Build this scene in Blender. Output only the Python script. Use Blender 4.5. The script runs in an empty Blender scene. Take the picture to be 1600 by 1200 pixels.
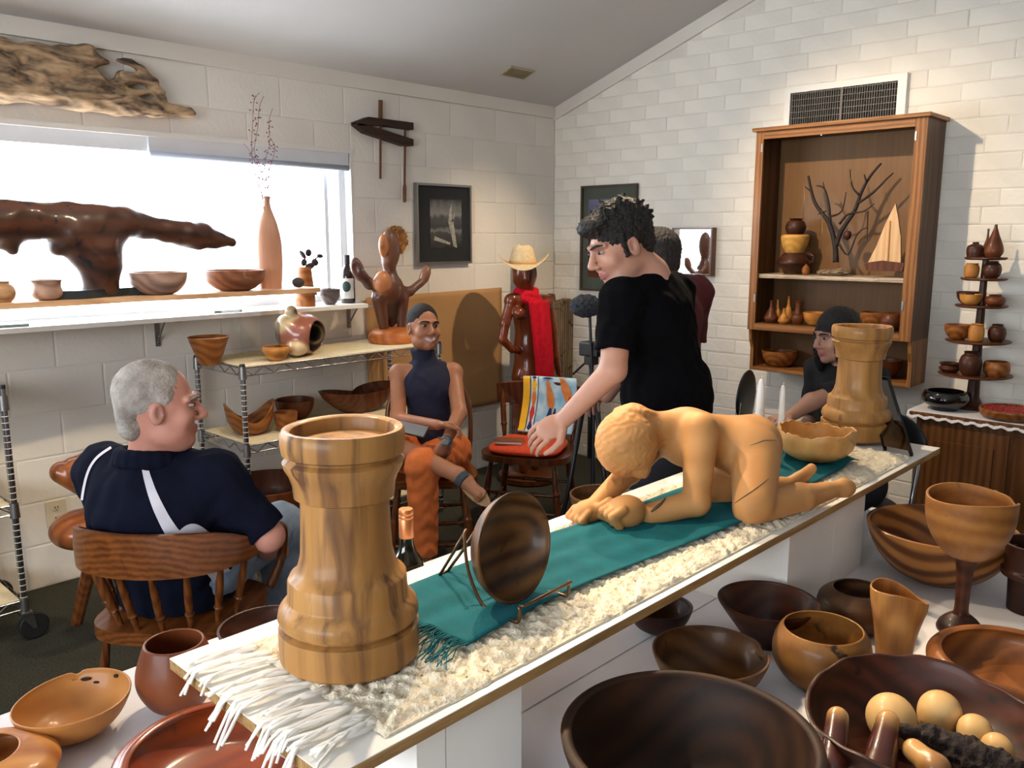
import bpy, bmesh, math, random
import numpy as np
from mathutils import Vector, Matrix, noise as mnoise

# ------------------------------------------------------------------ camera
sc = bpy.context.scene
col = sc.collection
FPX, HEAD, PITCH, EYE = 1320.0, math.radians(43.6), math.radians(9.86), 1.6
cam_d = bpy.data.cameras.new('camera')
cam_d.sensor_width = 36.0
cam_d.lens = FPX / 1600.0 * 36.0
cam_d.clip_start = 0.02
cam = bpy.data.objects.new('camera', cam_d)
col.objects.link(cam)
cam.location = (0, 0, EYE)
cam.rotation_euler = (math.pi / 2 - PITCH, 0, HEAD - math.pi / 2)
sc.camera = cam
# ------------------------------------------------------------------ world, exposure
w = bpy.data.worlds.new('sky')
sc.world = w
w.use_nodes = True
bg = w.node_tree.nodes['Background']
bg.inputs['Color'].default_value = (0.88, 0.94, 1.0, 1)
bg.inputs['Strength'].default_value = 6.5
sc.view_settings.view_transform = 'Standard'
sc.view_settings.look = 'None'
sc.view_settings.gamma = 1.0
sc.view_settings.use_curve_mapping = False
sc.view_settings.exposure = 1.1
# daylight comes in through the window opening: a portal only guides the sampling, it emits nothing
for (pl_, ps_, pr_) in (((0.88, 4.27, 1.65), (4.2, 0.84), (-math.pi / 2, 0, 0)),
                        ((-2.52, 0.5, 1.75), (3.4, 1.3), (0, -math.pi / 2, 0))):  # second portal belongs to the added fill window
    pd = bpy.data.lights.new('window_portal', 'AREA')
    pd.shape = 'RECTANGLE'; pd.size, pd.size_y = (ps_ if pr_[0] else ps_[::-1])
    pd.cycles.is_portal = True
    po = bpy.data.objects.new('window_portal', pd)
    col.objects.link(po)
    po.location = pl_; po.rotation_euler = pr_
# ceiling track lamps (housings are built further down): position, target, watts, cone
WARM = (1.0, 0.77, 0.52)
LAMPS = [
    ((0.55, 2.25, 2.97), (0.9, 4.0, 0.5), 36, 66),
    ((1.55, 2.30, 2.95), (1.5, 3.7, 0.6), 42, 74),
    ((2.15, 2.35, 2.93), (1.25, 1.05, 0.93), 105, 56),
    ((2.75, 2.40, 2.92), (4.7, 1.7, 1.5), 88, 66),
    ((3.30, 2.40, 2.92), (2.3, 1.0, 0.95), 100, 56),
    ((4.00, 2.45, 2.90), (4.0, 3.9, 1.0), 62, 60),
    ((0.95, 2.30, 2.95), (1.35, 0.45, 0.7), 80, 52),
    ((3.55, 2.45, 2.90), (2.8, 3.2, 0.9), 48, 66),
    ((1.85, 2.35, 2.93), (0.55, 1.35, 0.75), 38, 54),
]
for i, (p_, t_, e_, a_) in enumerate(LAMPS):
    ld = bpy.data.lights.new('track_spot', 'SPOT')
    ld.energy = e_; ld.color = WARM; ld.spot_size = math.radians(a_); ld.spot_blend = 1.0
    ld.shadow_soft_size = 0.03
    lo = bpy.data.objects.new('track_spot', ld)
    col.objects.link(lo)
    dv = (Vector(t_) - Vector(p_)).normalized()
    lo.location = Vector(p_) + dv * 0.09
    lo.rotation_euler = dv.to_track_quat('-Z', 'Y').to_euler()

# ------------------------------------------------------------------ helpers
rnd = random.Random(7)
V = Vector
FW = V((math.cos(HEAD) * math.cos(PITCH), math.sin(HEAD) * math.cos(PITCH), -math.sin(PITCH)))
RT = V((math.sin(HEAD), -math.cos(HEAD), 0))
UP = RT.cross(FW)
EYEP = V((0, 0, EYE))
def ray(x, y): return FW + RT * ((x - 800) / FPX) - UP * ((y - 600) / FPX)
def at(x, y, d): return EYEP + ray(x, y) * d
def onp(x, y, ax, v):
    r = ray(x, y); return EYEP + r * ((v - EYEP[ax]) / r[ax])
def zp(x, y, z): return onp(x, y, 2, z)
def yp(x, y, v): return onp(x, y, 1, v)
def xp(x, y, v): return onp(x, y, 0, v)
def depth(p): return (V(p) - EYEP).dot(FW)
def fit(cx, cy, wpx, z0, ratio):
    r = 0.1
    for _ in range(25):
        h = 2 * r * ratio; P = zp(cx, cy, z0 + h); r = wpx / 2 * depth(P) / FPX
    return P.x, P.y, r, h

def tag(o, label=None, cat=None, group=None, kind=None):
    if label: o['label'] = label
    if cat: o['category'] = cat
    if group: o['group'] = group
    if kind: o['kind'] = kind
    return o
def link(o, parent=None):
    col.objects.link(o)
    if parent is not None: o.parent = parent
    return o
def empty(name, loc=(0, 0, 0), rz=0, label=None, cat=None, group=None, kind=None):
    o = bpy.data.objects.new(name, None); o.empty_display_size = 0.05
    link(o); o.location = loc; o.rotation_euler = (0, 0, rz)
    return tag(o, label, cat, group, kind)
def mobj(name, me, mt, parent=None, loc=None, rot=None, smooth=True):
    o = bpy.data.objects.new(name, me)
    if mt is not None and len(me.materials) == 0: me.materials.append(mt)
    if smooth:
        me.polygons.foreach_set('use_smooth', [True] * len(me.polygons))
    link(o, parent)
    if loc is not None: o.location = loc
    if rot is not None: o.rotation_euler = rot
    return o
def copy_tree(o, parent=None):
    c = o.copy(); link(c, parent)
    for ch in [x for x in bpy.data.objects if x.parent == o]: copy_tree(ch, c)
    return c

class MB:
    """collects shapes into one bmesh"""
    def __init__(s): s.b = bmesh.new()
    def box(s, lo, hi, m=None, bev=0.0):
        lo = V(lo); hi = V(hi); c = (lo + hi) / 2; d = hi - lo
        mt = Matrix.Translation(c) @ Matrix.Diagonal((d.x, d.y, d.z, 1))
        if m is not None: mt = m @ mt
        r = bmesh.ops.create_cube(s.b, size=1, matrix=mt)
        if bev > 0:
            es = set()
            for v in r['verts']: es.update(v.link_edges)
            bmesh.ops.bevel(s.b, geom=list(es), offset=bev, segments=2, affect='EDGES', profile=0.6)
        return s
    def prism(s, pts, off):
        """polygon pts (3d, planar) extruded by vector off"""
        a = [s.b.verts.new(p) for p in pts]; b = [s.b.verts.new(V(p) + V(off)) for p in pts]
        n = len(a); s.b.faces.new(a[::-1]); s.b.faces.new(b)
        for i in range(n): s.b.faces.new((a[i], a[(i + 1) % n], b[(i + 1) % n], b[i]))
        return s
    def tube(s, pts, rad, seg=8, cap=True, closed=False):
        pts = [V(p) for p in pts]; n = len(pts)
        rad = list(rad) if hasattr(rad, '__len__') else [rad] * n
        rings = []; prev = None
        for i, p in enumerate(pts):
            if closed: t = pts[(i + 1) % n] - pts[i - 1]
            else: t = pts[min(i + 1, n - 1)] - pts[max(i - 1, 0)]
            t.normalize()
            if prev is None:
                u = t.orthogonal().normalized()
            else:
                u = prev - t * prev.dot(t)
                u = u.normalized() if u.length > 1e-6 else t.orthogonal().normalized()
            prev = u; v = t.cross(u)
            rings.append([s.b.verts.new(p + (u * math.cos(2 * math.pi * k / seg) + v * math.sin(2 * math.pi * k / seg)) * rad[i]) for k in range(seg)])
        for i in range(n if closed else n - 1):
            A, B = rings[i], rings[(i + 1) % n]
            for k in range(seg): s.b.faces.new((A[k], A[(k + 1) % seg], B[(k + 1) % seg], B[k]))
        if cap and not closed:
            s.b.faces.new(rings[0][::-1]); s.b.faces.new(rings[-1])
        return s
    def lathe(s, prof, seg=48, fn=None, m=None):
        """profile of (r, z); r == 0 closes; fn(theta, r, z, i) -> (r, z) or xyz"""
        rings = []
        for i, (r, z) in enumerate(prof):
            if r < 1e-6:
                p = V((0, 0, z)); rings.append([s.b.verts.new(m @ p if m else p)])
            else:
                R = []
                for k in range(seg):
                    th = 2 * math.pi * k / seg
                    rr, zz = (r, z) if fn is None else fn(th, r, z, i)
                    p = V((rr * math.cos(th), rr * math.sin(th), zz))
                    R.append(s.b.verts.new(m @ p if m else p))
                rings.append(R)
        for A, B in zip(rings, rings[1:]):
            if len(A) == 1 and len(B) == 1: continue
            for k in range(seg):
                k2 = (k + 1) % seg
                if len(A) == 1: s.b.faces.new((A[0], B[k2], B[k]))
                elif len(B) == 1: s.b.faces.new((A[k], A[k2], B[0]))
                else: s.b.faces.new((A[k], A[k2], B[k2], B[k]))
        return s
    def grid(s, fn, nu, nv):
        vs = [[s.b.verts.new(fn(i / nu, j / nv)) for j in range(nv + 1)] for i in range(nu + 1)]
        for i in range(nu):
            for j in range(nv): s.b.faces.new((vs[i][j], vs[i + 1][j], vs[i + 1][j + 1], vs[i][j + 1]))
        return s
    def mesh(s, name='m'):
        me = bpy.data.meshes.new(name)
        bmesh.ops.recalc_face_normals(s.b, faces=s.b.faces)
        s.b.to_mesh(me); s.b.free(); return me
    def build(s, name, mt, parent=None, loc=None, rot=None, smooth=False, auto=None):
        me = s.mesh(name)
        o = mobj(name, me, mt, parent, loc, rot, smooth)
        if smooth and auto is not None: me.set_sharp_from_angle(angle=math.radians(auto))
        return o

def cr(pts, n=6):
    """Catmull-Rom through tuples"""
    pts = [np.array(p, float) for p in pts]; out = []
    for i in range(len(pts) - 1):
        p0 = pts[max(i - 1, 0)]; p1 = pts[i]; p2 = pts[i + 1]; p3 = pts[min(i + 2, len(pts) - 1)]
        for k in range(n):
            t = k / n
            out.append(tuple(0.5 * ((2 * p1) + (-p0 + p2) * t + (2 * p0 - 5 * p1 + 4 * p2 - p3) * t * t + (-p0 + 3 * p1 - 3 * p2 + p3) * t ** 3)))
    out.append(tuple(pts[-1])); return out

# ------------------------------------------------------------------ materials
def nt(name):
    m = bpy.data.materials.new(name); m.use_nodes = True
    t = m.node_tree; return m, t, t.nodes['Principled BSDF']
def rgba(c): return (c[0], c[1], c[2], 1)
def srgb(r, g, b):
    f = lambda v: (v / 255 / 12.92) if v / 255 <= 0.04045 else ((v / 255 + 0.055) / 1.055) ** 2.4
    return (f(r), f(g), f(b))
def plain(name, c, rough=0.5, metal=0.0, var=0.12, scale=6.0, bump=0.0, bscale=60.0, spec=0.5, c2=None, coat=0.0, sheen=0.0):
    m, t, b = nt(name); N = t.nodes; L = t.links
    tc = N.new('ShaderNodeTexCoord'); nz = N.new('ShaderNodeTexNoise')
    nz.inputs['Scale'].default_value = scale; nz.inputs['Detail'].default_value = 5
    L.new(tc.outputs['Object'], nz.inputs['Vector'])
    rp = N.new('ShaderNodeValToRGB')
    lo = c2 if c2 else tuple(v * (1 - var) for v in c); hi = c if c2 else tuple(min(1, v * (1 + var)) for v in c)
    rp.color_ramp.elements[0].position = 0.35; rp.color_ramp.elements[1].position = 0.65
    rp.color_ramp.elements[0].color = rgba(lo); rp.color_ramp.elements[1].color = rgba(hi)
    L.new(nz.outputs['Fac'], rp.inputs['Fac']); L.new(rp.outputs['Color'], b.inputs['Base Color'])
    b.inputs['Roughness'].default_value = rough; b.inputs['Metallic'].default_value = metal
    b.inputs['Specular IOR Level'].default_value = spec
    b.inputs['Coat Weight'].default_value = coat; b.inputs['Coat Roughness'].default_value = 0.12
    if sheen: b.inputs['Sheen Weight'].default_value = sheen
    if bump:
        n2 = N.new('ShaderNodeTexNoise'); n2.inputs['Scale'].default_value = bscale; n2.inputs['Detail'].default_value = 4
        L.new(tc.outputs['Object'], n2.inputs['Vector'])
        bp = N.new('ShaderNodeBump'); bp.inputs['Strength'].default_value = bump; bp.inputs['Distance'].default_value = 0.01
        L.new(n2.outputs['Fac'], bp.inputs['Height']); L.new(bp.outputs['Normal'], b.inputs['Normal'])
    return m
def wood(name, light, dark, axis=0, scale=10.0, rough=0.46, rings=0.5, spalt=None, coat=0.1, warp=1.2, stretch=0.12, seed=0.0, streak=None, contrast=1.0, grey=False):
    """grain runs along local axis; rings mixes growth-ring bands in; spalt adds dark figured stains"""
    if not grey:
        light, dark = [(c_[0], c_[1] * .92, c_[2] * .66) for c_ in (light, dark)]      # oiled timber is warm
    m, t, b = nt(name); N = t.nodes; L = t.links
    tc = N.new('ShaderNodeTexCoord'); mp = N.new('ShaderNodeMapping')
    s = [scale] * 3; s[axis] = scale * stretch
    mp.inputs['Scale'].default_value = s; mp.inputs['Location'].default_value = (seed, seed * 1.7, seed * 0.6)
    L.new(tc.outputs['Object'], mp.inputs['Vector'])
    n1 = N.new('ShaderNodeTexNoise'); n1.inputs['Scale'].default_value = 1.0; n1.inputs['Detail'].default_value = 6
    n1.inputs['Distortion'].default_value = warp
    L.new(mp.outputs['Vector'], n1.inputs['Vector'])
    wv = N.new('ShaderNodeTexWave'); wv.wave_type = 'RINGS'; wv.rings_direction = 'XYZ'[axis]
    wv.inputs['Scale'].default_value = 0.9; wv.inputs['Distortion'].default_value = 5.0; wv.inputs['Detail'].default_value = 2
    wv.inputs['Detail Scale'].default_value = 0.8
    L.new(mp.outputs['Vector'], wv.inputs['Vector'])
    mx = N.new('ShaderNodeMix'); mx.data_type = 'FLOAT'; mx.inputs[0].default_value = rings
    L.new(n1.outputs['Fac'], mx.inputs[2]); L.new(wv.outputs['Fac'], mx.inputs[3])
    fn = N.new('ShaderNodeTexNoise'); fn.inputs['Scale'].default_value = 9.0; fn.inputs['Detail'].default_value = 3
    L.new(mp.outputs['Vector'], fn.inputs['Vector'])
    ad = N.new('ShaderNodeMath'); ad.operation = 'MULTIPLY_ADD'; ad.inputs[1].default_value = 0.22
    L.new(fn.outputs['Fac'], ad.inputs[0]); L.new(mx.outputs[0], ad.inputs[2])
    rp = N.new('ShaderNodeValToRGB'); e = rp.color_ramp.elements
    e[0].position = 0.61 - 0.3 / contrast; e[0].color = rgba(dark); e[1].position = 0.61 + 0.22 / contrast; e[1].color = rgba(light)
    L.new(ad.outputs[0], rp.inputs['Fac'])
    out = rp.outputs['Color']
    def over(out, colr, sc_, lo, hi, sd, st=1.0):
        m2 = N.new('ShaderNodeMapping'); s2 = [1.0] * 3; s2[axis] = st
        m2.inputs['Scale'].default_value = s2; m2.inputs['Location'].default_value = (sd, sd * .3, sd * 2.1)
        L.new(tc.outputs['Object'], m2.inputs['Vector'])
        q = N.new('ShaderNodeTexNoise'); q.inputs['Scale'].default_value = sc_; q.inputs['Detail'].default_value = 5; q.inputs['Distortion'].default_value = 1.0
        L.new(m2.outputs['Vector'], q.inputs['Vector'])
        r2 = N.new('ShaderNodeValToRGB'); r2.color_ramp.elements[0].position = lo; r2.color_ramp.elements[1].position = hi
        L.new(q.outputs['Fac'], r2.inputs['Fac'])
        mm = N.new('ShaderNodeMix'); mm.data_type = 'RGBA'
        L.new(r2.outputs['Color'], mm.inputs[0]); L.new(out, mm.inputs[6]); mm.inputs[7].default_value = rgba(colr)
        return mm.outputs[2]
    if spalt: out = over(out, spalt, 14.0, 0.60, 0.70, seed + 3.1)
    if streak: out = over(out, streak, 22.0, 0.52, 0.68, seed + 5.7, 0.10)
    L.new(out, b.inputs['Base Color'])
    b.inputs['Roughness'].default_value = rough; b.inputs['Specular IOR Level'].default_value = 0.28
    b.inputs['Coat Weight'].default_value = coat; b.inputs['Coat Roughness'].default_value = 0.15
    bp = N.new('ShaderNodeBump'); bp.inputs['Strength'].default_value = 0.06; bp.inputs['Distance'].default_value = 0.004
    L.new(fn.outputs['Fac'], bp.inputs['Height']); L.new(bp.outputs['Normal'], b.inputs['Normal'])
    return m
def vcol(name, rough=0.5, bump=0.0, bscale=80.0, sss=0.0, var=0.1, scale=30.0, coat=0.0):
    """colour from the mesh's own 'Col' attribute"""
    m, t, b = nt(name); N = t.nodes; L = t.links
    a = N.new('ShaderNodeAttribute'); a.attribute_name = 'Col'
    tc = N.new('ShaderNodeTexCoord'); nz = N.new('ShaderNodeTexNoise'); nz.inputs['Scale'].default_value = scale; nz.inputs['Detail'].default_value = 4
    L.new(tc.outputs['Object'], nz.inputs['Vector'])
    mr = N.new('ShaderNodeMapRange'); mr.inputs['To Min'].default_value = 1 - var; mr.inputs['To Max'].default_value = 1 + var
    L.new(nz.outputs['Fac'], mr.inputs['Value'])
    mu = N.new('ShaderNodeVectorMath'); mu.operation = 'SCALE'
    L.new(a.outputs['Color'], mu.inputs[0]); L.new(mr.outputs['Result'], mu.inputs['Scale'])
    L.new(mu.outputs['Vector'], b.inputs['Base Color'])
    b.inputs['Roughness'].default_value = rough; b.inputs['Coat Weight'].default_value = coat
    if sss:
        b.inputs['Subsurface Weight'].default_value = sss; b.inputs['Subsurface Radius'].default_value = (0.01, 0.004, 0.002)
    if bump:
        bp = N.new('ShaderNodeBump'); bp.inputs['Strength'].default_value = bump; bp.inputs['Distance'].default_value = 0.006
        n2 = N.new('ShaderNodeTexNoise'); n2.inputs['Scale'].default_value = bscale
        L.new(tc.outputs['Object'], n2.inputs['Vector']); L.new(n2.outputs['Fac'], bp.inputs['Height']); L.new(bp.outputs['Normal'], b.inputs['Normal'])
    return m
def thin_glass(name, tint=(1, 1, 1), gloss=0.03):
    m, t, b = nt(name); N = t.nodes; L = t.links; N.remove(b)
    tr = N.new('ShaderNodeBsdfTransparent'); tr.inputs['Color'].default_value = rgba(tint)
    gl = N.new('ShaderNodeBsdfGlossy'); gl.inputs['Roughness'].default_value = 0.03
    mx = N.new('ShaderNodeMixShader'); mx.inputs[0].default_value = gloss; L.new(tr.outputs[0], mx.inputs[1]); L.new(gl.outputs[0], mx.inputs[2])
    L.new(mx.outputs[0], N['Material Output'].inputs['Surface']); return m

M = {}
M['paint'] = plain('white_block_paint', srgb(226, 221, 212), 0.75, var=0.035, scale=2.2, bump=0.25, bscale=40)
M['paint_brick'] = plain('white_brick_paint', srgb(232, 227, 216), 0.7, var=0.05, scale=3.0, bump=0.35, bscale=28)
M['low_bounce'] = wood('low_bounce_brown', srgb(120, 92, 68), srgb(92, 66, 46), 2, 6, .6, .2, coat=0)  # dark brown invented for the unseen walls to cut their bounce light
M['mortar'] = plain('painted_mortar', srgb(222, 216, 206), 0.85, var=0.05, bump=0.3, bscale=50)
M['ceil'] = plain('ceiling_paint', srgb(196, 194, 191), 0.85, var=0.03, scale=1.5, bump=0.05)
M['trim'] = plain('white_trim_paint', srgb(222, 216, 206), 0.6, var=0.03, scale=2)
M['carpet'] = plain('grey_green_carpet', srgb(66, 66, 58), 0.95, var=0.3, scale=130, bump=0.8, bscale=220, spec=0.1)
M['white'] = plain('white_laminate', srgb(236, 234, 228), 0.45, var=0.02)
M['whitecloth'] = plain('white_table_linen', srgb(226, 226, 230), 0.9, var=0.03, scale=9, bump=0.12, bscale=14)
M['ply'] = wood('plywood_edge', srgb(176, 146, 108), srgb(110, 82, 56), 0, 60, 0.7, 0.2, coat=0)
M['oak'] = wood('oak', srgb(160, 112, 70), srgb(104, 66, 38), 2, 16, 0.45, 0.35, coat=0.15)
M['oak_y'] = wood('oak_across', srgb(160, 112, 70), srgb(104, 66, 38), 1, 16, 0.45, 0.35, coat=0.15)
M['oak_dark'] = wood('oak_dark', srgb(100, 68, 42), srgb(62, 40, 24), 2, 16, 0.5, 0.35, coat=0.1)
M['chair'] = wood('chair_wood', srgb(128, 76, 42), srgb(78, 42, 22), 2, 18, 0.32, 0.3, coat=0.4)
M['chair_x'] = wood('chair_wood_across', srgb(134, 80, 44), srgb(82, 44, 22), 1, 18, 0.32, 0.3, coat=0.4)
M['chair_d'] = wood('chair_wood_dark', srgb(104, 54, 26), srgb(56, 27, 13), 2, 18, 0.32, 0.3, coat=0.4)
M['chrome'] = plain('chrome_wire', srgb(170, 172, 178), 0.22, 1.0, var=0.05)
M['black'] = plain('black_plastic', srgb(24, 24, 26), 0.45, var=0.1)
M['rubber'] = plain('black_rubber', srgb(20, 20, 20), 0.7, var=0.1)
M['mat_cream'] = plain('cream_felt_mat', srgb(226, 214, 182), 0.95, var=0.05, scale=40, bump=0.3, bscale=150, spec=0.1)
M['glass'] = thin_glass('window_glass')
M['acrylic'] = thin_glass('clear_acrylic', (0.985, 0.99, 0.995), 0.06)
M['mirror'] = plain('mirror_silver', (0.9, 0.9, 0.9), 0.02, 1.0, var=0.0)
M['metal_g'] = plain('grey_metal', srgb(150, 150, 150), 0.4, 1.0, var=0.05)
# ------------------------------------------------------------------ the room
YW, XW = 4.125, 4.778            # inner faces of the window wall and of the brick wall
XB, YB = -2.4, -2.8              # far sides behind the photographer
SL = 0.352                       # ceiling slope
def cz(y): return 2.507 + SL * (YW - y) if y > 0.7 else 2.507 + SL * (YW - 0.7) - SL * (0.7 - y)
def struct(o): return tag(o, kind='structure')
struct(MB().box((XB - .2, YB - .2, -0.1), (XW + .2, YW + .2, 0)).build('floor', M['carpet']))
c = MB()
c.prism([(XB - .2, YW + .2, cz(YW + .2)), (XB - .2, 0.7, cz(0.7)), (XB - .2, YB - .2, cz(YB - .2)), (XB - .2, YB - .2, 4.2), (XB - .2, YW + .2, 4.2)], (XW - XB + .4, 0, 0))
struct(c.build('ceiling', M['ceil']))
def holed(axis, face, out, a0, a1, h0, h1, z0, z1, name):
    k = MB()
    for (p, q, r, s) in ((a0, h0, 0, 4), (h1, a1, 0, 4), (h0, h1, 0, z0), (h0, h1, z1, 4)):
        if axis == 0: k.box((face - out, p, r), (face, q, s))
        else: k.box((p, face - out, r), (q, face, s))
    return struct(k.build(name, M['low_bounce']))
holed(0, XB, .2, YB - .2, YW, -1.2, 2.2, 1.1, 2.4, 'wall_side')       # opening for the added daylight-fill window behind the photographer
struct(MB().box((XB, YB - .2, 0), (XW, YB, 4)).build('wall_back', M['low_bounce']))
gp_ = []
for nm, lo, hi, bars in (('added_fill_window', (XB - .12, -1.2, 1.1), (XB - .08, 2.2, 2.4), 0),):  # unseen window, added to supply daylight from behind the camera
    w2 = struct(empty(nm)); k = MB(); lo = V(lo); hi = V(hi); ax = 1 - bars
    for t in (0, .5, 1):
        a = lo.copy(); b_ = hi.copy(); cc_ = lo[ax] + (hi[ax] - lo[ax]) * t; a[ax] = max(lo[ax], cc_ - .04); b_[ax] = min(hi[ax], cc_ + .04); k.box(a, b_)
    for z0, z1 in ((1.1, 1.16), (2.34, 2.4)):
        a = lo.copy(); b_ = hi.copy(); a.z = z0; b_.z = z1; k.box(a, b_)
    k.build('window_frame', M['trim'], w2)
    a = lo.copy(); b_ = hi.copy(); a[1 - ax] += .018; b_[1 - ax] -= .018; MB().box(a, b_).build('pane', M['glass'], w2)

# window wall: slab with an opening, painted concrete blocks proud of the joints
WX0, WX1, WZ0, WZ1 = -1.2, 2.985, 1.225, 2.085
REC = 0.0025
wl = MB()
for lo, hi in (((XB - .2, 0), (WX0, 2.75)), ((WX1, 0), (XW + .2, 2.75)), ((WX0, 0), (WX1, WZ0)), ((WX0, WZ1), (WX1, 2.75))):
    wl.box((lo[0], YW + REC, lo[1]), (hi[0], YW + .2, hi[1]))
wall_left = struct(wl.build('wall_left', M['mortar']))
def piece_mesh(name, L, Hh, dp, seed, mt, wob=0.002):
    r = random.Random(seed); b = MB().b
    bv = min(0.006, Hh * 0.08)
    def ring(x, inset, j):
        return [b.verts.new((x, sy * (L / 2 - inset) + r.uniform(-j, j), sz * (Hh / 2 - inset) + r.uniform(-j, j))) for sy, sz in ((-1, -1), (1, -1), (1, 1), (-1, 1))]
    A = ring(0, 0, wob); B = ring(dp * 0.55, 0, wob); Cc = ring(dp, bv, wob * 1.4)
    for P, Q in ((A, B), (B, Cc)):
        for i in range(4): b.faces.new((P[i], P[(i + 1) % 4], Q[(i + 1) % 4], Q[i]))
    b.faces.new(Cc)
    me = bpy.data.meshes.new(name); bmesh.ops.recalc_face_normals(b, faces=b.faces); b.to_mesh(me); b.free()
    me.materials.append(mt); return me
cache = {}
def piece(name, L, Hh, dp, seed, mt, parent, p, rz, wob):
    k = (name, round(L, 3), round(Hh, 3), seed)
    if k not in cache: cache[k] = piece_mesh(name, L, Hh, dp, seed, mt, wob)
    o = bpy.data.objects.new(name, cache[k]); link(o, parent); o.location = p; o.rotation_euler = (0, 0, rz)
    return o
BH, BL, J = 0.2032, 0.4064, 0.003
zi = 0
while zi * BH < 2.43:
    z0, z1 = zi * BH, min((zi + 1) * BH, 2.44)
    x = XW - (BL / 2 if zi % 2 else 0)
    segs = []
    if zi % 2: segs.append((x, XW))
    while x > -1.3:
        segs.append((x - BL, x)); x -= BL
    for a, b_ in segs:
        zz0, zz1 = z0, z1
        parts_ = [(a, b_, zz0, zz1)]
        if z1 > WZ0 and z0 < WZ1 and a < WX1:          # meets the opening
            parts_ = []
            if b_ > WX1: parts_.append((WX1, b_, zz0, zz1))
            aa, bb = a, min(b_, WX1)
            if z0 < WZ0: parts_.append((aa, bb, z0, WZ0))
            if z1 > WZ1: parts_.append((aa, bb, WZ1, z1))
        for (p0, p1, q0, q1) in parts_:
            if p1 - p0 < .03 or q1 - q0 < .02: continue
            piece('block', p1 - p0 - J, q1 - q0 - J, REC + .0015, rnd.randrange(4), M['paint'], wall_left, ((p0 + p1) / 2, YW + REC, (q0 + q1) / 2), -math.pi / 2, 0.0006)
    zi += 1
struct(MB().box((XB, YW - .022, 2.437), (XW, YW + REC, 2.56)).build('trim_1', M['trim']))

# brick gable wall
def gable(y0, y1, off): return [(y, cz(y) - off) for y in ([y0] + ([0.7] if y0 < 0.7 < y1 else []) + [y1])]
g = gable(YB - .2, YW + .2, -0.05)
wall_right = struct(MB().prism([(XW + REC, y, z) for y, z in [(YB - .2, 0)] + g + [(YW + .2, 0)]], (.2, 0, 0)).build('wall_right', M['mortar']))
KH, KL, KJ = 0.0875, 0.292, 0.006
bricks = []
for i in range(45):
    z0 = i * KH; off = (0, .5, .22, .71)[i % 4] * KL + rnd.uniform(-.02, .02)
    y = YW - off + KL
    while y > -0.6:
        y0, y1 = y - KL, min(y, YW)
        y -= KL
        if y1 - y0 < 0.03: continue
        zm = cz(y1) - 0.07
        zt = z0 + KH
        if z0 > zm - .015: continue
        zt = min(zt, zm + .05)
        bricks.append((y0, y1, z0, zt))
def offs(b_):
    cxx = V((XW, (b_[0] + b_[1]) / 2, (b_[2] + b_[3]) / 2)); d = cxx - EYEP; dd = d.dot(FW)
    px, py = 800 + FPX * d.dot(RT) / dd, 600 - FPX * d.dot(UP) / dd
    hid = (1175 < px < 1440 and 210 < py < 580) or py > 700 or (px > 1430 and py > 650) or (920 < px < 1100 and py > 480)
    out = max(0, px - 1620, -py - 20)
    return (10 + out if out > 0 else 0) + (5 if hid else 0) + dd * .001
bricks.sort(key=offs)
for (y0, y1, z0, z1) in bricks[:300]:
    piece('brick', round(y1 - y0 - KJ, 2), round(z1 - z0 - KJ * .8, 3), REC + rnd.choice((.0015, .0025, .004)), rnd.randrange(6), M['paint_brick'], wall_right, (XW + REC, (y0 + y1) / 2, (z0 + z1) / 2), math.pi, 0.0022)
rb = bmesh.new()
for (y0, y1, z0, z1) in bricks[300:]:
    me = piece_mesh('tmp', y1 - y0 - KJ, z1 - z0 - KJ * .8, REC + .004, rnd.randrange(6), M['paint_brick'], .0022)
    me.transform(Matrix.Translation((XW + REC, (y0 + y1) / 2, (z0 + z1) / 2)) @ Matrix.Rotation(math.pi, 4, 'Z'))
    rb.from_mesh(me); bpy.data.meshes.remove(me)
me = bpy.data.meshes.new('brick_courses'); rb.to_mesh(me); rb.free()
tag(mobj('brick_courses', me, M['paint_brick'], wall_right, smooth=False), kind='stuff')
rk = [(XW - .02, y, z) for y, z in gable(YB, YW, 0.085)] + [(XW - .02, y, z) for y, z in gable(YB, YW, 0.0)[::-1]]
struct(MB().prism(rk[:3] + rk[3:], (.03, 0, 0)).build('trim_2', M['trim']))

# window: frame, panes, blind
win = struct(empty('window_1', (0, 0, 0)))
fr_m = plain('window_frame_white', srgb(214, 218, 224), 0.5, var=0.03)
f_ = MB()
f_.box((WX0, YW + .06, WZ0), (WX1, YW + .16, WZ0 + .045)); f_.box((WX0, YW + .06, WZ1 - .05), (WX1, YW + .16, WZ1))
f_.box((WX1 - .045, YW + .06, WZ0), (WX1, YW + .16, WZ1)); f_.box((WX0, YW + .06, WZ0), (WX0 + .05, YW + .16, WZ1))
f_.build('window_frame', fr_m, win)
f_ = MB().box((WX1 - .13, YW + .085, WZ0 + .04), (WX1 - .105, YW + .12, WZ1 - .05)); f_.build('sash_stile', fr_m, win)
for a, b_ in ((WX0 + .05, .8), (.8, WX1 - .045)):
    MB().box((a, YW + .1, WZ0 + .04), (b_, YW + .104, WZ1 - .045)).build('pane', M['glass'], win)
rv = plain('reveal_paint', srgb(222, 220, 214), 0.6, var=.03)
MB().box((WX0, YW - .012, WZ1 - .012), (WX1 + .012, YW + .06, WZ1 + .012)).build('window_head', rv, win)
MB().box((WX1 - .004, YW - .004, WZ0), (WX1 + .01, YW + .07, WZ1)).build('window_jamb', rv, win)
MB().box((WX0, YW - .03, WZ0 - .025), (WX1 + .02, YW + .07, WZ0 + .002)).build('window_sill', rv, win)
bl = plain('pale_blue_blind', srgb(176, 184, 200), 0.6, var=.03)
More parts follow.
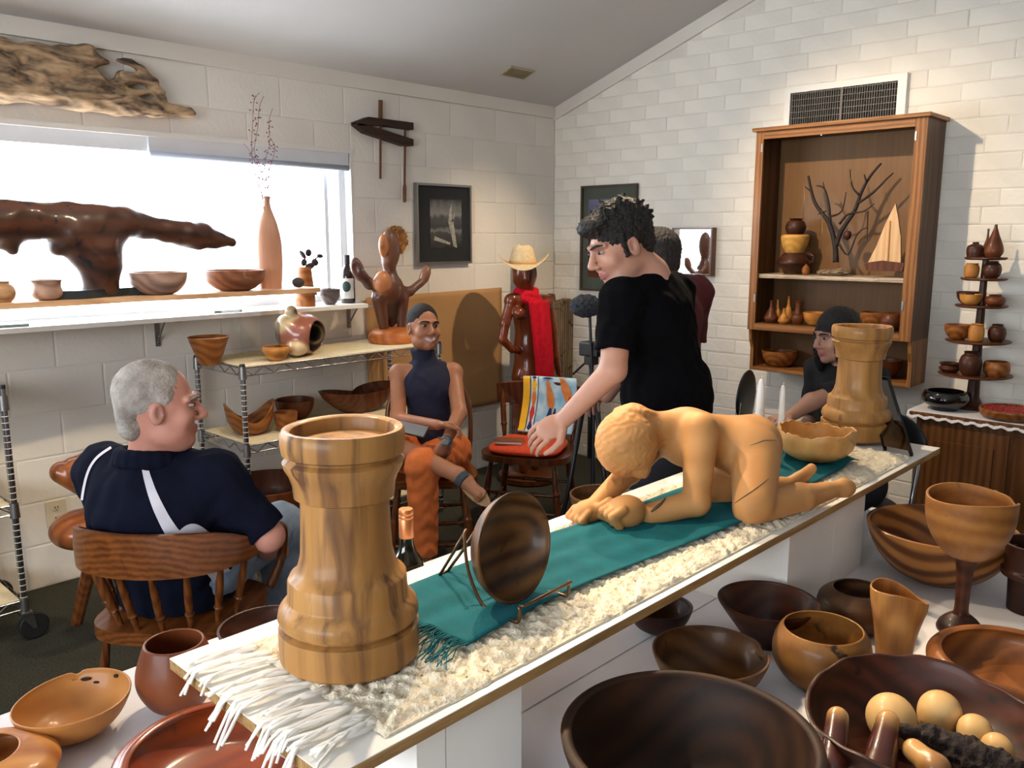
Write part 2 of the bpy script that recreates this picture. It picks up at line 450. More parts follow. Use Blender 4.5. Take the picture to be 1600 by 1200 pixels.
MB().box((WX0, YW + .02, 2.005), (1.82, YW + .055, 2.075)).build('blind_cassette', fr_m, win)
MB().box((1.82, YW + .0, 1.985), (WX1 - .015, YW + .05, 2.075)).build('blind_cassette', fr_m, win)
MB().tube([(1.82, YW - .002, 1.99), (WX1 - .02, YW - .002, 1.99)], .016, 12).build('blind_roll', bl, win, smooth=True)
MB().box((WX1 - .22, YW + .09, 1.245 + .02), (WX1 - .2, YW + .1, 1.285)).build('latch', M['black'], win)

# outlet on the window wall
oc = yp(88, 801, YW - .004)
ot = empty('wall_outlet', oc, 0, 'cream duplex outlet plate low on the block wall', 'outlet')
ivory = plain('ivory_plastic', srgb(208, 198, 172), 0.45, var=.03)
MB().box((-.045, -.004, -.06), (.045, .0035, .06), bev=.003).build('cover_plate', ivory, ot)
for s in (-1, 1):
    so = MB().lathe([(0, .0), (.017, .0), (.017, .004), (0, .005)], 20, m=Matrix.Translation((0, -.003, s * .025)) @ Matrix.Rotation(math.pi / 2, 4, 'X')).build('socket', ivory, ot)
    for dx in (-.006, .006):
        MB().box((dx - .0015, -.0092, s * .025 - .002), (dx + .0015, -.007, s * .025 + .008)).build('slot', M['black'], so)
    MB().box((-.002, -.0092, s * .025 - .011), (.002, -.007, s * .025 - .007)).build('slot', M['black'], so)

# air return grille on the brick wall, small register on the ceiling
gv = empty('air_grille', (XW - .006, 2.02, 2.30), 0, 'dark square-mesh air return grille in white frame above the oak cabinet', 'air vent')
b_ = MB()
for (a, c_) in (((-.345, .11), (.33, .145)), ((-.345, -.094), (.33, -.07)), ((-.345, -.07), (-.30, .11)), ((.295, -.07), (.33, .11))):
    b_.box((-.022, a[0] + .01, a[1]), (.008, c_[0] + .01, c_[1]))
b_.build('frame', M['white'], gv)
gd = plain('grille_dark', srgb(30, 28, 26), 0.7, var=.1); gg = plain('grille_bar', srgb(104, 98, 90), 0.5, var=.1)
MB().box((.0, -.29, -.07), (.007, .305, .11)).build('backing', gd, gv)
b_ = MB()
for i in range(45): b_.box((-.014, -.289 + i * .0132, -.07), (-.006, -.2858 + i * .0132, .11))
for i in range(6): b_.box((-.016, -.289, -.066 + i * .0335), (-.01, .304, -.0625 + i * .0335))
tag(b_.build('mesh_bars', gg, gv), kind='stuff')
MB().box((-.018, .002, -.07), (-.004, .012, .11)).build('mullion', gg, gv)
cv = empty('ceiling_register', (0, 0, 0), 0, 'small yellowed air register on the sloping ceiling near the corner', 'air vent')
yy = 3.72; rp_ = None
for k in range(40):                      # walk the ray to the ceiling plane
    pass
rr_ = ray(808, 113); tt_ = (2.507 + SL * YW - EYE) / (rr_.z + SL * rr_.y); pc = EYEP + rr_ * tt_
cv.location = pc; cv.rotation_euler = (-math.atan(SL), 0, 0)
MB().box((-.11, -.055, -.008), (.11, .055, .004), bev=.002).build('plate', plain('register_paint', srgb(176, 164, 130), .6), cv)
for i in range(5): MB().box((-.095, -.042 + i * .018, -.012), (.095, -.034 + i * .018, -.008)).build('louvre', plain('register_louvre', srgb(132, 122, 96), .6) if i == 0 else bpy.data.materials['register_louvre'], cv)

# track with lamp heads under the ceiling, above the frame
tr = MB().box((.2, 2.30, 3.085), (4.4, 2.335, 3.11)).build('lighting_track', M['white'])
tag(tr, 'white lighting track along the sloping ceiling above the room', 'light track')
MB().box((.25, 2.30, 3.11), (.29, 2.335, cz(2.318) + .002)).build('hanger', M['white'], tr)
MB().box((2.3, 2.30, 3.11), (2.34, 2.335, cz(2.318) + .002)).build('hanger', M['white'], tr)
MB().box((4.3, 2.30, 3.11), (4.34, 2.335, cz(2.318) + .002)).build('hanger', M['white'], tr)
em, t_, bb_ = nt('lamp_glow'); bb_.inputs['Emission Color'].default_value = (1, .8, .5, 1); bb_.inputs['Emission Strength'].default_value = 12
for i, (p_, tg, e_, a_) in enumerate(LAMPS):
    dv = (V(tg) - V(p_)).normalized()
    hd = empty('track_lamp', p_, 0, 'white ceiling can spotlight aimed at the ' + ('castered wire rack', 'flared bowl rack', 'near rook', 'oak cabinet', 'ragged bowl', 'carved woman', 'low bowl table', 'seated person in orange trousers', 'honey bowl')[i], 'lamp', 'track spotlights')
    q = dv.to_track_quat('-Z', 'Y').to_matrix().to_4x4()
    MB().lathe([(0, .07), (.035, .07), (.042, .05), (.042, -.085), (.038, -.085), (.037, -.03), (0, -.03)], 24, m=q).build('can', M['white'], hd, smooth=True, auto=40)
    MB().lathe([(0, -.028), (.034, -.028), (.034, -.034), (0, -.036)], 20, m=q).build('bulb', em, hd)
    MB().tube([(0, 0, .02), (0, 2.318 - p_[1], 3.086 - p_[2])], .008, 8).build('stem', M['white'], hd)

# ------------------------------------------------------------------ window shelf, plank, wire racks
sh = empty('wall_shelf', (0, 0, 0), 0, 'long white painted shelf bracketed below the window', 'shelf')
MB().box((-.9, 3.83, 1.213), (2.86, YW - .004, 1.235), bev=.002).build('board', M['white'], sh)
for px, py in ((247, 541), (545, 512)):
    q = yp(px, py, YW - .004)
    k = MB(); k.box((q.x - .012, YW - .01, q.z), (q.x + .012, YW - .004, 1.213)); k.box((q.x - .012, YW - .26, 1.207), (q.x + .012, YW - .004, 1.213))
    k.tube([(q.x, YW - .012, q.z + .03), (q.x, YW - .1, 1.2), (q.x, YW - .13, 1.209)], .005, 6)
    k.build('bracket', M['metal_g'], sh)
    for zz in (.02, .05): MB().lathe([(0, 0), (.005, 0), (.004, .003), (0, .004)], 10, m=Matrix.Translation((q.x, YW - .01, q.z + zz)) @ Matrix.Rotation(math.pi / 2, 4, 'X')).build('screw', M['chrome'], sh)

# live-edge plank standing in front of the window on clear acrylic stands
PZ0, PZ1 = 1.33, 1.352
def plank_edge(x): return 3.6 + .012 * math.sin(x * 5.1) + .008 * math.sin(x * 13 + 1)
pm = wood('pale_plank', srgb(214, 178, 140), srgb(170, 128, 92), 0, 12, .6, .3, coat=.05, grey=True)
pts = [(x, plank_edge(x), PZ0) for x in np.linspace(-.7, 2.40, 60)] + [(2.42, 3.66, PZ0), (2.40, 3.86, PZ0), (-.7, 3.86, PZ0)]
plank = MB().prism(pts, (0, 0, PZ1 - PZ0)).build('display_plank', pm)
tag(plank, 'long live-edge plank of bowls in front of the bright window', 'shelf')
def acrylic(x0, x1, y0, y1, z0, z1, label):
    k = MB(); t = .004
    k.box((x0, y0, z0), (x1, y0 + t, z1)); k.box((x0, y0 + t, z0), (x0 + t, y1, z1)); k.box((x1 - t, y0 + t, z0), (x1, y1, z1))
    o = k.build('acrylic_riser', M['acrylic']); return tag(o, label, 'display stand')
acrylic(1.99, 2.20, 3.66, 3.84, 1.0045, PZ0, 'clear acrylic riser on the wire rack holding up the plank')
acrylic(-.5, -.1, 3.66, 3.82, 1.0045, PZ0, 'clear acrylic riser on the near rack, outside left edge')
# green glass wedge pieces lying on the white shelf
for (px, py, lb) in ((12, 512, 'grey-green glass offcut on white shelf at left edge'), (352, 486, 'grey-green glass offcut on white shelf behind flared bowl')):
    q = yp(px, py, 3.9)
    o = MB().prism([(-.07, -.035, 0), (.07, -.05, 0), (.05, .04, 0), (-.05, .045, 0)], (0, 0, .012)).build('glass_offcut', plain('grey_glass', srgb(110, 126, 124), .15, var=.1), loc=(q.x, 3.91, 1.2355))
    tag(o, lb, 'glass')

def wire_rack(name, x0, x1, y0, y1, ztop, levels, label, casters):
    rk_ = empty(name, ((x0 + x1) / 2, (y0 + y1) / 2, 0), 0, label, 'wire shelving'); o0 = V(rk_.location)
    zb = .13 if casters else .0
    for x in (x0, x1):
        for y in (y0, y1):
            k = MB().tube([V((x, y, zb)) - o0, V((x, y, ztop + .01)) - o0], .0127, 12)
            pst = k.build('post', M['chrome'], rk_, smooth=True, auto=40)
            g_ = MB()
            zz = zb + .03
            while zz < ztop - .02:
                g_.lathe([(.0129, -.0014), (.0134, -.0014), (.0134, .0014), (.0129, .0014)], 12, m=Matrix.Translation(V((x, y, zz)) - o0)); zz += .0254
            tag(g_.build('grooves', M['white'], pst), kind='stuff')
            MB().lathe([(0, .004), (.012, .003), (.0135, 0), (.0135, -.012), (0, -.012)], 12, m=Matrix.Translation(V((x, y, ztop + .012)) - o0)).build('cap', M['black'], pst, smooth=True, auto=40)
            if casters:
                cs = MB().box(V((x - .022, y - .022, .11)) - o0, V((x + .022, y + .022, .125)) - o0, bev=.004)
                for s in (-1, 1): cs.prism([V((x - .02, y + s * .017, .112)) - o0, V((x + .025, y + s * .017, .112)) - o0, V((x + .035, y + s * .017, .048)) - o0, V((x + .02, y + s * .017, .048)) - o0], (0, .003, 0))
                ct = cs.build('caster', M['metal_g'], rk_)
                MB().lathe([(0, -.013), (.05, -.013), (.056, -.007), (.056, .007), (.05, .013), (0, .013)], 28, m=Matrix.Translation(V((x + .026, y, .056)) - o0) @ Matrix.Rotation(math.pi / 2, 4, 'X')).build('wheel', M['rubber'], ct, smooth=True, auto=40)
    for zl in levels:
        k = MB()
        for z in (zl - .005, zl - .042):
            k.tube([V(p) - o0 for p in ((x0, y0, z), (x1, y0, z), (x1, y1, z), (x0, y1, z))], .0035, 6, closed=True)
        n = int((x1 - x0) / .055)
        for y in (y0, y1):
            for i in range(n):
                a = x0 + (x1 - x0) * i / n; b2 = x0 + (x1 - x0) * (i + 1) / n
                k.tube([V((a, y, zl - (.042 if i % 2 else .005))) - o0, V((b2, y, zl - (.005 if i % 2 else .042))) - o0], .0028, 5)
        for x in (x0, x1):
            for i in range(8):
                a = y0 + (y1 - y0) * i / 8; b2 = y0 + (y1 - y0) * (i + 1) / 8
                k.tube([V((x, a, zl - (.042 if i % 2 else .005))) - o0, V((x, b2, zl - (.005 if i % 2 else .042))) - o0], .0028, 5)
        for i in range(1, int((x1 - x0) / .03)): k.tube([V((x0 + i * .03, y0, zl - .006)) - o0, V((x0 + i * .03, y1, zl - .006)) - o0], .0018, 4, cap=False)
        s_ = k.build('wire_shelf', M['chrome'], rk_)
        for x in (x0, x1):
            for y in (y0, y1):
                MB().lathe([(.0135, -.05), (.019, -.05), (.0165, .008), (.0135, .008)], 14, m=Matrix.Translation(V((x, y, zl - .005)) - o0)).build('collar', M['metal_g'], s_, smooth=True, auto=40)
        MB().box(V((x0 + .015, y0 + .004, zl - .0035)) - o0, V((x1 - .015, y1 - .004, zl + .0045)) - o0, bev=.003).build('felt_mat', M['mat_cream'], rk_)
    return rk_
RX0, RX1, RY0, RY1 = 1.957, 3.18, 3.605, 4.06
wire_rack('wire_rack', RX0, RX1, RY0, RY1, 1.0, (1.0, .625, .165), 'chrome wire rack beneath the window, under the branching figure', False)
wire_rack('wire_rack', -.55, .957, RY0, RY1, 1.03, (1.0, .57, .175), 'chrome wire rack on black casters at the left edge', True)

# brown paper pinned to the wall
bp_ = plain('kraft_paper', srgb(176, 134, 86), .8, var=.06, scale=3, bump=.1, bscale=8)
pw = MB().grid(lambda u, v: (3.05 + 1.16 * u, YW - .012 - .006 * math.sin(u * 9 + v * 4) * math.sin(v * 5 + 1) - .004, .45 + (.795 + .012 * u) * v), 30, 24).build('kraft_paper_sheet', bp_, smooth=True)
tag(pw, 'large sheet of brown kraft paper pinned low on the block wall', 'paper')
pw.modifiers.new('thick', 'SOLIDIFY').thickness = .001
# ------------------------------------------------------------------ display tables
ZL = 0.685
def draped_table(x0, x1, y0, y1, label, clabel, drop, tight):
    t = empty('folding_table', ((x0 + x1) / 2, (y0 + y1) / 2, 0), 0, label, 'table'); o0 = V(t.location)
    MB().box(V((x0, y0, ZL - .03)) - o0, V((x1, y1, ZL)) - o0, bev=.004).build('tabletop', M['white'], t)
    for x in (x0 + .12, x1 - .12):
        for y in (y0 + .1, y1 - .1):
            MB().tube([V((x, y, 0)) - o0, V((x, y, ZL - .028)) - o0], .014, 12).build('leg', M['metal_g'], t, smooth=True, auto=40)
    k = MB(); e = .004
    per = []                                   # outline walked with small steps for the hanging folds
    X0, X1, Y0, Y1 = x0 - .004, x1 + .004, y0 - .004, y1 + .004
    for a, b_ in (((X0, Y0), (X1, Y0)), ((X1, Y0), (X1, Y1)), ((X1, Y1), (X0, Y1)), ((X0, Y1), (X0, Y0))):
        n = max(2, int((V((*b_, 0)) - V((*a, 0))).length / .035)); nrm = V((b_[1] - a[1], a[0] - b_[0], 0)).normalized()
        for i in range(n): per.append((a[0] + (b_[0] - a[0]) * i / n, a[1] + (b_[1] - a[1]) * i / n, nrm, i))
    rows = []
    for j in range(7):
        f = j / 6; R = []
        for i, (x, y, nn, q) in enumerate(per):
            amp = .016 * f * (1 + math.sin(i * 1.9) + .6 * math.sin(i * .77)) + .003
            if nn.y * tight > .5: amp = .0005
            R.append(k.b.verts.new((x + nn.x * amp, y + nn.y * amp, ZL + .0035 - drop * f - (0 if j else 0))))
        rows.append(R)
    n = len(per)
    for A, B in zip(rows, rows[1:]):
        for i in range(n): k.b.faces.new((A[i], A[(i + 1) % n], B[(i + 1) % n], B[i]))
    k.b.faces.new(rows[0])
    c_ = k.build('tablecloth', M['whitecloth']); tag(c_, clabel, 'tablecloth')
    return t
draped_table(.02, 2.86, .18, 1.02, 'long low table under white linen holding the turned bowls', 'white linen cloth over the low bowl table at right', .30, 1)
draped_table(-.35, 1.98, 1.034, 1.745, 'low table under white linen on the chairs side', 'white linen cloth at lower left under the honey-coloured bowl', .30, -1)
ZC = ZL + .0038

# plinth boxes and the long white board on them
def plinth(x0, x1, seam, label):
    p = empty('plinth_box', ((x0 + x1) / 2, 1.03, ZC), 0, label, 'plinth'); h = .911 - ZC
    o0 = V((p.location.x, p.location.y, 0))
    for a, b_ in ((x0, seam - .0012), (seam + .0012, x1)):
        MB().box(V((a, .842, 0)) - o0, V((b_, .855, h - .0005)) - o0).build('front_panel', M['white'], p)
    MB().box(V((x0, 1.2, 0)) - o0, V((x1, 1.213, h - .0005)) - o0).build('back_panel', M['white'], p)
    MB().box(V((x0, .8552, 0)) - o0, V((x0 + .013, 1.1998, h - .0005)) - o0).build('side_panel', M['white'], p)
    MB().box(V((x1 - .013, .8552, 0)) - o0, V((x1, 1.1998, h - .0005)) - o0).build('side_panel', M['ply'], p)
plinth(.69, .906, .745, 'white panelled plinth box under the near end of the raised board')
plinth(1.84, 2.30, 2.1, 'white panelled plinth box under the far end of the raised board')
BT = .93
bd = empty('display_board', (1.705, 1.0515, .911), 0, 'long raised white board with plywood edge carrying the carvings', 'display board')
for a, b_ in ((.537, 2.036), (2.038, 2.874)):
    d = MB().box((a - 1.705, .828 - 1.0515, .0), (b_ - 1.705, 1.275 - 1.0515, .0175)).build('board_panel', M['ply'], bd)
    MB().box((a - 1.705, .828 - 1.0515, .0175), (b_ - 1.705, 1.275 - 1.0515, .019)).build('laminate', M['white'], d)
# woolly runner
wool = plain('cream_wool', srgb(232, 222, 198), .95, var=.07, scale=30, bump=.6, bscale=180, spec=.1, sheen=.3)
ru = empty('wool_runner', (.64, 1.03, BT), 0, 'cream woolly runner with loose white fringe along the raised board', 'runner')
k = MB(); r_ = random.Random(3)
ico = bmesh.new(); bmesh.ops.create_icosphere(ico, subdivisions=1, radius=1.0)
iv = [v.co.copy() for v in ico.verts]; fi = [[v.index for v in f.verts] for f in ico.faces]; ico.free()
nx, ny = 640, 118
xs, ys = np.linspace(.0, 2.03, nx), np.linspace(-.185, .187, ny)
VS = []; nn_ = mnoise.noise
for i, x in enumerate(xs):
    for j, y in enumerate(ys):
        e_ = min(1, min(j, ny - 1 - j, i, nx - 1 - i) / 3.0)
        yy = y + .006 * nn_((x * 9, j // (ny // 2) * 5.0, 0)) + .003 * nn_((x * 40, y * 40, 3))
        h = .0075 + .0085 * nn_((x * 58, y * 58, 0)) + .003 * nn_((x * 150, y * 150, 1)) + .0012 * nn_((x * 400, y * 400, 5)); h = max(h, .003)
        VS.append((x + .003 * nn_((x * 90, y * 90, 7)), yy, .001 + max(0, h) * (e_ ** .5)))
FS = [(i * ny + j, (i + 1) * ny + j, (i + 1) * ny + j + 1, i * ny + j + 1) for i in range(nx - 1) for j in range(ny - 1)]
me = bpy.data.meshes.new('pile'); me.from_pydata(VS, [], FS)
tag(mobj('pile', me, wool, ru), kind='stuff')
FV, FF = [], []
for _ in range(60000):
    vx, vy, vz = VS[r_.randrange(len(VS))]; a_ = r_.uniform(0, 6.283); L_ = r_.uniform(.004, .010); o_ = len(FV); cx_, sx_ = math.cos(a_), math.sin(a_)
    FV += [(vx - sx_ * .0005, vy + cx_ * .0005, vz - .001), (vx + sx_ * .0005, vy - cx_ * .0005, vz - .001), (vx + cx_ * L_ * .7, vy + sx_ * L_ * .7, vz + r_.uniform(.0005, .004))]
    FF.append((o_, o_ + 1, o_ + 2))
me = bpy.data.meshes.new('fibres'); me.from_pydata(FV, [], FF)
tag(mobj('fibres', me, wool, ru, smooth=False), kind='stuff')
MB().box((.005, -.185, .0006), (2.015, .185, .004)).build('backing', wool, ru)
wf = plain('white_fringe_yarn', srgb(238, 234, 226), .9, var=.03, spec=.1)
tass = [((-.0, .168), (-.115, .185), .02), ((.0, .13), (-.135, .165), -.06), ((0, .105), (-.12, .13), -.055), ((0, .06), (-.12, .085), -.0),
        ((0, .03), (-.145, .07), -.075), ((0, .005), (-.15, .03), -.07), ((0, -.03), (-.11, -.03), 0.0), ((0, -.075), (-.145, -.045), -.05), ((0, -.1), (-.14, -.085), -.06),
        ((0, -.125), (-.13, -.115), -.05), ((0, -.15), (-.11, -.16), -.02)]
for (a, b_, dz) in tass:
    k = MB()
    for q in range(6):
        ox, oy = r_.uniform(-.004, .004), r_.uniform(-.005, .005)
        ex, ey = r_.uniform(-.012, .012), r_.uniform(-.014, .014)
        pts = []
        for t in np.linspace(0, 1, 11):
            x = a[0] + .01 + (b_[0] - a[0]) * t + ox * (1 - t) + ex * t; y = a[1] + (b_[1] - a[1]) * t + oy + ey * t * t + .004 * math.sin(t * 9 + q)
            over = max(0, -.103 - x)                      # hangs once past the end of the board
            z = .0062 + .004 * math.sin(t * 3.1) + (q % 3) * .0015 - (over * 1.2 if dz < -.01 else 0)
            pts.append((x + (over * .3 if dz < -.01 else 0), y, z))
        k.tube(pts, [.0040 - .0018 * t for t in np.linspace(0, 1, 11)], 5)
    k.build('tassel', wf, ru, smooth=True)
# teal shawl
teal = plain('teal_cotton', srgb(4, 88, 98), .85, var=.12, scale=20, bump=.25, bscale=300, spec=.2)
sh_ = empty('teal_shawl', (.87, 1.055, BT + .014), 0, 'teal cotton shawl with fringed end laid over the wool runner', 'shawl')
def shf(u, v):
    x = .0 + 1.6 * u; y0 = -.125 + .03 * math.sin(u * 7) * (1 - u) - .03 * u * (u < .6) ; y1 = .115 + .02 * math.sin(u * 5 + 1)
    y = y0 + (y1 - y0) * v
    z = .003 + .004 * (math.sin(u * 14 + v * 5) * math.sin(v * 7 + u * 3) + 1) * .5 + .003 * (1 + math.sin(v * 22 + math.sin(u * 6) * 3)) * .5
    if u > .93: z += .02 * math.sin((u - .93) / .07 * math.pi) * (.5 + .5 * math.sin(v * 9))
    return (x, y, z)
o = MB().grid(shf, 110, 26).build('cloth', teal, sh_, smooth=True); o.modifiers.new('t', 'SOLIDIFY').thickness = .002
k = MB()
for i in range(90):
    v = i / 89; p = V(shf(0, v)); L_ = r_.uniform(.05, .085); dy = r_.uniform(-.03, .02) - .02
    k.tube([p + V((.004, 0, .002)), p + V((-L_ * .4, dy * .3, .0045 + r_.uniform(0, .006))), p + V((-L_ * .75, dy * .7 + r_.uniform(-.01, .01), .002 + r_.uniform(0, .005))), p + V((-L_, dy, .0))], .0011, 4)
tag(k.build('fringe', teal, sh_), kind='stuff')

# ------------------------------------------------------------------ turned wood
def vessel(ctrl, th, n=6, foot=None):
    o_ = cr(ctrl, n); rim = o_[-1]
    dirs = []
    inn = [(max(r - th, .002), z) for r, z in reversed(o_) if z > th * 1.3]
    return [(0, 0)] + o_ + [(rim[0] - th * .35, rim[1] + th * .22), (rim[0] - th * .75, rim[1] + th * .18)] + inn + [(0, th * 1.3)]
def turned(name, label, cat, cx, cy, wpx, z0, ctrl, mt, th=.06, seg=56, fn=None, rot=0.0, tilt=None, group=None):
    Ht = ctrl[-1][1]; rt = ctrl[-1][0]
    x, y, r, h = fit(cx, cy, wpx, z0, Ht / (2 * rt))
    s = r / rt
    pr = [(a * s, b_ * s) for a, b_ in vessel(ctrl, th)]
    f2 = None
    if fn: f2 = lambda t, a, b_, i: (lambda q: (q[0] * s, q[1] * s))(fn(t, a / s, b_ / s, i))
    ob = MB().lathe(pr, seg, f2).build(name, mt, loc=(x, y, z0 + .0008), rot=(0, 0, rot), smooth=True, auto=55)
    return tag(ob, label, cat, group)
bowlc = lambda H, foot=.38, mid=.8: [(foot, 0), (foot + .02, .015), ((foot + mid) / 2 + .08, H * .22), (mid + .06, H * .52), (.97, H * .85), (1.0, H)]
W = {}
def wd(key, l, d, **kw): W[key] = wood(key, srgb(*l), srgb(*d), **kw); return W[key]
wd('walnut_big', (54, 32, 21), (22, 12, 8), axis=0, scale=7, rings=.3, rough=.62, coat=0)
wd('mesquite', (70, 35, 27), (32, 15, 12), axis=1, scale=9, rings=.35, spalt=(.012, .006, .006), coat=.05)
wd('tanrim', (150, 96, 56), (98, 56, 30), axis=0, scale=8, rings=.3)
wd('spalted', (146, 104, 58), (104, 66, 32), axis=0, scale=7, rings=.2, spalt=(.03, .014, .008))
wd('redbrown', (76, 39, 25), (44, 20, 12), axis=0, scale=9, rings=.3)
wd('pecan', (116, 82, 52), (66, 41, 25), axis=1, scale=8, rings=.3, spalt=(.05, .022, .012))
wd('duskpot', (100, 72, 52), (54, 35, 26), axis=0, scale=7, rings=.4)
wd('ashvase', (174, 126, 78), (128, 82, 46), axis=2, scale=20, rings=.35, stretch=.08)
wd('striped', (156, 106, 62), (88, 52, 29), axis=1, scale=7, rings=.75, warp=.6)
wd('goblet', (164, 116, 70), (118, 74, 42), axis=0, scale=8, rings=.25, spalt=(.20, .09, .04))
wd('darkpot', (56, 29, 21), (26, 13, 10), axis=2, scale=8, rings=.3)
wd('honey', (184, 132, 82), (160, 108, 60), axis=0, scale=5, rings=.3)
wd('terra', (126, 70, 45), (92, 47, 29), axis=2, scale=6, rings=.25)
wd('cherry', (150, 68, 34), (100, 37, 17), axis=0, scale=8, rings=.2, spalt=(.10, .03, .012), coat=.4, rough=.3)
wd('maple', (186, 142, 94), (122, 82, 47), axis=2, scale=9, rings=.12, streak=(.13, .058, .025), stretch=.07, coat=.12, rough=.5, warp=.5)
wd('maple2', (190, 148, 100), (132, 92, 54), axis=2, scale=9, rings=.12, streak=(.22, .10, .045), stretch=.07, coat=.12, rough=.5, seed=2.3, warp=.5)
wd('platewood', (112, 80, 52), (50, 32, 22), axis=0, scale=9, rings=.4, spalt=(.02, .012, .008), coat=.1)
wd('egg', (222, 186, 128), (200, 158, 98), axis=2, scale=4, rings=.3, grey=True)

turned('salad_bowl', 'huge dark walnut bowl with thick rim, nearest the camera at bottom', 'bowl', 1078, 1150, 404, ZC, bowlc(.78, .42), W['walnut_big'], .085, 72)
def natural(t, r, z, i):
    k_ = max(0, min(1, (z - .15) / .6)); k_ *= k_
    return (r * (1 + .05 * k_ * math.sin(2 * t + 1.2) + .015 * k_ * math.sin(9 * t)), z + k_ * (.09 * math.sin(2 * t + .5) + .03 * math.sin(7 * t) + .016 * math.sin(17 * t + 1)))
turned('natural_edge_bowl', 'wide purple-brown bowl with wavy natural rim, holding wooden eggs', 'bowl', 1448, 1118, 368, ZC, bowlc(.56, .35), W['mesquite'], .04, 84, natural)
turned('rimmed_bowl', 'brown bowl with thick pale tan rim at right edge below the goblet', 'bowl', 1586, 1030, 236, ZC, [(.5, 0), (.75, .08), (1.0, .34), (1.06, .5), (1.0, .6)], W['tanrim'], .13)
turned('spalted_pot', 'round golden pot with black spalting streaks, left of the slanted vase', 'pot', 1286, 981, 122, ZC, [(.55, 0), (.86, .14), (1.16, .55), (1.22, .95), (1.14, 1.3), (1.0, 1.52)], W['spalted'], .05)
turned('brown_bowl', 'plain dark red-brown conical bowl behind the golden pot', 'bowl', 1200, 938, 154, ZC, [(.34, 0), (.38, .02), (.6, .33), (.85, .68), (.97, .86), (1.0, .92)], W['redbrown'], .05)
def notch(t, r, z, i):
    d = (t - 5.6 + math.pi) % (2 * math.pi) - math.pi
    k_ = math.exp(-(d / .13) ** 2)
    return (r, z - (.16 * k_ if z > .55 else 0))
turned('notched_bowl', 'spalted brown bowl with a bite-shaped notch in its rim', 'bowl', 1110, 1018, 180, ZC, bowlc(.72, .4), W['pecan'], .045, 96, notch)
turned('dusky_pot', 'squat dusk-brown pot with pale rim behind the slanted vase', 'pot', 1341, 920, 80, ZC, [(.8, 0), (1.25, .3), (1.5, .8), (1.42, 1.25), (1.1, 1.52), (1.0, 1.58)], W['duskpot'], .09)
def slant(t, r, z, i):
    k_ = max(0, z / 3.0); return (r * (1 + .08 * k_ * math.sin(3 * t)), z + k_ ** 3 * (.34 * math.cos(t - 2.4) + .12 * math.sin(2 * t)))
turned('slanted_vase', 'tall pale ash vase with slanting wavy lip', 'vase', 1404, 925, 84, ZC, [(.62, 0), (.66, .5), (.78, 1.4), (.96, 2.3), (1.0, 2.75)], W['ashvase'], .07, 56, slant)
turned('striped_bowl', 'large bowl with bold growth-ring stripes behind the goblet', 'bowl', 1471, 822, 217, ZC, bowlc(.80, .35), W['striped'], .05, 64)
# goblet: cup, stem and foot
gx, gy, gr, gh = fit(1519, 776, 130, ZC, 1.72)
gb = empty('wooden_goblet', (gx, gy, ZC + .0008), 0, 'tall wooden goblet with pale cup and dark stem, rim chipped', 'goblet')
def chip(t, r, z, i):
    d = (t - 5.3 + math.pi) % (2 * math.pi) - math.pi
    return (r, z - (.12 * gr * math.exp(-(d / .2) ** 2) if z > 3.2 * gr else 0) + (.05 * gr * math.sin(2 * t) if z > 3 * gr else 0))
MB().lathe([(a * gr, b_ * gr) for a, b_ in vessel([(.22, 1.86), (.5, 2.0), (.82, 2.4), (.98, 2.9), (1.0, 3.44)], .06)[1:-1] + [(0, 2.1)]], 56, chip).build('cup', W['goblet'], gb, smooth=True, auto=50)
MB().lathe([(a * gr, b_ * gr) for a, b_ in cr([(.2, .42), (.16, .6), (.17, 1.2), (.2, 1.6), (.26, 1.88)], 5)] , 28).build('stem', W['redbrown'], gb, smooth=True)
MB().lathe([(0, 0), (.52 * gr, 0)] + [(a * gr, b_ * gr) for a, b_ in cr([(.53, .06), (.47, .2), (.34, .34), (.2, .44)], 5)] + [(0, .44 * gr)], 36).build('foot', W['darkpot'], gb, smooth=True, auto=50)
turned('lidless_jar', 'dark brown two-tier jar cut by the right edge beside the goblet', 'jar', 1618, 850, 88, ZC, [(.7, 0), (.74, 1.0), (.78, 1.25), (.98, 1.3), (1.0, 1.5), (.9, 1.6), (.92, 2.1), (1.0, 2.5)], W['darkpot'], .12)
turned('shadowed_bowl', 'dark bowl in shadow on the cloth beneath the raised board', 'bowl', 1030, 946, 104, ZC, bowlc(.8, .4), W['darkpot'], .06)
# eggs in the natural-edge bowl
ex, ey, er, eh = fit(1448, 1118, 368, ZC, .28)
for (px, py, wp, tl, lb) in ((1467, 1118, 64, .25, 'upright pale wooden egg in the natural-edge bowl'), (1394, 1127, 74, 1.25, 'pale wooden egg lying on its side, left in the natural-edge bowl'), (1523, 1147, 52, 1.1, 'small pale wooden egg at right in the natural-edge bowl'), (1560, 1172, 46, 1.4, 'half-hidden wooden egg, rightmost in the natural-edge bowl')):
    p = zp(px, py, ZC + .058); r0 = wp / 2 * depth(p) / FPX
    pr = [(r0 * math.sin(a) * (1 - .12 * math.cos(a)), -r0 * 1.2 * math.cos(a)) for a in np.linspace(0, math.pi, 20)]
    o = MB().lathe(pr, 28).build('wooden_egg', W['egg'], loc=(p.x, p.y, p.z), rot=(tl, .2, rnd.uniform(0, 3)), smooth=True)
    tag(o, lb, 'egg', 'wooden eggs in the bowl')

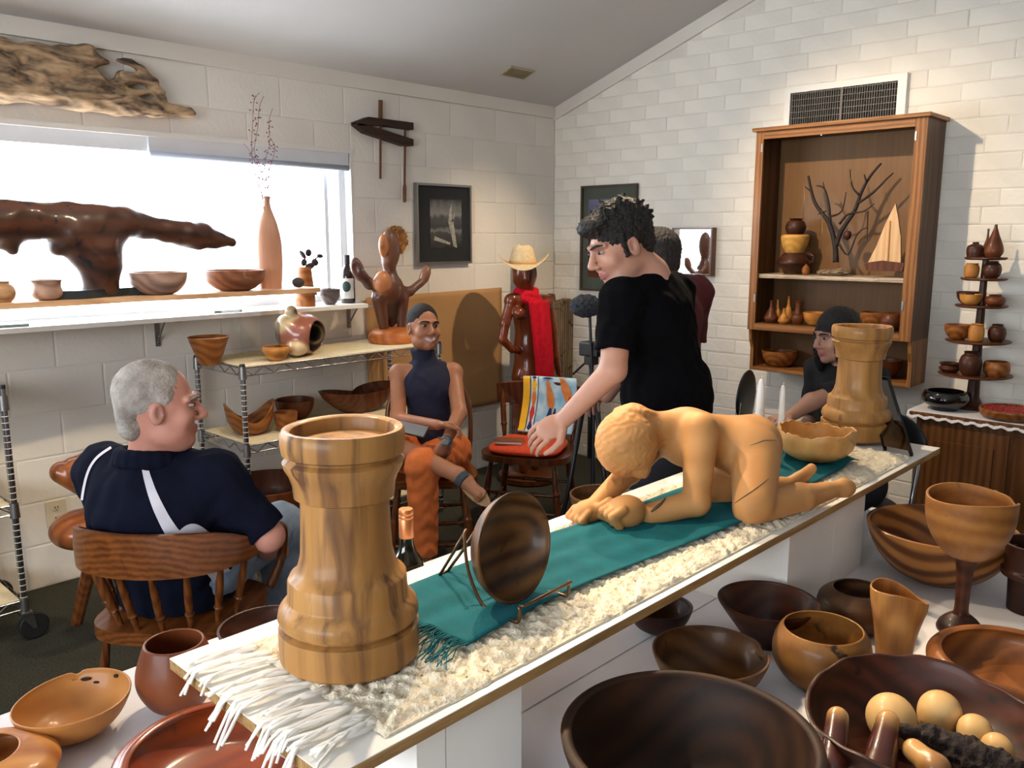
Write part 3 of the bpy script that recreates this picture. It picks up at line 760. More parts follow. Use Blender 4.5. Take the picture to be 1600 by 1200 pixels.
# left side of the low table
def drill(t, r, z, i): return (r * (1 + .02 * math.sin(2 * t)), z + (.05 * math.sin(t + 2.2) + .025 * math.sin(2 * t) if z > .2 else 0) * z - (.07 * math.exp(-(((t - 1.15 + math.pi) % (2 * math.pi) - math.pi) / .07) ** 2) if z > .6 else 0))
hb = turned('honey_bowl', 'honey-coloured thin bowl with worm holes and a notch, lower left', 'bowl', 113, 1090, 172, ZC, bowlc(.72, .3, .78), W['honey'], .035, 96, drill)
hx, hy, hr, hh = fit(113, 1090, 172, ZC, .36)
dk = plain('burnt_hole', srgb(40, 24, 14), .9)
for (px, py, a, b_) in ((134, 1061, .010, .004), (151, 1066, .007, .003), (181, 1056, .005, .004), (160, 1081, .006, .004)):
    p = V((hx, hy, ZC)); d = ray(px, py)                      # a worm hole through the far wall of the bowl
    t = (hy + hr * .62 - 0) / d.y; q = EYEP + d * t
    dd = V((q.x - hx, q.y - hy, 0)).normalized(); q = V((hx, hy, 0)) + dd * hr * .905; q.z = ZC + hh * .75
    q2 = EYEP + d * ((q - EYEP).dot(dd) / d.dot(dd))
    MB().lathe([(0, 0), (a, 0), (a * .8, .002), (0, .002)], 14, m=Matrix.Translation(q2 - V(hb.location)) @ (-dd).to_track_quat('Z', 'Y').to_matrix().to_4x4() @ Matrix.Diagonal((1, b_ / a, 1, 1))).build('worm_hole', dk, hb)
turned('egg_vase', 'terracotta-brown egg-shaped wooden vase beside the white fringe', 'vase', 272, 1003, 90, ZC, [(.5, 0), (.95, .3), (1.3, .95), (1.32, 1.5), (1.15, 2.1), (1.0, 2.5)], W['terra'], .08, 56)
turned('glossy_bowl', 'glossy orange-red burl bowl beneath the fringe at bottom', 'bowl', 344, 1170, 292, ZC, [(.35, 0), (.5, .03), (.86, .2), (1.04, .38), (1.08, .46), (1.0, .5)], W['cherry'], .1, 72)
turned('corner_pot', 'striped tan pot cut off at the bottom left corner', 'pot', -28, 1176, 110, ZC, [(.8, 0), (1.5, .25), (1.95, .65), (1.75, 1.0), (1.2, 1.24), (1.0, 1.3)], wood('tan_stripe', srgb(204, 146, 92), srgb(158, 96, 54), axis=0, scale=9, rings=.4), .09)
turned('red_dish', 'red-brown shallow bowl rim peeking out behind the board corner', 'bowl', 418, 978, 150, ZC, bowlc(.62, .4), W['redbrown'], .06)
turned('small_brown_bowl', 'small speckled brown bowl behind the board near the kneeling carving', 'bowl', 942, 772, 104, ZC, bowlc(1.05, .4), W['pecan'], .06)

# chess rooks
RK = [(0, 0), (.104, 0), (.110, .006), (.111, .03), (.1105, .055), (.0985, .0585), (.0985, .0635), (.1085, .0665), (.111, .074), (.1085, .086), (.0995, .097), (.0955, .1005), (.0945, .104), (.0925, .134), (.0905, .1375), (.0835, .142), (.0765, .155), (.0715, .175), (.0695, .21), (.0685, .25), (.0685, .262), (.077, .266), (.0785, .285), (.083, .3), (.0905, .313), (.0925, .322), (.0845, .3275), (.0845, .331), (.0925, .335), (.095, .35), (.0945, .366), (.091, .372), (.083, .372), (.079, .369), (.077, .355), (.075, .350), (0, .351)]
def facet(t, r, z, i):
    k_ = .016 if .11 < z < .31 and r > .05 else .004
    return (r * (1 + k_ * abs(math.sin(6 * t + .4)) - k_ * .5 + .003 * math.sin(2 * t + z * 9)), z + .0012 * math.sin(2 * t + 1) * (r > .05))
for (x, y, mt, lb, rz) in ((.738, 1.062, W['maple'], 'large carved rook chess piece, near one on the wool runner', .4), (2.80, 1.075, W['maple2'], 'large carved rook chess piece, far one behind the ragged bowl', 2.0)):
    o = MB().lathe(RK, 96, facet).build('carved_rook', mt, loc=(x, y, BT + .0115), rot=(0, 0, rz), smooth=True, auto=38)
    tag(o, lb, 'carving', 'carved rooks')
# bowl on wire easel
pc_ = at(790, 853, 1.54)
pl = MB().lathe([(a * .1, b_ * .1) for a, b_ in vessel([(.3, 0), (.5, .05), (.82, .25), (.97, .5), (1, .6)], .05)], 64, lambda t, r, z, i: (r * (1 + .02 * math.sin(2 * t)), z))
nrm = V((.05, -1.0, .16)); side = V((0, 0, 1)).cross(nrm).normalized()
mm_ = nrm.to_track_quat('Z', 'Y').to_matrix().to_4x4()
ob = pl.build('leaning_bowl', W['platewood'], smooth=True, auto=55)
ob.matrix_world = Matrix.Translation(pc_ - nrm.normalized() * .035) @ mm_
tag(ob, 'mottled brown bowl propped upright on a wire easel', 'bowl')
es = empty('wire_easel', (pc_.x, pc_.y, BT + .016), 0, 'bent bronze wire easel holding the upright bowl', 'easel')
br = plain('bronze_wire', srgb(112, 88, 66), .35, .9, var=.1)
o0 = V(es.location); n2 = V((nrm.x, nrm.y, 0)).normalized(); s2 = side
def E_(a, b_, z): return n2 * a + s2 * b_ + V((0, 0, z))
zc_ = pc_.z - (BT + .016)
for s in (-1, 1):
    MB().tube([V(q) for q in cr([tuple(E_(*p_)) for p_ in ((.092, s * .07, .034), (.090, s * .07, .006), (.07, s * .07, .0035), (.01, s * .066, .0038), (-.045, s * .05, .05), (-.075, s * .03, .105), (-.082, s * .018, .116))], 4)], .0032, 8).build('front_leg', br, es, smooth=True)
MB().tube([E_(.092, -.07, .034), E_(.100, -.066, .036), E_(.100, .066, .036), E_(.092, .07, .034)], .0032, 8).build('lip', br, es, smooth=True)
MB().tube([E_(-.082, -.018, .116), E_(-.12, -.015, .06), E_(-.16, -.012, .005), E_(-.162, .012, .005), E_(-.12, .015, .06), E_(-.082, .018, .116)], .0032, 8).build('rear_leg', br, es, smooth=True)
# ragged translucent bowl
def ragged(t, r, z, i):
    k_ = max(0, min(1, z / .62)) ** 2
    return (r * (1 + .03 * k_ * math.sin(5 * t)), z + k_ * (.05 * math.sin(2 * t + 4.6) + .03 * math.sin(7 * t) + .022 * abs(math.sin(12 * t)) + .014 * math.sin(23 * t)))
rw = wood('ragged_cream', srgb(222, 184, 132), srgb(184, 132, 82), axis=2, scale=9, rings=.2, coat=.1, rough=.5, spalt=(.3, .16, .08))
turned('ragged_bowl', 'pale thin bowl with a ragged broken-looking rim on the teal cloth', 'bowl', 1276, 672, 116, BT + .02, [(.4, 0), (.62, .06), (.9, .28), (1.0, .6), (.98, .78)], rw, .045, 120, ragged)
# black tilted frame behind the far rook
fb = zp(1425, 712, BT); 
fk = empty('black_frame_stand', (2.70, .96, BT + .0005), 0, 'black tilted open frame stand at the far end of the board', 'frame stand')
gk = plain('gloss_black', srgb(18, 18, 20), .15, var=.1)
base_a, top_a = zp(1424, 711, BT + .006), at(1388, 592, 2.93)
dirx = V((.15, .99, 0)).normalized() * .085
q0 = base_a - V(fk.location); q1 = top_a - V(fk.location)
for nm, P, Q in (('side_bar', q0, q1), ('side_bar', q0 + dirx, q1 + dirx), ('top_bar', q1, q1 + dirx)):
    MB().tube([P, Q], .0075, 4).build(nm, gk, fk)
MB().prism([q0 + V((-.002, .002, .012)), q1, q1 + dirx, q0 + dirx + V((-.002, .002, .012))], (.003, .001, 0)).build('tinted_panel', thin_glass('smoked_panel', (.12, .11, .10), .3), fk)
MB().tube([q1 + dirx * .5 + V((.008, 0, -.004)), V((q1.x + .1, q1.y - .03, .006))], .005, 6).build('strut', gk, fk)
# white taper candles (stand behind the board on the low shelf of the far table)
cw = plain('white_wax', srgb(238, 236, 232), .4, var=.02)
for (px, y0, y1, wp, D, lb) in ((1190, 592, 650, 15, 2.55, 'taller white taper candle behind the carving'), (1224, 602, 660, 11, 2.75, 'shorter white taper candle nearer the ragged bowl')):
    b_ = V((at(px, y0, D).x, at(px, y0, D).y, BT)); top = at(px, y0, D); r0 = wp / 2 * D / FPX; hgt = top.z - BT
    b_.y = min(b_.y, 1.262)
    cd = empty('taper_candle', (b_.x, b_.y, BT + .0005), 0, lb, 'candle')
    MB().lathe([(0, 0), (r0 * 1.05, 0), (r0, hgt * .5), (r0 * .8, hgt * .9), (r0 * .45, hgt * .985), (0, hgt)], 20).build('wax', cw, cd, smooth=True, auto=50)
    MB().tube([(0, 0, hgt * .98), (.001, 0, hgt + .006), (.004, 0, hgt + .009)], .0009, 5).build('wick', M['white'], cd)
# wine bottle behind the board
bx = at(634, 795, 1.77)
wb = empty('wine_bottle', (bx.x, bx.y, ZC), 0, 'dark wine bottle with copper screw cap behind the near rook', 'bottle')
ht = bx.z - ZC
gl_ = plain('dark_green_glass', srgb(14, 20, 12), .08, var=.1, coat=.6)
MB().lathe([(0, 0), (.034, 0), (.037, .004), (.037, ht - .13), (.033, ht - .112), (.022, ht - .095), (.0155, ht - .08), (.0145, ht - .05), (.0145, ht - .01), (0, ht - .01)], 36).build('glass_body', gl_, wb, smooth=True, auto=50)
cp = plain('copper_cap', srgb(206, 132, 84), .35, .6, var=.05)
MB().lathe([(.0152, ht - .062), (.0154, ht - .06), (.0154, ht - .021), (.0148, ht - .020), (.0154, ht - .019), (.0154, ht - .013), (.0148, ht - .012), (.0154, ht - .011), (.0154, ht - .003), (.0145, ht), (0, ht)], 32).build('cap', cp, wb, smooth=True, auto=40)
MB().lathe([(.0373, .03), (.0376, .03), (.0376, .115), (.0373, .115)], 36).build('paper_label', M['white'], wb, smooth=True)
# ------------------------------------------------------------------ soft-union field modelling for carved and living shapes
class SDF:
    def __init__(s, vox, k=.02): s.v = vox; s.k = k; s.p = []
    def cap(s, a, b, ra, rb=None, k=None, c=None, op=1, flat=0, ca=None):
        rb = ra if rb is None else rb
        s.p.append(('cap', np.array(a, float), np.array(b, float), ra, rb, s.k if k is None else k, c, op, flat)); return s
    def chain(s, pts, rads, k=None, c=None):
        for i in range(len(pts) - 1): s.cap(pts[i], pts[i + 1], rads[i], rads[i + 1], k, c)
        return s
    def ell(s, c0, r, R=None, k=None, c=None, op=1):
        R = np.eye(3) if R is None else np.array(R, float)
        s.p.append(('ell', np.array(c0, float), np.array(r, float), R, 0, s.k if k is None else k, c, op, 0)); return s
    def box(s, c0, h, R=None, rd=.01, k=None, c=None, op=1):
        R = np.eye(3) if R is None else np.array(R, float)
        s.p.append(('box', np.array(c0, float), np.array(h, float), R, rd, s.k if k is None else k, c, op, 0)); return s
    @staticmethod
    def ev(q, P):
        if q[0] == 'cap':
            a, b, ra, rb = q[1:5]; d = b - a; L2 = max(float(d @ d), 1e-9); w_ = P - a
            t = np.clip((w_ @ d) / L2, 0, 1); dd = np.linalg.norm(w_ - t[..., None] * d, axis=-1) - (ra + (rb - ra) * t)
            if q[8]:
                u = d / math.sqrt(L2); e = (P - b) @ u
                dd = np.maximum(dd, e)
                if q[8] == 2: dd = np.maximum(dd, -(w_ @ u))
            return dd
        if q[0] == 'ell':
            w_ = (P - q[1]) @ q[3]; k0 = np.linalg.norm(w_ / q[2], axis=-1); k1 = np.linalg.norm(w_ / (q[2] ** 2), axis=-1)
            return k0 * (k0 - 1) / np.maximum(k1, 1e-9)
        w_ = np.abs((P - q[1]) @ q[3]) - (q[2] - q[4])
        return np.linalg.norm(np.maximum(w_, 0), axis=-1) + np.minimum(w_.max(-1), 0) - q[4]
    @staticmethod
    def bb(q):
        if q[0] == 'cap':
            r = max(q[3], q[4]); return np.minimum(q[1], q[2]) - r, np.maximum(q[1], q[2]) + r
        r = np.abs(q[3]) @ q[2]; return q[1] - r, q[1] + r
    def mesh(s, name, colors=False, post=None, base=(.5, .5, .5)):
        lo = np.min([s.bb(q)[0] for q in s.p if q[7] > 0], 0) - 3 * s.v; hi = np.max([s.bb(q)[1] for q in s.p if q[7] > 0], 0) + 3 * s.v
        n = np.ceil((hi - lo) / s.v).astype(int) + 1
        D = np.full(n, 1.0, np.float32); ax = [lo[i] + s.v * np.arange(n[i]) for i in range(3)]
        for q in s.p:
            k = q[5]; a, b = s.bb(q); mg = k + 2 * s.v
            i0 = np.maximum(((a - mg - lo) / s.v).astype(int), 0); i1 = np.minimum(((b + mg - lo) / s.v).astype(int) + 2, n)
            if np.any(i1 <= i0): continue
            sl = tuple(slice(i0[i], i1[i]) for i in range(3))
            P = np.stack(np.meshgrid(*[ax[i][sl[i]] for i in range(3)], indexing='ij'), -1)
            d = s.ev(q, P).astype(np.float32); A = D[sl]
            if q[7] > 0:
                h = np.maximum(k - np.abs(A - d), 0) / max(k, 1e-6); D[sl] = np.minimum(A, d) - h * h * k * .25
            else:
                d = -d; h = np.maximum(k - np.abs(A - d), 0) / max(k, 1e-6); D[sl] = np.maximum(A, d) + h * h * k * .25
        if post is not None:
            P = np.stack(np.meshgrid(*ax, indexing='ij'), -1); D = post(P, D).astype(np.float32)
        # surface nets
        S = D < 0
        c_ = [S[i:n[0] - 1 + i, j:n[1] - 1 + j, m:n[2] - 1 + m] for i in (0, 1) for j in (0, 1) for m in (0, 1)]
        cnt = np.sum(c_, 0, dtype=np.uint8); mix = (cnt > 0) & (cnt < 8)
        idx = np.argwhere(mix); ids = np.full(mix.shape, -1, np.int32); ids[mix] = np.arange(len(idx))
        off = np.array([(i, j, m) for i in (0, 1) for j in (0, 1) for m in (0, 1)])
        vals = np.stack([D[tuple((idx + o_).T)] for o_ in off], 1)
        acc = np.zeros((len(idx), 3)); num = np.zeros(len(idx))
        for a in range(8):
            for b in range(a + 1, 8):
                if np.abs(off[a] - off[b]).sum() != 1: continue
                va, vb = vals[:, a], vals[:, b]; m_ = (va < 0) != (vb < 0)
                t = np.where(m_, va / np.where(m_, va - vb, 1), 0)
                acc += np.where(m_[:, None], off[a] + t[:, None] * (off[b] - off[a]), 0); num += m_
        vert = lo + s.v * (idx + acc / num[:, None])
        F = []
        for a in range(3):
            b, c2 = (a + 1) % 3, (a + 2) % 3
            sl0 = [slice(None)] * 3; sl1 = [slice(None)] * 3; sl0[a] = slice(0, n[a] - 1); sl1[a] = slice(1, n[a])
            s0, s1 = S[tuple(sl0)], S[tuple(sl1)]
            e = np.argwhere(s0 != s1); e = e[(e[:, b] > 0) & (e[:, c2] > 0) & (e[:, b] < n[b] - 1) & (e[:, c2] < n[c2] - 1)]
            if not len(e): continue
            fl = s0[tuple(e.T)]
            def cell(db, dc):
                q = e.copy(); q[:, b] -= db; q[:, c2] -= dc; return ids[tuple(q.T)]
            quad = np.stack([cell(0, 0), cell(1, 0), cell(1, 1), cell(0, 1)], 1)
            quad[~fl] = quad[~fl][:, ::-1]
            F.append(quad)
        F = np.concatenate(F); F = F[(F >= 0).all(1)]
        me = bpy.data.meshes.new(name)
        me.vertices.add(len(vert)); me.vertices.foreach_set('co', vert.astype(np.float32).ravel())
        me.loops.add(F.size); me.loops.foreach_set('vertex_index', F.ravel().astype(np.int32))
        me.polygons.add(len(F)); me.polygons.foreach_set('loop_start', np.arange(0, F.size, 4, dtype=np.int32))
        me.update(calc_edges=True); me.validate()
        if colors:
            best = np.full(len(vert), 9.0); C_ = np.tile(np.array(base, float), (len(vert), 1)); wsum = np.zeros(len(vert)); cs = np.zeros((len(vert), 3))
            for q in s.p:
                if q[7] < 0 and q[6] is None: continue
                if q[6] is None: cq = np.array(base)
                else: cq = np.array(q[6])
                d = np.abs(s.ev(q, vert)) if q[7] > 0 else np.maximum(np.abs(s.ev(q, vert)) - .001, 0)
                w_ = np.exp(-np.minimum(d / (s.v * .9), 40)) + 1e-18
                cs += w_[:, None] * cq; wsum += w_
            C_ = cs / wsum[:, None]
            at_ = me.color_attributes.new('Col', 'FLOAT_COLOR', 'POINT')
            at_.data.foreach_set('color', np.concatenate([C_, np.ones((len(C_), 1))], 1).astype(np.float32).ravel())
        return me
    def build(s, name, mt, parent=None, colors=False, post=None, base=(.5, .5, .5), origin=None, smooth_it=0):
        me = s.mesh(name, colors, post, base)
        o = mobj(name, me, mt)
        if smooth_it:
            md = o.modifiers.new('s', 'SMOOTH'); md.iterations = smooth_it; md.factor = .5
        if parent is not None: o.parent = parent; o.matrix_parent_inverse = Matrix.Translation(parent.location).inverted() if parent.rotation_euler.z == 0 else parent.matrix_basis.inverted()
        return o
def wobble(amp, sc_, seed=0.0):
    def f(P, D):
        x, y, z = P[..., 0] * sc_ + seed, P[..., 1] * sc_ + seed * 1.3, P[..., 2] * sc_ - seed
        return D + amp * (np.sin(x + 1.7 * np.sin(y * 1.3)) * np.sin(y * 1.1 + 1.3 * np.sin(z)) + .5 * np.sin(2.3 * z + 2 * np.sin(x * 1.7)))
    return f
def set_origin(o, p):
    p = V(p); o.data.transform(Matrix.Translation(-p)); o.location = p
def rot3(xd, zd):
    """columns = local x, y, z axes in world (z given, x approximately)"""
    z = V(zd).normalized(); y = z.cross(V(xd)).normalized(); x = y.cross(z)
    return np.array([[x.x, y.x, z.x], [x.y, y.y, z.y], [x.z, y.z, z.z]])

# ------------------------------------------------------------------ kneeling figure carving
S = SDF(.0037, .02)
A = lambda x, y, d: np.array(at(x, y, d))
hd_ = A(979, 692, 2.02)
S.ell(hd_, (.078, .074, .082), k=.01)
S.ell(A(990, 645, 2.04), (.052, .048, .017), rot3((1, 0, 0), (.25, .1, 1)), k=.003); S.ell(A(990, 643, 2.04), (.034, .032, .021), rot3((1, 0, 0), (.25, .1, 1)), k=.003)       # hair coil
S.cap(A(1003, 700, 2.02), A(1003, 735, 2.0), .022, .02, k=.012)                          # ear and jaw
S.cap(A(1005, 672, 2.05), A(1062, 672, 2.09), .043, .05)
S.ell(A(1078, 688, 2.10), (.075, .085, .065), k=.03)
S.cap(A(1080, 682, 2.09), A(1130, 690, 2.13), .066, .058, k=.03)
S.cap(A(1130, 688, 2.13), A(1172, 695, 2.16), .058, .078, k=.03)
S.cap(A(1165, 700, 2.10), A(1172, 700, 2.22), .07, .07, k=.03)
S.cap(A(1095, 672, 2.03), A(1088, 785, 1.985), .043, .031, k=.018)                       # near arm
S.cap(A(1088, 785, 1.985), A(1015, 804, 1.97), .032, .026, k=.012)
S.cap(A(1020, 690, 2.13), A(985, 735, 2.10), .04, .032, k=.018)                          # far arm
S.cap(A(985, 735, 2.10), A(930, 790, 2.0), .03, .022, k=.012)
S.cap(A(1180, 712, 2.08), A(1178, 785, 1.98), .062, .049, k=.018)                        # near thigh, shin, foot
S.cap(A(1174, 795, 1.978), A(1250, 778, 2.07), .043, .036, k=.006)
S.cap(A(1250, 778, 2.07), A(1290, 768, 2.13), .036, .022, k=.012)
S.cap(A(1285, 768, 2.12), A(1325, 762, 2.17), .021, .020, k=.01)
S.cap(A(1165, 705, 2.22), A(1118, 775, 2.14), .06, .048, k=.018)                         # far thigh, shin, foot sole
S.cap(A(1118, 780, 2.14), A(1220, 762, 2.27), .04, .03, k=.008)
S.cap(A(1222, 764, 2.27), A(1250, 748, 2.28), .022, .019, k=.01); S.cap(A(1250, 748, 2.28), A(1268, 732, 2.27), .018, .014, k=.008)
def fist(S, c0, out, up, r, side):
    out = np.array(out) / np.linalg.norm(out); up = np.array(up) / np.linalg.norm(up); sd = np.cross(out, up)
    S.ell(c0, (r * 1.1, r * .95, r * .85), k=.008)
    for i in range(4):
        o_ = (i - 1.5) * r * .5
        a = c0 + sd * o_ + out * r * .55 + up * r * .35; b = c0 + sd * o_ + out * r * 1.12 + up * r * .02; c2 = c0 + sd * o_ + out * r * .75 - up * r * .5
        S.chain([a, b, c2], [r * .25, r * .25, r * .22], k=.0015)
    S.chain([c0 + sd * side * r * .8 + up * r * .1, c0 + sd * side * r * .95 + out * r * .5 - up * r * .2, c0 + sd * side * r * .5 + out * r * 1.0 - up * r * .3], [r * .33, r * .3, r * .25], k=.004)
fist(S, A(978, 800, 1.955), np.array(-RT) * .9 - np.array(FW) * .35, (0, 0, 1), .046, 1)
fist(S, A(918, 800, 1.985), np.array(-RT) * .7 - np.array(FW) * .5 - np.array((0, 0, .3)), (0, 0, 1), .034, 1)
carv = wood('tan_carving', srgb(206, 158, 116), srgb(174, 126, 84), axis=0, scale=5, rings=.25, coat=0, rough=.55, contrast=.8)
S.ell(A(1318, 763, 2.16), (.026, .022, .027), k=.012)
kf = S.build('kneeling_carving', carv, smooth_it=1, post=lambda P, D: D - .0016 * np.sin(P[..., 0] * 260 + 3 * np.sin(P[..., 2] * 150)) * np.sin(P[..., 1] * 240 + 2 * np.sin(P[..., 0] * 130)) * (np.linalg.norm(P - hd_, axis=-1) < .1))
minz = min(v.co.z for v in kf.data.vertices)
tag(kf, 'tan wooden carving of a kneeling nude figure bowed over its fists', 'carving')
for v in kf.data.vertices: v.co.z = max(v.co.z, BT + .0175)
set_origin(kf, (1.8, 1.0, BT + .0175))
# cracks in the carving, laid just proud of the surface by projecting onto it
from mathutils.bvhtree import BVHTree
def surface_line(o, pix, rad, mt, name):
    dg = bpy.context.evaluated_depsgraph_get(); bvh = BVHTree.FromPolygons([v.co for v in o.data.vertices], [p.vertices for p in o.data.polygons])
    pts = []
    for (a, b) in zip(pix, pix[1:]):
        for t in np.linspace(0, 1, 8, endpoint=False):
            x, y = a[0] + (b[0] - a[0]) * t, a[1] + (b[1] - a[1]) * t
            h = bvh.ray_cast(EYEP - o.location, ray(x, y).normalized())
            if h[0]: pts.append(h[0] + h[1] * rad * .2)
    if len(pts) > 2: MB().tube(pts, [rad * (.4 + .6 * math.sin(math.pi * i / (len(pts) - 1))) for i in range(len(pts))], 6).build(name, mt, o, smooth=True)
ck = plain('crack_fill', srgb(92, 70, 52), .8)
surface_line(kf, [(1017, 800), (1032, 788), (1048, 770), (1056, 762)], .004, ck, 'inlay')
surface_line(kf, [(1148, 786), (1175, 768), (1205, 745)], .0014, ck, 'crack')
surface_line(kf, [(1172, 696), (1195, 688), (1218, 688)], .0012, ck, 'crack')

# ------------------------------------------------------------------ root sculpture silhouetted in the window
S = SDF(.0075, .035)
Yr = 3.74
B_ = lambda x, y, dy=0: np.array(yp(x, y, Yr + dy))
pm_ = lambda px: px * 4.05 / FPX
rp2 = [(-90, 352, 30), (-40, 350, 30), (10, 342, 24), (60, 342, 21), (105, 345, 24), (150, 352, 28), (195, 346, 20), (230, 352, 12), (262, 358, 12), (292, 362, 16), (318, 366, 14), (338, 373, 8), (362, 376, 7.5)]
for a, b in zip(rp2, rp2[1:]): S.cap(B_(a[0], a[1]), B_(b[0], b[1]), pm_(a[2]), pm_(b[2]), k=.05)
S.cap(B_(118, 365), B_(150, 400), pm_(32), pm_(28)); S.cap(B_(155, 385), B_(160, 448), pm_(30), pm_(21), k=.05); S.cap(B_(146, 420, .02), B_(143, 447, .03), pm_(14), pm_(11)); S.cap(B_(100, 372), B_(88, 384), pm_(14), pm_(9))
S.cap(B_(2, 352), B_(20, 388), pm_(20), pm_(7)); S.cap(B_(-60, 360), B_(-40, 447), pm_(24), pm_(14)); S.cap(B_(262, 362), B_(308, 382), pm_(9), pm_(5))
rtm = wood('root_wood', srgb(84, 52, 42), srgb(24, 22, 30), axis=0, scale=6, rings=.2, coat=.3, spalt=(.01, .01, .014))
rs = S.build('root_sculpture', rtm, post=wobble(.0035, 22), smooth_it=2); set_origin(rs, B_(157, 448))
rs.location.z = PZ1 + .034; tag(rs, 'dark animal-like root sculpture silhouetted against the window', 'sculpture')
bs_ = MB().prism([(a, b_ + .03 * math.sin(a * 14), 0) for a, b_ in ((-.21, -.07), (-.1, -.085), (.0, -.06), (.1, -.07), (.185, -.075), (.19, .07), (.0, .075), (-.2, .06))], (0, 0, .034)).build('base', plain('black_base', srgb(22, 32, 36), .4), rs, loc=(0, 0, -.0335))

# driftwood hung above the window
S = SDF(.007, .03); Yd = YW - .05
B2 = lambda x, y, dy=0: np.array(yp(x, y, Yd + dy)); pd_ = lambda px: px * 4.25 / FPX
def px_chain(S, L, f, g, k=.03):
    for a, b in zip(L, L[1:]): S.cap(f(a[0], a[1]), f(b[0], b[1]), g(a[2]), g(b[2]), k)
px_chain(S, [(-110, 135, 24), (-60, 125, 30), (0, 128, 24), (60, 140, 19), (120, 150, 19), (180, 162, 15), (240, 170, 11), (296, 176, 8)], B2, pd_)
px_chain(S, [(-110, 95, 18), (-60, 80, 20), (0, 82, 16), (50, 84, 13), (100, 87, 13), (135, 90, 15), (168, 97, 4)], B2, pd_)
px_chain(S, [(0, 100, 12), (50, 112, 14), (100, 115, 16), (150, 128, 12), (200, 150, 9)], B2, pd_)
px_chain(S, [(178, 138, 12), (190, 122, 9), (218, 122, 7), (238, 132, 9), (248, 152, 9), (255, 165, 8)], B2, pd_, .015)
px_chain(S, [(230, 125, 8), (222, 108, 6), (205, 97, 4), (184, 94, 2)], B2, pd_, .01)
px_chain(S, [(190, 145, 9), (215, 145, 5), (238, 140, 6)], B2, pd_, .008)
dm = wood('driftwood', srgb(190, 158, 122), srgb(66, 54, 50), axis=0, scale=11, rings=0.0, coat=0, rough=.8, stretch=.28, contrast=1.7, warp=2.5, grey=True)
dw = S.build('driftwood', dm, post=lambda P, D: D + .0022 * np.sin(P[..., 2] * 110 + 9 * np.sin(P[..., 0] * 7) + 4 * np.sin(P[..., 0] * 17 + P[..., 2] * 30)) + .006 * np.sin(P[..., 0] * 29 + 2 * np.sin(P[..., 2] * 40)) * np.sin(P[..., 2] * 41 + P[..., 0] * 8), smooth_it=1)
set_origin(dw, B2(100, 150)); tag(dw, 'gnarled driftwood branch hung on the wall above the window', 'driftwood')
for v in dw.data.vertices:                       # flat back against the wall
    if v.co.y + dw.location.y > YW - .004: v.co.y = YW - .004 - dw.location.y

# ------------------------------------------------------------------ branching figure on the wire rack
S = SDF(.006, .022); Yf = 3.84
B3 = lambda x, y, dy=0: np.array(yp(x, y, Yf + dy)); pf = lambda px: px * 4.45 / FPX
brn, tan_ = srgb(92, 54, 36), srgb(186, 120, 74)
S.cap(B3(600, 508), B3(592, 462), pf(8.5), pf(13), c=brn); S.cap(B3(627, 508), B3(628, 462), pf(7), pf(12), c=brn)
S.cap(B3(611, 500, .02), B3(610, 460), pf(8), pf(15), c=srgb(46, 26, 20))
S.ell(B3(608, 447), (pf(27), pf(20), pf(26)), c=brn, k=.04)
S.ell(B3(598, 437, -.05), (pf(16), pf(12), pf(19)), c=tan_, k=.01)
S.cap(B3(610, 425), B3(606, 408), pf(11), pf(10), c=brn)
S.ell(B3(609, 386), (pf(18), pf(15), pf(34)), c=srgb(112, 72, 52), k=.02)
S.ell(B3(599, 380, -.035), (pf(9.5), pf(6), pf(19)), c=tan_, k=.006); S.ell(B3(599, 383, -.068), (pf(5), pf(6), pf(5.5)), op=-1, k=.006, c=srgb(60, 30, 20))
S.chain([B3(592, 444), B3(577, 440), B3(566, 428)], [pf(9), pf(8), pf(9)], c=srgb(70, 42, 34)); S.ell(B3(558, 416), (pf(11), pf(9), pf(19)), rot3((1, 0, 0), (-.35, 0, 1)), c=srgb(84, 52, 42), k=.02)
S.ell(B3(556, 414, -.03), (pf(6), pf(6), pf(12)), rot3((1, 0, 0), (-.3, 0, 1)), op=-1, k=.01)
S.chain([B3(624, 450), B3(640, 452), B3(655, 440)], [pf(10), pf(7), pf(7)], c=srgb(92, 58, 44)); S.ell(B3(664, 426), (pf(9), pf(9), pf(19)), rot3((1, 0, 0), (.5, 0, 1)), c=srgb(118, 76, 52), k=.02)
S.ell(B3(663, 419, -.03), (pf(5), pf(7), pf(15)), rot3((1, 0, 0), (.5, 0, 1)), op=-1, k=.008)
fig = S.build('branching_figure', vcol('figure_wood', .38, var=.25, scale=25, coat=.3), colors=True, base=brn, smooth_it=1)
set_origin(fig, B3(612, 509)); fig.location.z = 1.0048 + .08
tag(fig, 'dark wood branching figure with paddle arms and one eye on the rack', 'sculpture')
MB().lathe([(0, 0), (.138, 0), (.148, .02), (.14, .05), (.115, .073), (.06, .083), (0, .084)], 48, lambda t, r, z, i: (r * (1 + .04 * math.sin(2 * t)), z)).build('base', wood('fig_base', srgb(196, 124, 76), srgb(150, 82, 46), axis=0, scale=8, rings=.3), fig, loc=(.005, -.0, -.0798), smooth=True, auto=60)
# burl disc on the wall behind the figure
S = SDF(.006, .01); pb = yp(617, 376, YW - .02)
S.ell(np.array(pb), (.098, .018, .088), k=.01)
bu = S.build('burl_slice', wood('burl', srgb(190, 140, 86), srgb(96, 56, 30), axis=1, scale=22, rings=.1, coat=.05, contrast=1.5), post=wobble(.006, 120, 1.0))
set_origin(bu, pb); tag(bu, 'rough-edged burl slice hung on the wall behind the figure', 'wood slice')
for v in bu.data.vertices:
    if v.co.y + bu.location.y > YW - .003: v.co.y = YW - .003 - bu.location.y

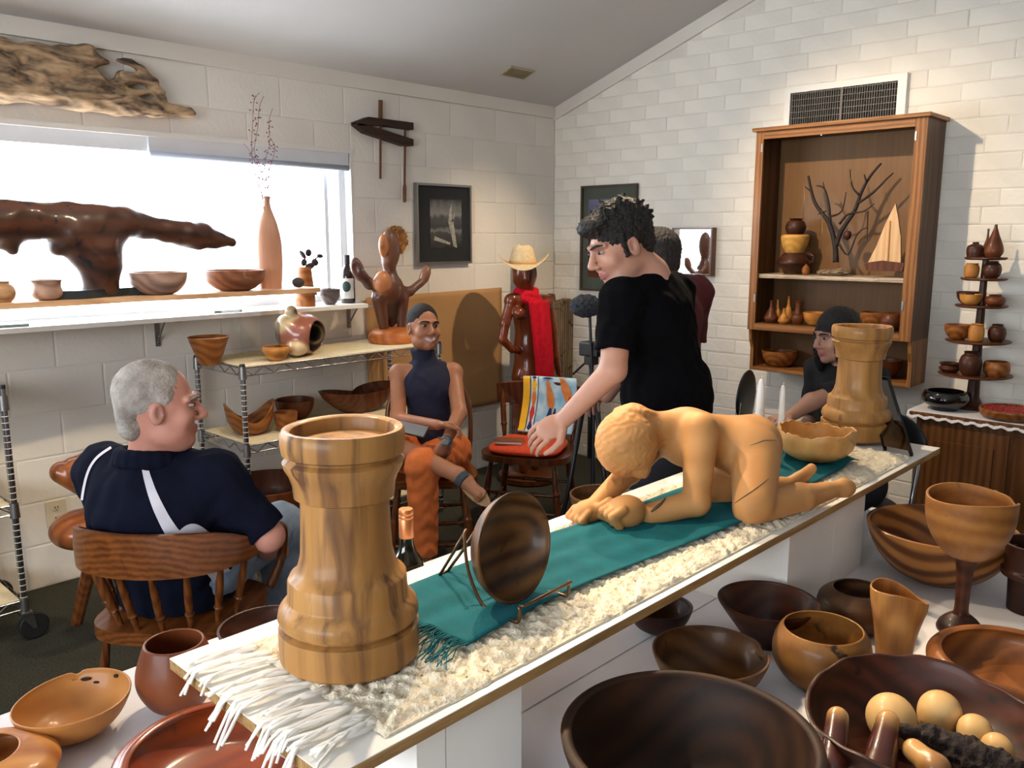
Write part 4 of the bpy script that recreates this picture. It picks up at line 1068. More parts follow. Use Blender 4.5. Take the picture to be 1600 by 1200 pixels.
# hollow log vessel lying on the rack
pl_ = np.array(yp(470, 519, 3.74)); S = SDF(.005, .02)
dirh = np.array((.42, -.86, -.10)); dirh /= np.linalg.norm(dirh)
c_r, c_c = srgb(158, 96, 78), srgb(214, 190, 148)
S.ell(pl_, (.125, .13, .108), c=c_r); S.ell(pl_ + np.array((-.085, .0, .05)), (.05, .06, .055), c=c_c, k=.03); S.cap(pl_ + np.array((-.06, -.02, .09)), pl_ + np.array((-.07, -.03, .122)), .036, .03, c=c_c, k=.012); S.ell(pl_ + np.array((.09, .02, .0)), (.04, .06, .07), c=c_c, k=.02); S.ell(pl_ + np.array((-.07, -.07, -.06)), (.05, .05, .04), c=c_c, k=.02)
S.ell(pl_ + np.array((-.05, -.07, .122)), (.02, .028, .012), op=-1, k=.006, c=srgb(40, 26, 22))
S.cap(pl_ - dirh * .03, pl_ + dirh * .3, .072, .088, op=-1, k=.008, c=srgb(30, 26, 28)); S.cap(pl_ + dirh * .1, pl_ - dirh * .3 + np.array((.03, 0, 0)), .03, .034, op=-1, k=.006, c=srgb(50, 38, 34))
lg = S.build('hollow_log_vessel', vcol('log_vessel', .28, var=.2, scale=18, coat=.5), colors=True, base=c_r, smooth_it=2)
mz = min(v.co.z for v in lg.data.vertices); set_origin(lg, (pl_[0], pl_[1], mz)); lg.location.z = 1.0052
tag(lg, 'reddish hollowed log vessel lying open on the wire rack', 'vessel')

# ------------------------------------------------------------------ carved woman with hat and scarf, in the corner
Yc = 3.70; S = SDF(.0065, .03)
B4 = lambda x, y, dy=0: np.array(yp(x, y, Yc + dy)); pc4 = lambda px: px * 5.28 / FPX
S.ell(B4(819, 432), (pc4(20), pc4(21), pc4(27))); S.cap(B4(822, 428, -.08), B4(822, 440, -.085), .02, .02, k=.02)
S.cap(B4(822, 445), B4(824, 468), pc4(10), pc4(12))
S.cap(B4(800, 474), B4(854, 476), pc4(13), pc4(13), k=.04); S.ell(B4(826, 492), (pc4(26), pc4(19), pc4(30)), k=.04)
S.ell(B4(811, 494, -.06), (.042, .04, .042), k=.03); S.ell(B4(840, 494, -.06), (.042, .04, .042), k=.03)
S.cap(B4(825, 500), B4(824, 545), pc4(23), pc4(19), k=.04); S.cap(B4(824, 545), B4(826, 590), pc4(19), pc4(28), k=.05)
S.cap(B4(816, 595), B4(818, 690), pc4(16), pc4(12), k=.03); S.cap(B4(838, 595), B4(836, 690), pc4(16), pc4(12), k=.03); S.cap(B4(818, 690), np.array((B4(818, 690)[0], Yc, .06)), pc4(12), pc4(7)); S.cap(B4(836, 690), np.array((B4(836, 690)[0], Yc, .06)), pc4(12), pc4(7))
S.chain([B4(799, 474), B4(789, 510), B4(785, 535)], [pc4(9), pc4(8), pc4(7)], k=.012); S.chain([B4(785, 535), B4(800, 550, -.02), B4(815, 553, .0)], [pc4(7), pc4(6), pc4(5)], k=.01)
S.chain([B4(857, 477), B4(864, 520), B4(868, 560), B4(874, 592)], [pc4(9), pc4(8), pc4(6.5), pc4(5)], k=.012)
for i in range(4): S.chain([B4(873 + (i - 1.5) * 2, 592), B4(873 + (i - 1.5) * 3.2, 604), B4(872 + (i - 1.5) * 3.0, 612)], [.009, .008, .006], k=.003)
cg = S.build('carved_woman', wood('polished_redwood', srgb(126, 62, 38), srgb(84, 36, 22), axis=2, scale=6, rings=.2, coat=.6, rough=.25), smooth_it=2)
tag(cg, 'life-size polished red-brown carving of a woman in the corner', 'carving')
mz = min(v.co.z for v in cg.data.vertices); set_origin(cg, (B4(826, 590)[0], Yc, mz)); cg.location.z = .05
MB().lathe([(0, -.0495), (.19, -.0495), (.2, -.04), (.2, -.01), (.18, .004), (0, .004)], 40).build('base', M['chair_d'], cg, smooth=True, auto=40)
# straw hat
hc = B4(817, 412); straw = plain('straw', srgb(208, 186, 146), .8, var=.12, scale=60, bump=.4, bscale=160)
ht_ = empty('cowboy_hat', hc, math.radians(-46), 'cream straw cowboy hat with curled brim on the carved woman', 'hat')
def brim(u, v):
    t = 2 * math.pi * u; r = .082 + .078 * v
    x, y = math.cos(t) * r * 1.02, math.sin(t) * r * 1.15
    z = .055 * v ** 1.5 * (math.cos(t) ** 2) * 1.15 - .035 * v * (math.sin(t) ** 2) * (1 if math.sin(t) < 0 else .7)
    return (x, y, z)
k = MB().grid(brim, 64, 8); bmesh.ops.remove_doubles(k.b, verts=k.b.verts, dist=1e-5)
o = k.build('brim', straw, ht_, smooth=True); o.modifiers.new('t', 'SOLIDIFY').thickness = .004
def crown(t, r, z, i):
    f = max(0, z / .105); return (r * (1 - .10 * f * abs(math.cos(t))), z - .02 * f * (math.cos(t) ** 2 < .15) * (r < .05) - .02 * f * f * math.sin(t) * (r > .02))
MB().lathe([(.086, -.004), (.0855, .03), (.08, .07), (.068, .098), (.045, .106), (.02, .098), (0, .094)], 48, crown).build('crown', straw, ht_, smooth=True)
MB().lathe([(.0875, .0), (.0885, .002), (.0875, .018), (.0865, .019)], 48).build('hat_band', plain('tan_band', srgb(190, 150, 96), .7), ht_, smooth=True)
# red scarf
red = plain('red_knit', srgb(196, 26, 44), .9, var=.12, scale=30, bump=.4, bscale=200, spec=.1)
sf = empty('red_scarf', B4(824, 462), 0, 'bright red scarf wrapped round the carved woman neck, one end hanging', 'scarf'); so_ = V(sf.location)
SS = SDF(.006, .012); ctr = np.array(B4(822, 462))
for j, (dz, rr, tt) in enumerate(((.0, .074, .024), (-.028, .084, .026), (.022, .066, .02))):
    P = [ctr + np.array((rr * math.cos(a), rr * .9 * math.sin(a), dz + .012 * math.sin(a * 2 + j))) for a in np.linspace(0, 2 * math.pi, 15)]
    SS.chain(P, [tt] * 15, k=.008)
q = SS.build('wrap', red, sf, post=wobble(.002, 150), smooth_it=1)
def tail(u, v):
    px = 843 + 4 * math.sin(u * 2.2) + 6 * u; py = 470 + 135 * u; w_ = 15 - 1.5 * u
    p = yp(px + (v - .5) * 2 * w_, py, Yc - .125 + .015 * math.sin(v * 7 + u * 2) - .02 * math.sin(u * 3)); return p - so_
o = MB().grid(tail, 40, 12).build('hanging_end', red, sf, smooth=True); o.modifiers.new('t', 'SOLIDIFY').thickness = .012

# weathered posts in the corner behind her
gw = wood('weathered_grey', srgb(146, 126, 100), srgb(72, 60, 50), axis=2, scale=16, rings=.3, coat=0, rough=.9, spalt=(.03, .02, .015), contrast=1.4, grey=True)
def jag_post(pxl, pxr, pytop, Yp_, jag, name, label, thick):
    a = yp(pxl, pytop, Yp_); b = yp(pxr, pytop, Yp_); n = 14; k = MB()
    tops = [a.z + jag * rnd.uniform(-1, .25) + (jag * .9 if i in (0, n) else 0) for i in range(n + 1)]
    pts = [(a.x + (b.x - a.x) * i / n, 0, tops[i]) for i in range(n + 1)]
    pts = pts + [(b.x + .02, 0, .0), (a.x - .02, 0, .0)]
    k.prism([(x - a.x, 0, z) for x, y, z in pts], (0, thick, 0))
    o = k.build(name, gw, loc=(a.x, Yp_, .0005)); return tag(o, label, 'wood post')
jag_post(867, 907, 470, 3.93, .045, 'weathered_post', 'grey weathered slab with jagged top in the room corner', .07)
jag_post(817, 834, 392, 3.99, .04, 'weathered_post', 'slim grey weathered spike rising behind the straw hat', .04)
# ------------------------------------------------------------------ oak wall cabinet and what it holds
CX0, CX1, CY0, CY1, CZ0, CZ1 = 4.5, XW - .005, 1.482, 2.392, .83, 2.2
cb = empty('oak_wall_cabinet', (CX1, (CY0 + CY1) / 2, CZ0), 0, 'oak display cabinet hung on the brick wall with open niche below', 'cabinet'); o0 = V(cb.location)
def cpart(name, lo, hi, mt, par=cb, bev=.0015): return MB().box(V(lo) - o0, V(hi) - o0, bev=bev).build(name, mt, par)
T = .019; ZF = 1.072
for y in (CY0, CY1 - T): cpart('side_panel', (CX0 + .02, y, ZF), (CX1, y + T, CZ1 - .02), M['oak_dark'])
cpart('back_panel', (CX1 - .008, CY0 + T, CZ0 + .02), (CX1, CY1 - T, CZ1 - .02), wood('oak_back', srgb(122, 92, 66), srgb(106, 78, 54), 2, 12, .5, .1, coat=.1))
cpart('crown', (CX0 - .02, CY0 - .018, CZ1 - .02), (CX1, CY1 + .018, CZ1), M['oak_y'], bev=.004)
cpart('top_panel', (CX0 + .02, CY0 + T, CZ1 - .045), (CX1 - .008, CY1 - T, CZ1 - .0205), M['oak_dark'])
for y0, y1 in ((CY0, CY0 + .058), (CY1 - .045, CY1)):
    st = cpart('stile', (CX0, y0, ZF), (CX0 + .02, y1, CZ1 - .0205), M['oak'])
    for z in (ZF + .16, CZ1 - .13):
        yy = y1 - .012 if y0 == CY0 else y0 + .002
        cpart('hinge', (CX0 - .004, yy, z), (CX0, yy + .01, z + .045), M['metal_g'], st, .001)
cpart('rail', (CX0, CY0 + .058, CZ1 - .062), (CX0 + .02, CY1 - .045, CZ1 - .0205), M['oak_y'])
cpart('rail', (CX0, CY0 + .058, ZF), (CX0 + .02, CY1 - .045, ZF + .038), M['oak_y'])
ZB = ZF + .04
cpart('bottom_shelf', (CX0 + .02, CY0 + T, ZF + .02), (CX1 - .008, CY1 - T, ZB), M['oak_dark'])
cpart('niche_shelf', (CX0 + .05, CY0 + T, CZ0), (CX1, CY1 - T, CZ0 + .02), M['oak_y'])
for y in (CY0, CY1 - T):     # niche cheeks with a curved front edge
    pr = [(CX0 + .02, 0, ZF), (CX0 + .028, 0, ZF - .06), (CX0 + .05, 0, ZF - .11), (CX0 + .05, 0, CZ0), (CX1, 0, CZ0), (CX1, 0, ZF)]
    MB().prism([V((x, y, z)) - o0 for x, _, z in pr], (0, T, 0)).build('niche_cheek', M['oak'], cb)
ZS = xp(1186, 428, CX0 + .03).z
r5 = random.Random(5)
edge = [(CX0 + .035 + r5.uniform(-.006, .006), CY0 + T + .001 + (CY1 - CY0 - 2 * T - .002) * i / 26) for i in range(27)]
MB().prism([V((x, y, ZS - .022)) - o0 for x, y in edge] + [V((CX1 - .0085, CY1 - T - .001, ZS - .022)) - o0, V((CX1 - .0085, CY0 + T + .001, ZS - .022)) - o0], (0, 0, .022)).build('live_edge_shelf', wood('bleached_shelf', srgb(206, 190, 168), srgb(128, 108, 88), 1, 20, .8, .3, coat=0, grey=True), cb)
for y in (CY0 + .0195, CY1 - .0255):
    cpart('shelf_standard', (CX0 + .03, y, ZB + .0005), (CX0 + .036, y + .006, CZ1 - .046), M['metal_g'], bev=0)
MB().lathe([(0, 0), (.014, 0), (.012, -.012), (0, -.016)], 16, m=Matrix.Translation(V((CX0 + .09, 2.05, CZ1 - .0455)) - o0)).build('puck_lamp', M['chrome'], cb)

def put(name, label, cat, x, y, z, prof, mt, seg=28, fn=None, rot=(0, 0, 0), group=None, par=None):
    o = MB().lathe(prof, seg, fn).build(name, mt, par, loc=(x, y, z), rot=rot, smooth=True, auto=50)
    return tag(o, label, cat, group) if par is None else o
def small(name, label, cat, px, pyb, hpx, wpx, X, ctrl, mt, z0, seg=28, th=.09, fn=None, group=None):
    """small turned piece standing at depth plane x = X on height z0; width and height from its pixels"""
    p = xp(px, pyb, X); D = depth(p); s = D / FPX; H_ = hpx * s; R_ = wpx / 2 * s
    mr = max(a for a, b_ in ctrl); mz = ctrl[-1][1]
    pr = vessel([(a / mr * R_, b_ / mz * H_) for a, b_ in ctrl], th * R_, 5)
    return put(name, label, cat, X, p.y, z0 + .0006, pr, mt, seg, fn, group=group)
bud = [(.7, 0), (.95, .25), (1, .5), (.7, .95), (.35, 1.35), (.22, 1.8), (.26, 2.1)]
pot = [(.6, 0), (.9, .25), (1, .6), (.85, .95), (.6, 1.1), (.66, 1.2)]
bwl = [(.45, 0), (.7, .12), (.93, .38), (1, .7)]
jar = [(.7, 0), (.9, .15), (1, .6), (.95, 1.0), (.8, 1.2), (.84, 1.3)]
wd('dk1', (110, 62, 38), (56, 28, 18), axis=2, scale=12, rings=.2); wd('dk2', (78, 44, 34), (36, 20, 16), axis=2, scale=12, rings=.2)
wd('lt1', (206, 150, 86), (152, 96, 48), axis=2, scale=12, rings=.3); wd('md1', (160, 104, 58), (104, 60, 32), axis=0, scale=10, rings=.3)
G1 = 'bud vases in the oak cabinet'
small('bud_vase', 'plump dark bud vase, leftmost in the oak cabinet', 'vase', 1204, 506, 34, 21, 4.58, bud, W['dk1'], ZB, group=G1)
small('bud_vase', 'slim golden bud vase behind the plump dark one', 'vase', 1214, 502, 34, 13, 4.64, bud, W['lt1'], ZB, group=G1)
small('bud_vase', 'short amber bud vase, front middle in the oak cabinet', 'vase', 1224, 507, 24, 17, 4.56, bud, W['lt1'], ZB, group=G1)
small('bud_vase', 'tallest pale bud vase at the back of the oak cabinet', 'vase', 1231, 500, 40, 15, 4.68, bud, W['lt1'], ZB, group=G1)
small('bud_vase', 'reddish flask-shaped bud vase right of the amber one', 'vase', 1246, 505, 36, 20, 4.6, [(.8, 0), (1, .3), (.95, .6), (.5, .9), (.45, 1.5), (.6, 1.7)], W['dk1'], ZB, group=G1)
small('cabinet_bowl', 'pale flared bowl beside the bud vases in the oak cabinet', 'bowl', 1273, 506, 20, 36, 4.6, bwl, W['lt1'], ZB)
small('cabinet_bowl', 'dark round lidded-looking pot, rightmost in the oak cabinet', 'pot', 1392, 512, 28, 36, 4.62, [(.5, 0), (.9, .3), (1, .7), (.75, 1.1), (.3, 1.2)], W['dk1'], ZB)
small('cabinet_bowl', 'golden brown bowl behind the dark pot in the oak cabinet', 'bowl', 1366, 508, 24, 44, 4.7, bwl, W['md1'], ZB)
small('niche_bowl', 'shallow brown bowl at left in the cabinet niche', 'bowl', 1217, 575, 24, 54, 4.66, bwl, W['md1'], CZ0 + .02)
small('niche_bowl', 'dark wide bowl at right in the cabinet niche', 'bowl', 1374, 596, 28, 62, 4.66, bwl, W['dk1'], CZ0 + .02)
# stack of pots at left on the live-edge shelf
p = xp(1240, 415, 4.62)
put('black_pot', 'dark footed pot at the bottom of the cabinet pot stack', 'pot', 4.62, p.y, ZS + .0006, vessel([(.05, 0), (.06, .02), (.085, .05), (.088, .075), (.06, .115), (.056, .12)], .006), W['dk2'])
hd = MB().tube([(0, -.075, .06), (0, -.115, .075), (0, -.118, .105), (0, -.08, .118)], .009, 10).build('handle', W['dk2'], bpy.data.objects['black_pot'], smooth=True)
put('cream_pot', 'cream mottled pot stacked on the black pot', 'pot', 4.62, p.y, ZS + .122, vessel([(.05, 0), (.066, .03), (.075, .065), (.078, .09), (.07, .1)], .006), wood('cream_mottle', srgb(216, 176, 110), srgb(176, 128, 66), 0, 9, .3, .2, spalt=(.08, .04, .02)))
put('plum_pot', 'plum-black pot topping the cabinet pot stack', 'pot', 4.62, p.y, ZS + .2235, vessel([(.04, 0), (.052, .02), (.056, .045), (.045, .07), (.03, .082), (.044, .088)], .005), W['dk2'])
p = xp(1262, 385, 4.56)
put('gourd_ornament', 'little pinkish gourd ornament in front of the pot stack', 'ornament', 4.555, p.y, ZS + .0006, [(0, 0), (.012, 0), (.02, .012), (.022, .03), (.016, .045), (.006, .055), (.008, .06), (0, .062)], W['md1'])
# jewellery tree of dark twigs on driftwood
p = xp(1305, 418, 4.6)
jt = empty('branch_jewelry_tree', (4.6, p.y, ZS + .0006), 0, 'dark bare branch jewellery tree on driftwood in the oak cabinet', 'branch')
tw = plain('dark_twig', srgb(34, 22, 17), .7, var=.3, scale=30, bump=.5, bscale=120)
def X6(x, y, dx=0): return xp(x, y, 4.6 + dx) - V(jt.location)
TW = [([(1306, 410), (1305, 385), (1298, 355), (1290, 340), (1275, 320), (1268, 300), (1263, 275)], 5.0), ([(1306, 385), (1315, 360), (1335, 330), (1346, 300), (1360, 275), (1377, 255)], 4.2), ([(1297, 350), (1295, 320), (1288, 295), (1276, 290)], 2.6),
      ([(1312, 350), (1325, 335), (1350, 330), (1366, 318)], 2.2), ([(1340, 318), (1365, 300), (1385, 280), (1396, 270)], 2.4), ([(1342, 304), (1332, 292), (1328, 265)], 2.0), ([(1298, 338), (1315, 330), (1322, 300)], 2.0), ([(1354, 285), (1350, 272)], 1.8), ([(1290, 330), (1278, 335)], 1.6),
      ([(1310, 380), (1325, 398), (1340, 365), (1356, 355)], 1.8), ([(1288, 295), (1286, 284)], 1.4), ([(1268, 300), (1256, 290)], 1.4), ([(1356, 330), (1355, 375)], 1.4)]
for j, (P, r0) in enumerate(TW):
    P3 = [X6(x, y, .02 * math.sin(j * 1.7) * (i / len(P))) for i, (x, y) in enumerate(P)]
    P3 = [V(q) for q in cr([tuple(q) for q in P3], 4)]
    MB().tube(P3, [r0 * .0032 * (1 - .6 * i / (len(P3) - 1)) for i in range(len(P3))], 7).build('twig', tw, jt, smooth=True)
k = MB()
S = SDF(.005, .012); q0 = np.array(V(jt.location))
S.ell(q0 + np.array((0, .0, .018)), (.05, .09, .016)); S.ell(q0 + np.array((-.01, .05, .014)), (.035, .05, .012)); S.ell(q0 + np.array((.0, -.03, .022)), (.03, .04, .018))
S.build('driftwood_base', gw, jt, post=wobble(.003, 160))
gold = plain('gold_chain', srgb(214, 170, 84), .3, .9)
for (x, y0, y1) in ((1256, 270, 345), (1330, 262, 290), (1284, 324, 395)):
    MB().tube([X6(x, y0, -.01), X6(x + 1, (y0 + y1) / 2, -.012), X6(x - 2, y1, -.01)], .0014, 5).build('necklace', gold, jt, smooth=True)
MB().lathe([(0, -.03), (.016, -.02), (.022, 0), (.018, .016), (.012, .02), (0, .021)], 18, m=Matrix.Translation(X6(1324, 367, -.01))).build('egg_pendant', W['dk2'], jt, smooth=True)
# sail carving
p = xp(1392, 415, 4.6)
sb = empty('sail_carving', (4.6, p.y, ZS + .0006), 0, 'pale sail-shaped carving on a dark hull at right in the cabinet', 'carving')
def X7(x, y): return xp(x, y, 4.6) - V(sb.location)
pts = [X7(*q) for q in ((1357, 410), (1370, 385), (1384, 350), (1400, 318), (1404, 340), (1408, 370), (1408, 412), (1394, 410), (1378, 407))]
MB().prism([q + V((-.008, 0, 0)) for q in pts], (.016, 0, 0)).build('sail', wood('pale_sail', srgb(226, 188, 142), srgb(200, 158, 112), 2, 10, .4, .3, grey=True), sb)
MB().tube([X7(1392, 345) + V((-.010, 0, 0)), X7(1388, 408) + V((-.012, 0, 0))], .004, 6).build('mast', W['lt1'], sb)
MB().prism([X7(*q) + V((-.02, 0, 0)) for q in ((1352, 412), (1380, 407), (1415, 411), (1412, 424), (1356, 423))], (.04, 0, 0)).build('hull', W['dk1'], sb)

# ------------------------------------------------------------------ oak chest below, with cloth and vessels
HX0, HY1, HZ = 4.33, 1.405, .752
ch = empty('oak_chest', (4.55, .8, 0), 0, 'brown oak chest of panel doors against the brick wall at right', 'cabinet'); o0 = V(ch.location)
wo = wood('chest_oak', srgb(122, 82, 50), srgb(78, 48, 28), 2, 12, .45, .35, coat=.15)
def hp(name, lo, hi, par=ch, bev=.002, mt=wo): return MB().box(V(lo) - o0, V(hi) - o0, bev=bev).build(name, mt, par)
hp('carcass', (HX0 + .03, .1, .06), (XW - .006, HY1 - .03, HZ - .025)); hp('top_board', (HX0, .08, HZ - .025), (XW - .006, HY1, HZ), bev=.006)
hp('plinth', (HX0 + .06, .12, 0), (XW - .02, HY1 - .05, .06))
for i in range(3):
    y1 = HY1 - .06 - i * .41; y0 = y1 - .385
    d = hp('door', (HX0 + .018, y0, .1), (HX0 + .03, y1, HZ - .06))
    hp('door_panel', (HX0 + .012, y0 + .06, .17), (HX0 + .0185, y1 - .06, HZ - .13), d, .004)
    MB().lathe([(0, 0), (.006, 0), (.006, .012), (.012, .02), (0, .026)], 14, m=Matrix.Translation(V((HX0 + .018, y0 + .03, .42)) - o0) @ Matrix.Rotation(-math.pi / 2, 4, 'Y')).build('knob', M['metal_g'], d)
lc = MB().grid(lambda u, v: (HX0 - .006 + (XW - .02 - HX0) * v if v > .04 else HX0 - .008, .15 + (HY1 - .14) * u, HZ + .003 - (.03 + .006 * math.sin(u * 130) if v < .01 else 0)), 90, 24)
lo_ = lc.build('lace_runner', M['whitecloth']); lo_.modifiers.new('t', 'SOLIDIFY').thickness = .0015; tag(lo_, 'white lace runner on the oak chest', 'cloth')
ZH = HZ + .0035
q = xp(1476, 632, 4.47)
put('black_bowl', 'glossy black squat bowl at the left end of the chest', 'bowl', 4.47, q.y, ZH + .0006, vessel([(.06, 0), (.065, .012), (.1, .035), (.108, .06), (.098, .088), (.09, .092)], .008), plain('black_lacquer', srgb(20, 16, 16), .12, var=.1, coat=.6), 44)
q = xp(1568, 650, 4.46)
rd_ = put('bead_dish', 'round wooden dish filled with red beads on the chest', 'dish', 4.455, q.y - .03, ZH + .0006, vessel([(.1, 0), (.125, .012), (.135, .035), (.135, .045)], .012), W['md1'], 48)
k = MB()
VS, FS = [], []
for i in range(330):
    a, rr = r5.uniform(0, 6.28), .118 * math.sqrt(r5.random()); o_ = len(VS); s = .008
    for c_ in iv: VS.append((rr * math.cos(a) + c_.x * s, rr * math.sin(a) + c_.y * s, .034 + c_.z * s + r5.uniform(0, .008)))
    FS += [[o_ + x for x in f] for f in fi]
me = bpy.data.meshes.new('beads'); me.from_pydata(VS, [], FS); tag(mobj('beads', me, plain('red_beads', srgb(150, 40, 36), .35, var=.5, scale=90), rd_), kind='stuff')

# tiered turned stand
TX = 4.58; tys = [(1550, 402), (1541, 434), (1531, 476), (1527, 531), (1521, 583)]
tb = xp(1519, 630, TX)
ts = empty('tiered_stand', (TX, tb.y, ZH), 0, 'dark five-tier turned stand of miniature vessels on the chest', 'stand')
tiers = []
for (x, y), wpx in zip(tys, (60, 66, 74, 92, 104)):
    q = xp(x, y, TX); R_ = wpx / 2 * depth(q) / FPX; tiers.append((q.z, R_, q.y))
    MB().lathe([(0, 0), (R_ * .9, 0), (R_, .006), (R_, .012), (R_ * .94, .013), (0, .011)], 40, m=Matrix.Translation((0, 0, q.z - .013 - ZH))).build('tier', W['dk1'], ts, smooth=True, auto=40)
topz = tiers[0][0] - ZH
MB().lathe([(0, .0006), (.06, .0006), (.063, .015), (.045, .03), (.03, .06), (.028, .1)] + [(.026 - .012 * t, .1 + (topz - .112) * t) for t in np.linspace(0, 1, 6)[1:]] + [(0, topz - .012)], 24).build('column', W['dk2'], ts, smooth=True, auto=50)
G2 = 'miniature vessels on the tiered stand'
def mini(ti, dy, dx, wpx, hpx, ctrl, mt, label, nm='miniature_vessel', cat='vessel'):
    z, R_, y = tiers[ti]; s = 4.25 / FPX; H_ = hpx * s; Rr = wpx / 2 * s; mr = max(a for a, b_ in ctrl); mz = ctrl[-1][1]
    put(nm, label, cat, TX + dx, tb.y + dy, z + .0004, vessel([(a / mr * Rr, b_ / mz * H_) for a, b_ in ctrl], .1 * Rr, 5), mt, 24, group=G2)
mini(0, -.036, -.02, 26, 48, [(.7, 0), (1, .35), (.9, .8), (.45, 1.5), (.18, 2.0), (.15, 2.2)], W['dk1'], 'dark pear-shaped miniature bottle on the top tier')
mini(0, .012, .045, 12, 42, bud, W['dk1'], 'slim necked miniature bottle behind on the top tier')
mini(0, .045, -.02, 24, 22, [(.9, 0), (1, .4), (.9, .8), (.35, 1.0), (.4, 1.1)], W['dk2'], 'squat dark miniature pot on the top tier')
mini(1, .05, -.03, 21, 21, jar, W['lt1'], 'mottled tan miniature cup on the second tier')
mini(1, -.038, -.02, 25, 25, pot, W['dk2'], 'dark round miniature pot on the second tier')
mini(2, .035, -.055, 32, 16, bwl, W['lt1'], 'miniature bowl with pale inside on the third tier')
mini(2, .07, .03, 34, 18, bwl, W['dk2'], 'dark miniature bowl behind the pale one, third tier')
mini(2, -.065, -.03, 28, 16, pot, W['dk1'], 'red-brown miniature pot at right, third tier')
mini(3, .085, -.03, 40, 22, bwl, W['md1'], 'brown miniature bowl at left, fourth tier')
mini(3, -.01, -.08, 22, 26, jar, W['lt1'], 'tan miniature beaker at centre, fourth tier')
mini(3, -.085, -.02, 25, 26, pot, W['dk2'], 'dark miniature jar at right, fourth tier')
mini(4, .105, -.04, 32, 14, [(.6, 0), (1, .4), (.8, .7), (1, 1.0)], W['dk2'], 'rough dark miniature dish at left, lowest tier')
mini(4, .0, -.09, 32, 36, pot, W['dk2'], 'plum miniature jar at centre, lowest tier')
mini(4, -.1, -.03, 36, 22, [(.7, 0), (1, .4), (.98, .9), (.9, 1.1)], W['md1'], 'brown miniature bowl at right, lowest tier')

# ------------------------------------------------------------------ things hung on the walls
def frame(name, label, c0, w_, h_, face, bar, dep, fm, mm, inner, pm, cat='picture'):
    """face: 0 = on the window wall (faces -Y), 1 = on the brick wall (faces -X)"""
    e_ = empty(name, c0, 0 if face == 0 else -math.pi / 2, label, cat)
    k = MB()
    for lo, hi in (((-w_ / 2, -h_ / 2), (w_ / 2, -h_ / 2 + bar)), ((-w_ / 2, h_ / 2 - bar), (w_ / 2, h_ / 2)), ((-w_ / 2, -h_ / 2 + bar), (-w_ / 2 + bar, h_ / 2 - bar)), ((w_ / 2 - bar, -h_ / 2 + bar), (w_ / 2, h_ / 2 - bar))):
        k.box((lo[0], -dep, lo[1]), (hi[0], 0, hi[1]))
    k.build('frame', fm, e_)
    if mm is not None: MB().box((-w_ / 2 + bar, -dep * .5, -h_ / 2 + bar), (w_ / 2 - bar, -dep * .1, h_ / 2 - bar)).build('mount', mm, e_)
    iw, ih, ix, iz = inner
    MB().box((ix - iw / 2, -dep * .5 - .002, iz - ih / 2), (ix + iw / 2, -dep * .5, iz + ih / 2)).build('print' if mm is not None else 'mirror_glass', pm, e_)
    return e_
def photo_mat(name, stops, scale=5):
    m, t, b = nt(name); N = t.nodes; L = t.links; tc = N.new('ShaderNodeTexCoord'); sx = N.new('ShaderNodeSeparateXYZ'); L.new(tc.outputs['Generated'], sx.inputs[0])
    nz = N.new('ShaderNodeTexNoise'); nz.inputs['Scale'].default_value = scale; nz.inputs['Detail'].default_value = 6; L.new(tc.outputs['Generated'], nz.inputs['Vector'])
    ma = N.new('ShaderNodeMath'); ma.operation = 'MULTIPLY_ADD'; ma.inputs[1].default_value = .35; L.new(nz.outputs['Fac'], ma.inputs[0]); L.new(sx.outputs['Z'], ma.inputs[2])
    sb2 = N.new('ShaderNodeMath'); sb2.operation = 'SUBTRACT'; sb2.inputs[1].default_value = .175; L.new(ma.outputs[0], sb2.inputs[0])
    rp = N.new('ShaderNodeValToRGB'); rp.color_ramp.elements[0].position = stops[0][0]; rp.color_ramp.elements[0].color = rgba(srgb(*stops[0][1])); rp.color_ramp.elements[1].position = stops[-1][0]; rp.color_ramp.elements[1].color = rgba(srgb(*stops[-1][1]))
    for ps, cc in stops[1:-1]: rp.color_ramp.elements.new(ps).color = rgba(srgb(*cc))
    L.new(sb2.outputs[0], rp.inputs['Fac']); L.new(rp.outputs['Color'], b.inputs['Base Color']); b.inputs['Roughness'].default_value = .25
    return m
a, b_ = yp(648, 285, YW - .02), yp(735, 411, YW - .02)
bw = frame('framed_photograph', 'black and white driftwood photograph in silver frame with black mount', ((a.x + b_.x) / 2, YW - .006, (a.z + b_.z) / 2), b_.x - a.x, a.z - b_.z, 0, .014, .03, M['metal_g'], plain('black_mount', srgb(26, 28, 32), .8), (.27, .31, .02, .0), photo_mat('sea_photo', [(0, (34, 34, 36)), (.3, (66, 66, 66)), (.36, (110, 110, 108)), (.45, (52, 52, 54)), (.62, (70, 70, 72)), (.72, (120, 120, 118)), (1, (48, 50, 52))]))
gy = plain('print_pale_trunk', srgb(150, 148, 140), .4, var=.3, scale=60)
for P in ([(.09, -.15), (.06, -.14), (.015, .02), (.03, .1), (.05, .13), (.045, .08), (.06, .02)], [(.04, .01), (.075, .09), (.065, .03)], [(-.11, -.1), (.03, -.13), (.03, -.115), (-.1, -.075)]):
    MB().prism([(x + .02, -.0182, z) for x, z in P], (0, -.0006, 0)).build('print_trunk', gy, bw)
a, b_ = xp(909, 291, XW - .02), xp(992, 458, XW - .02)
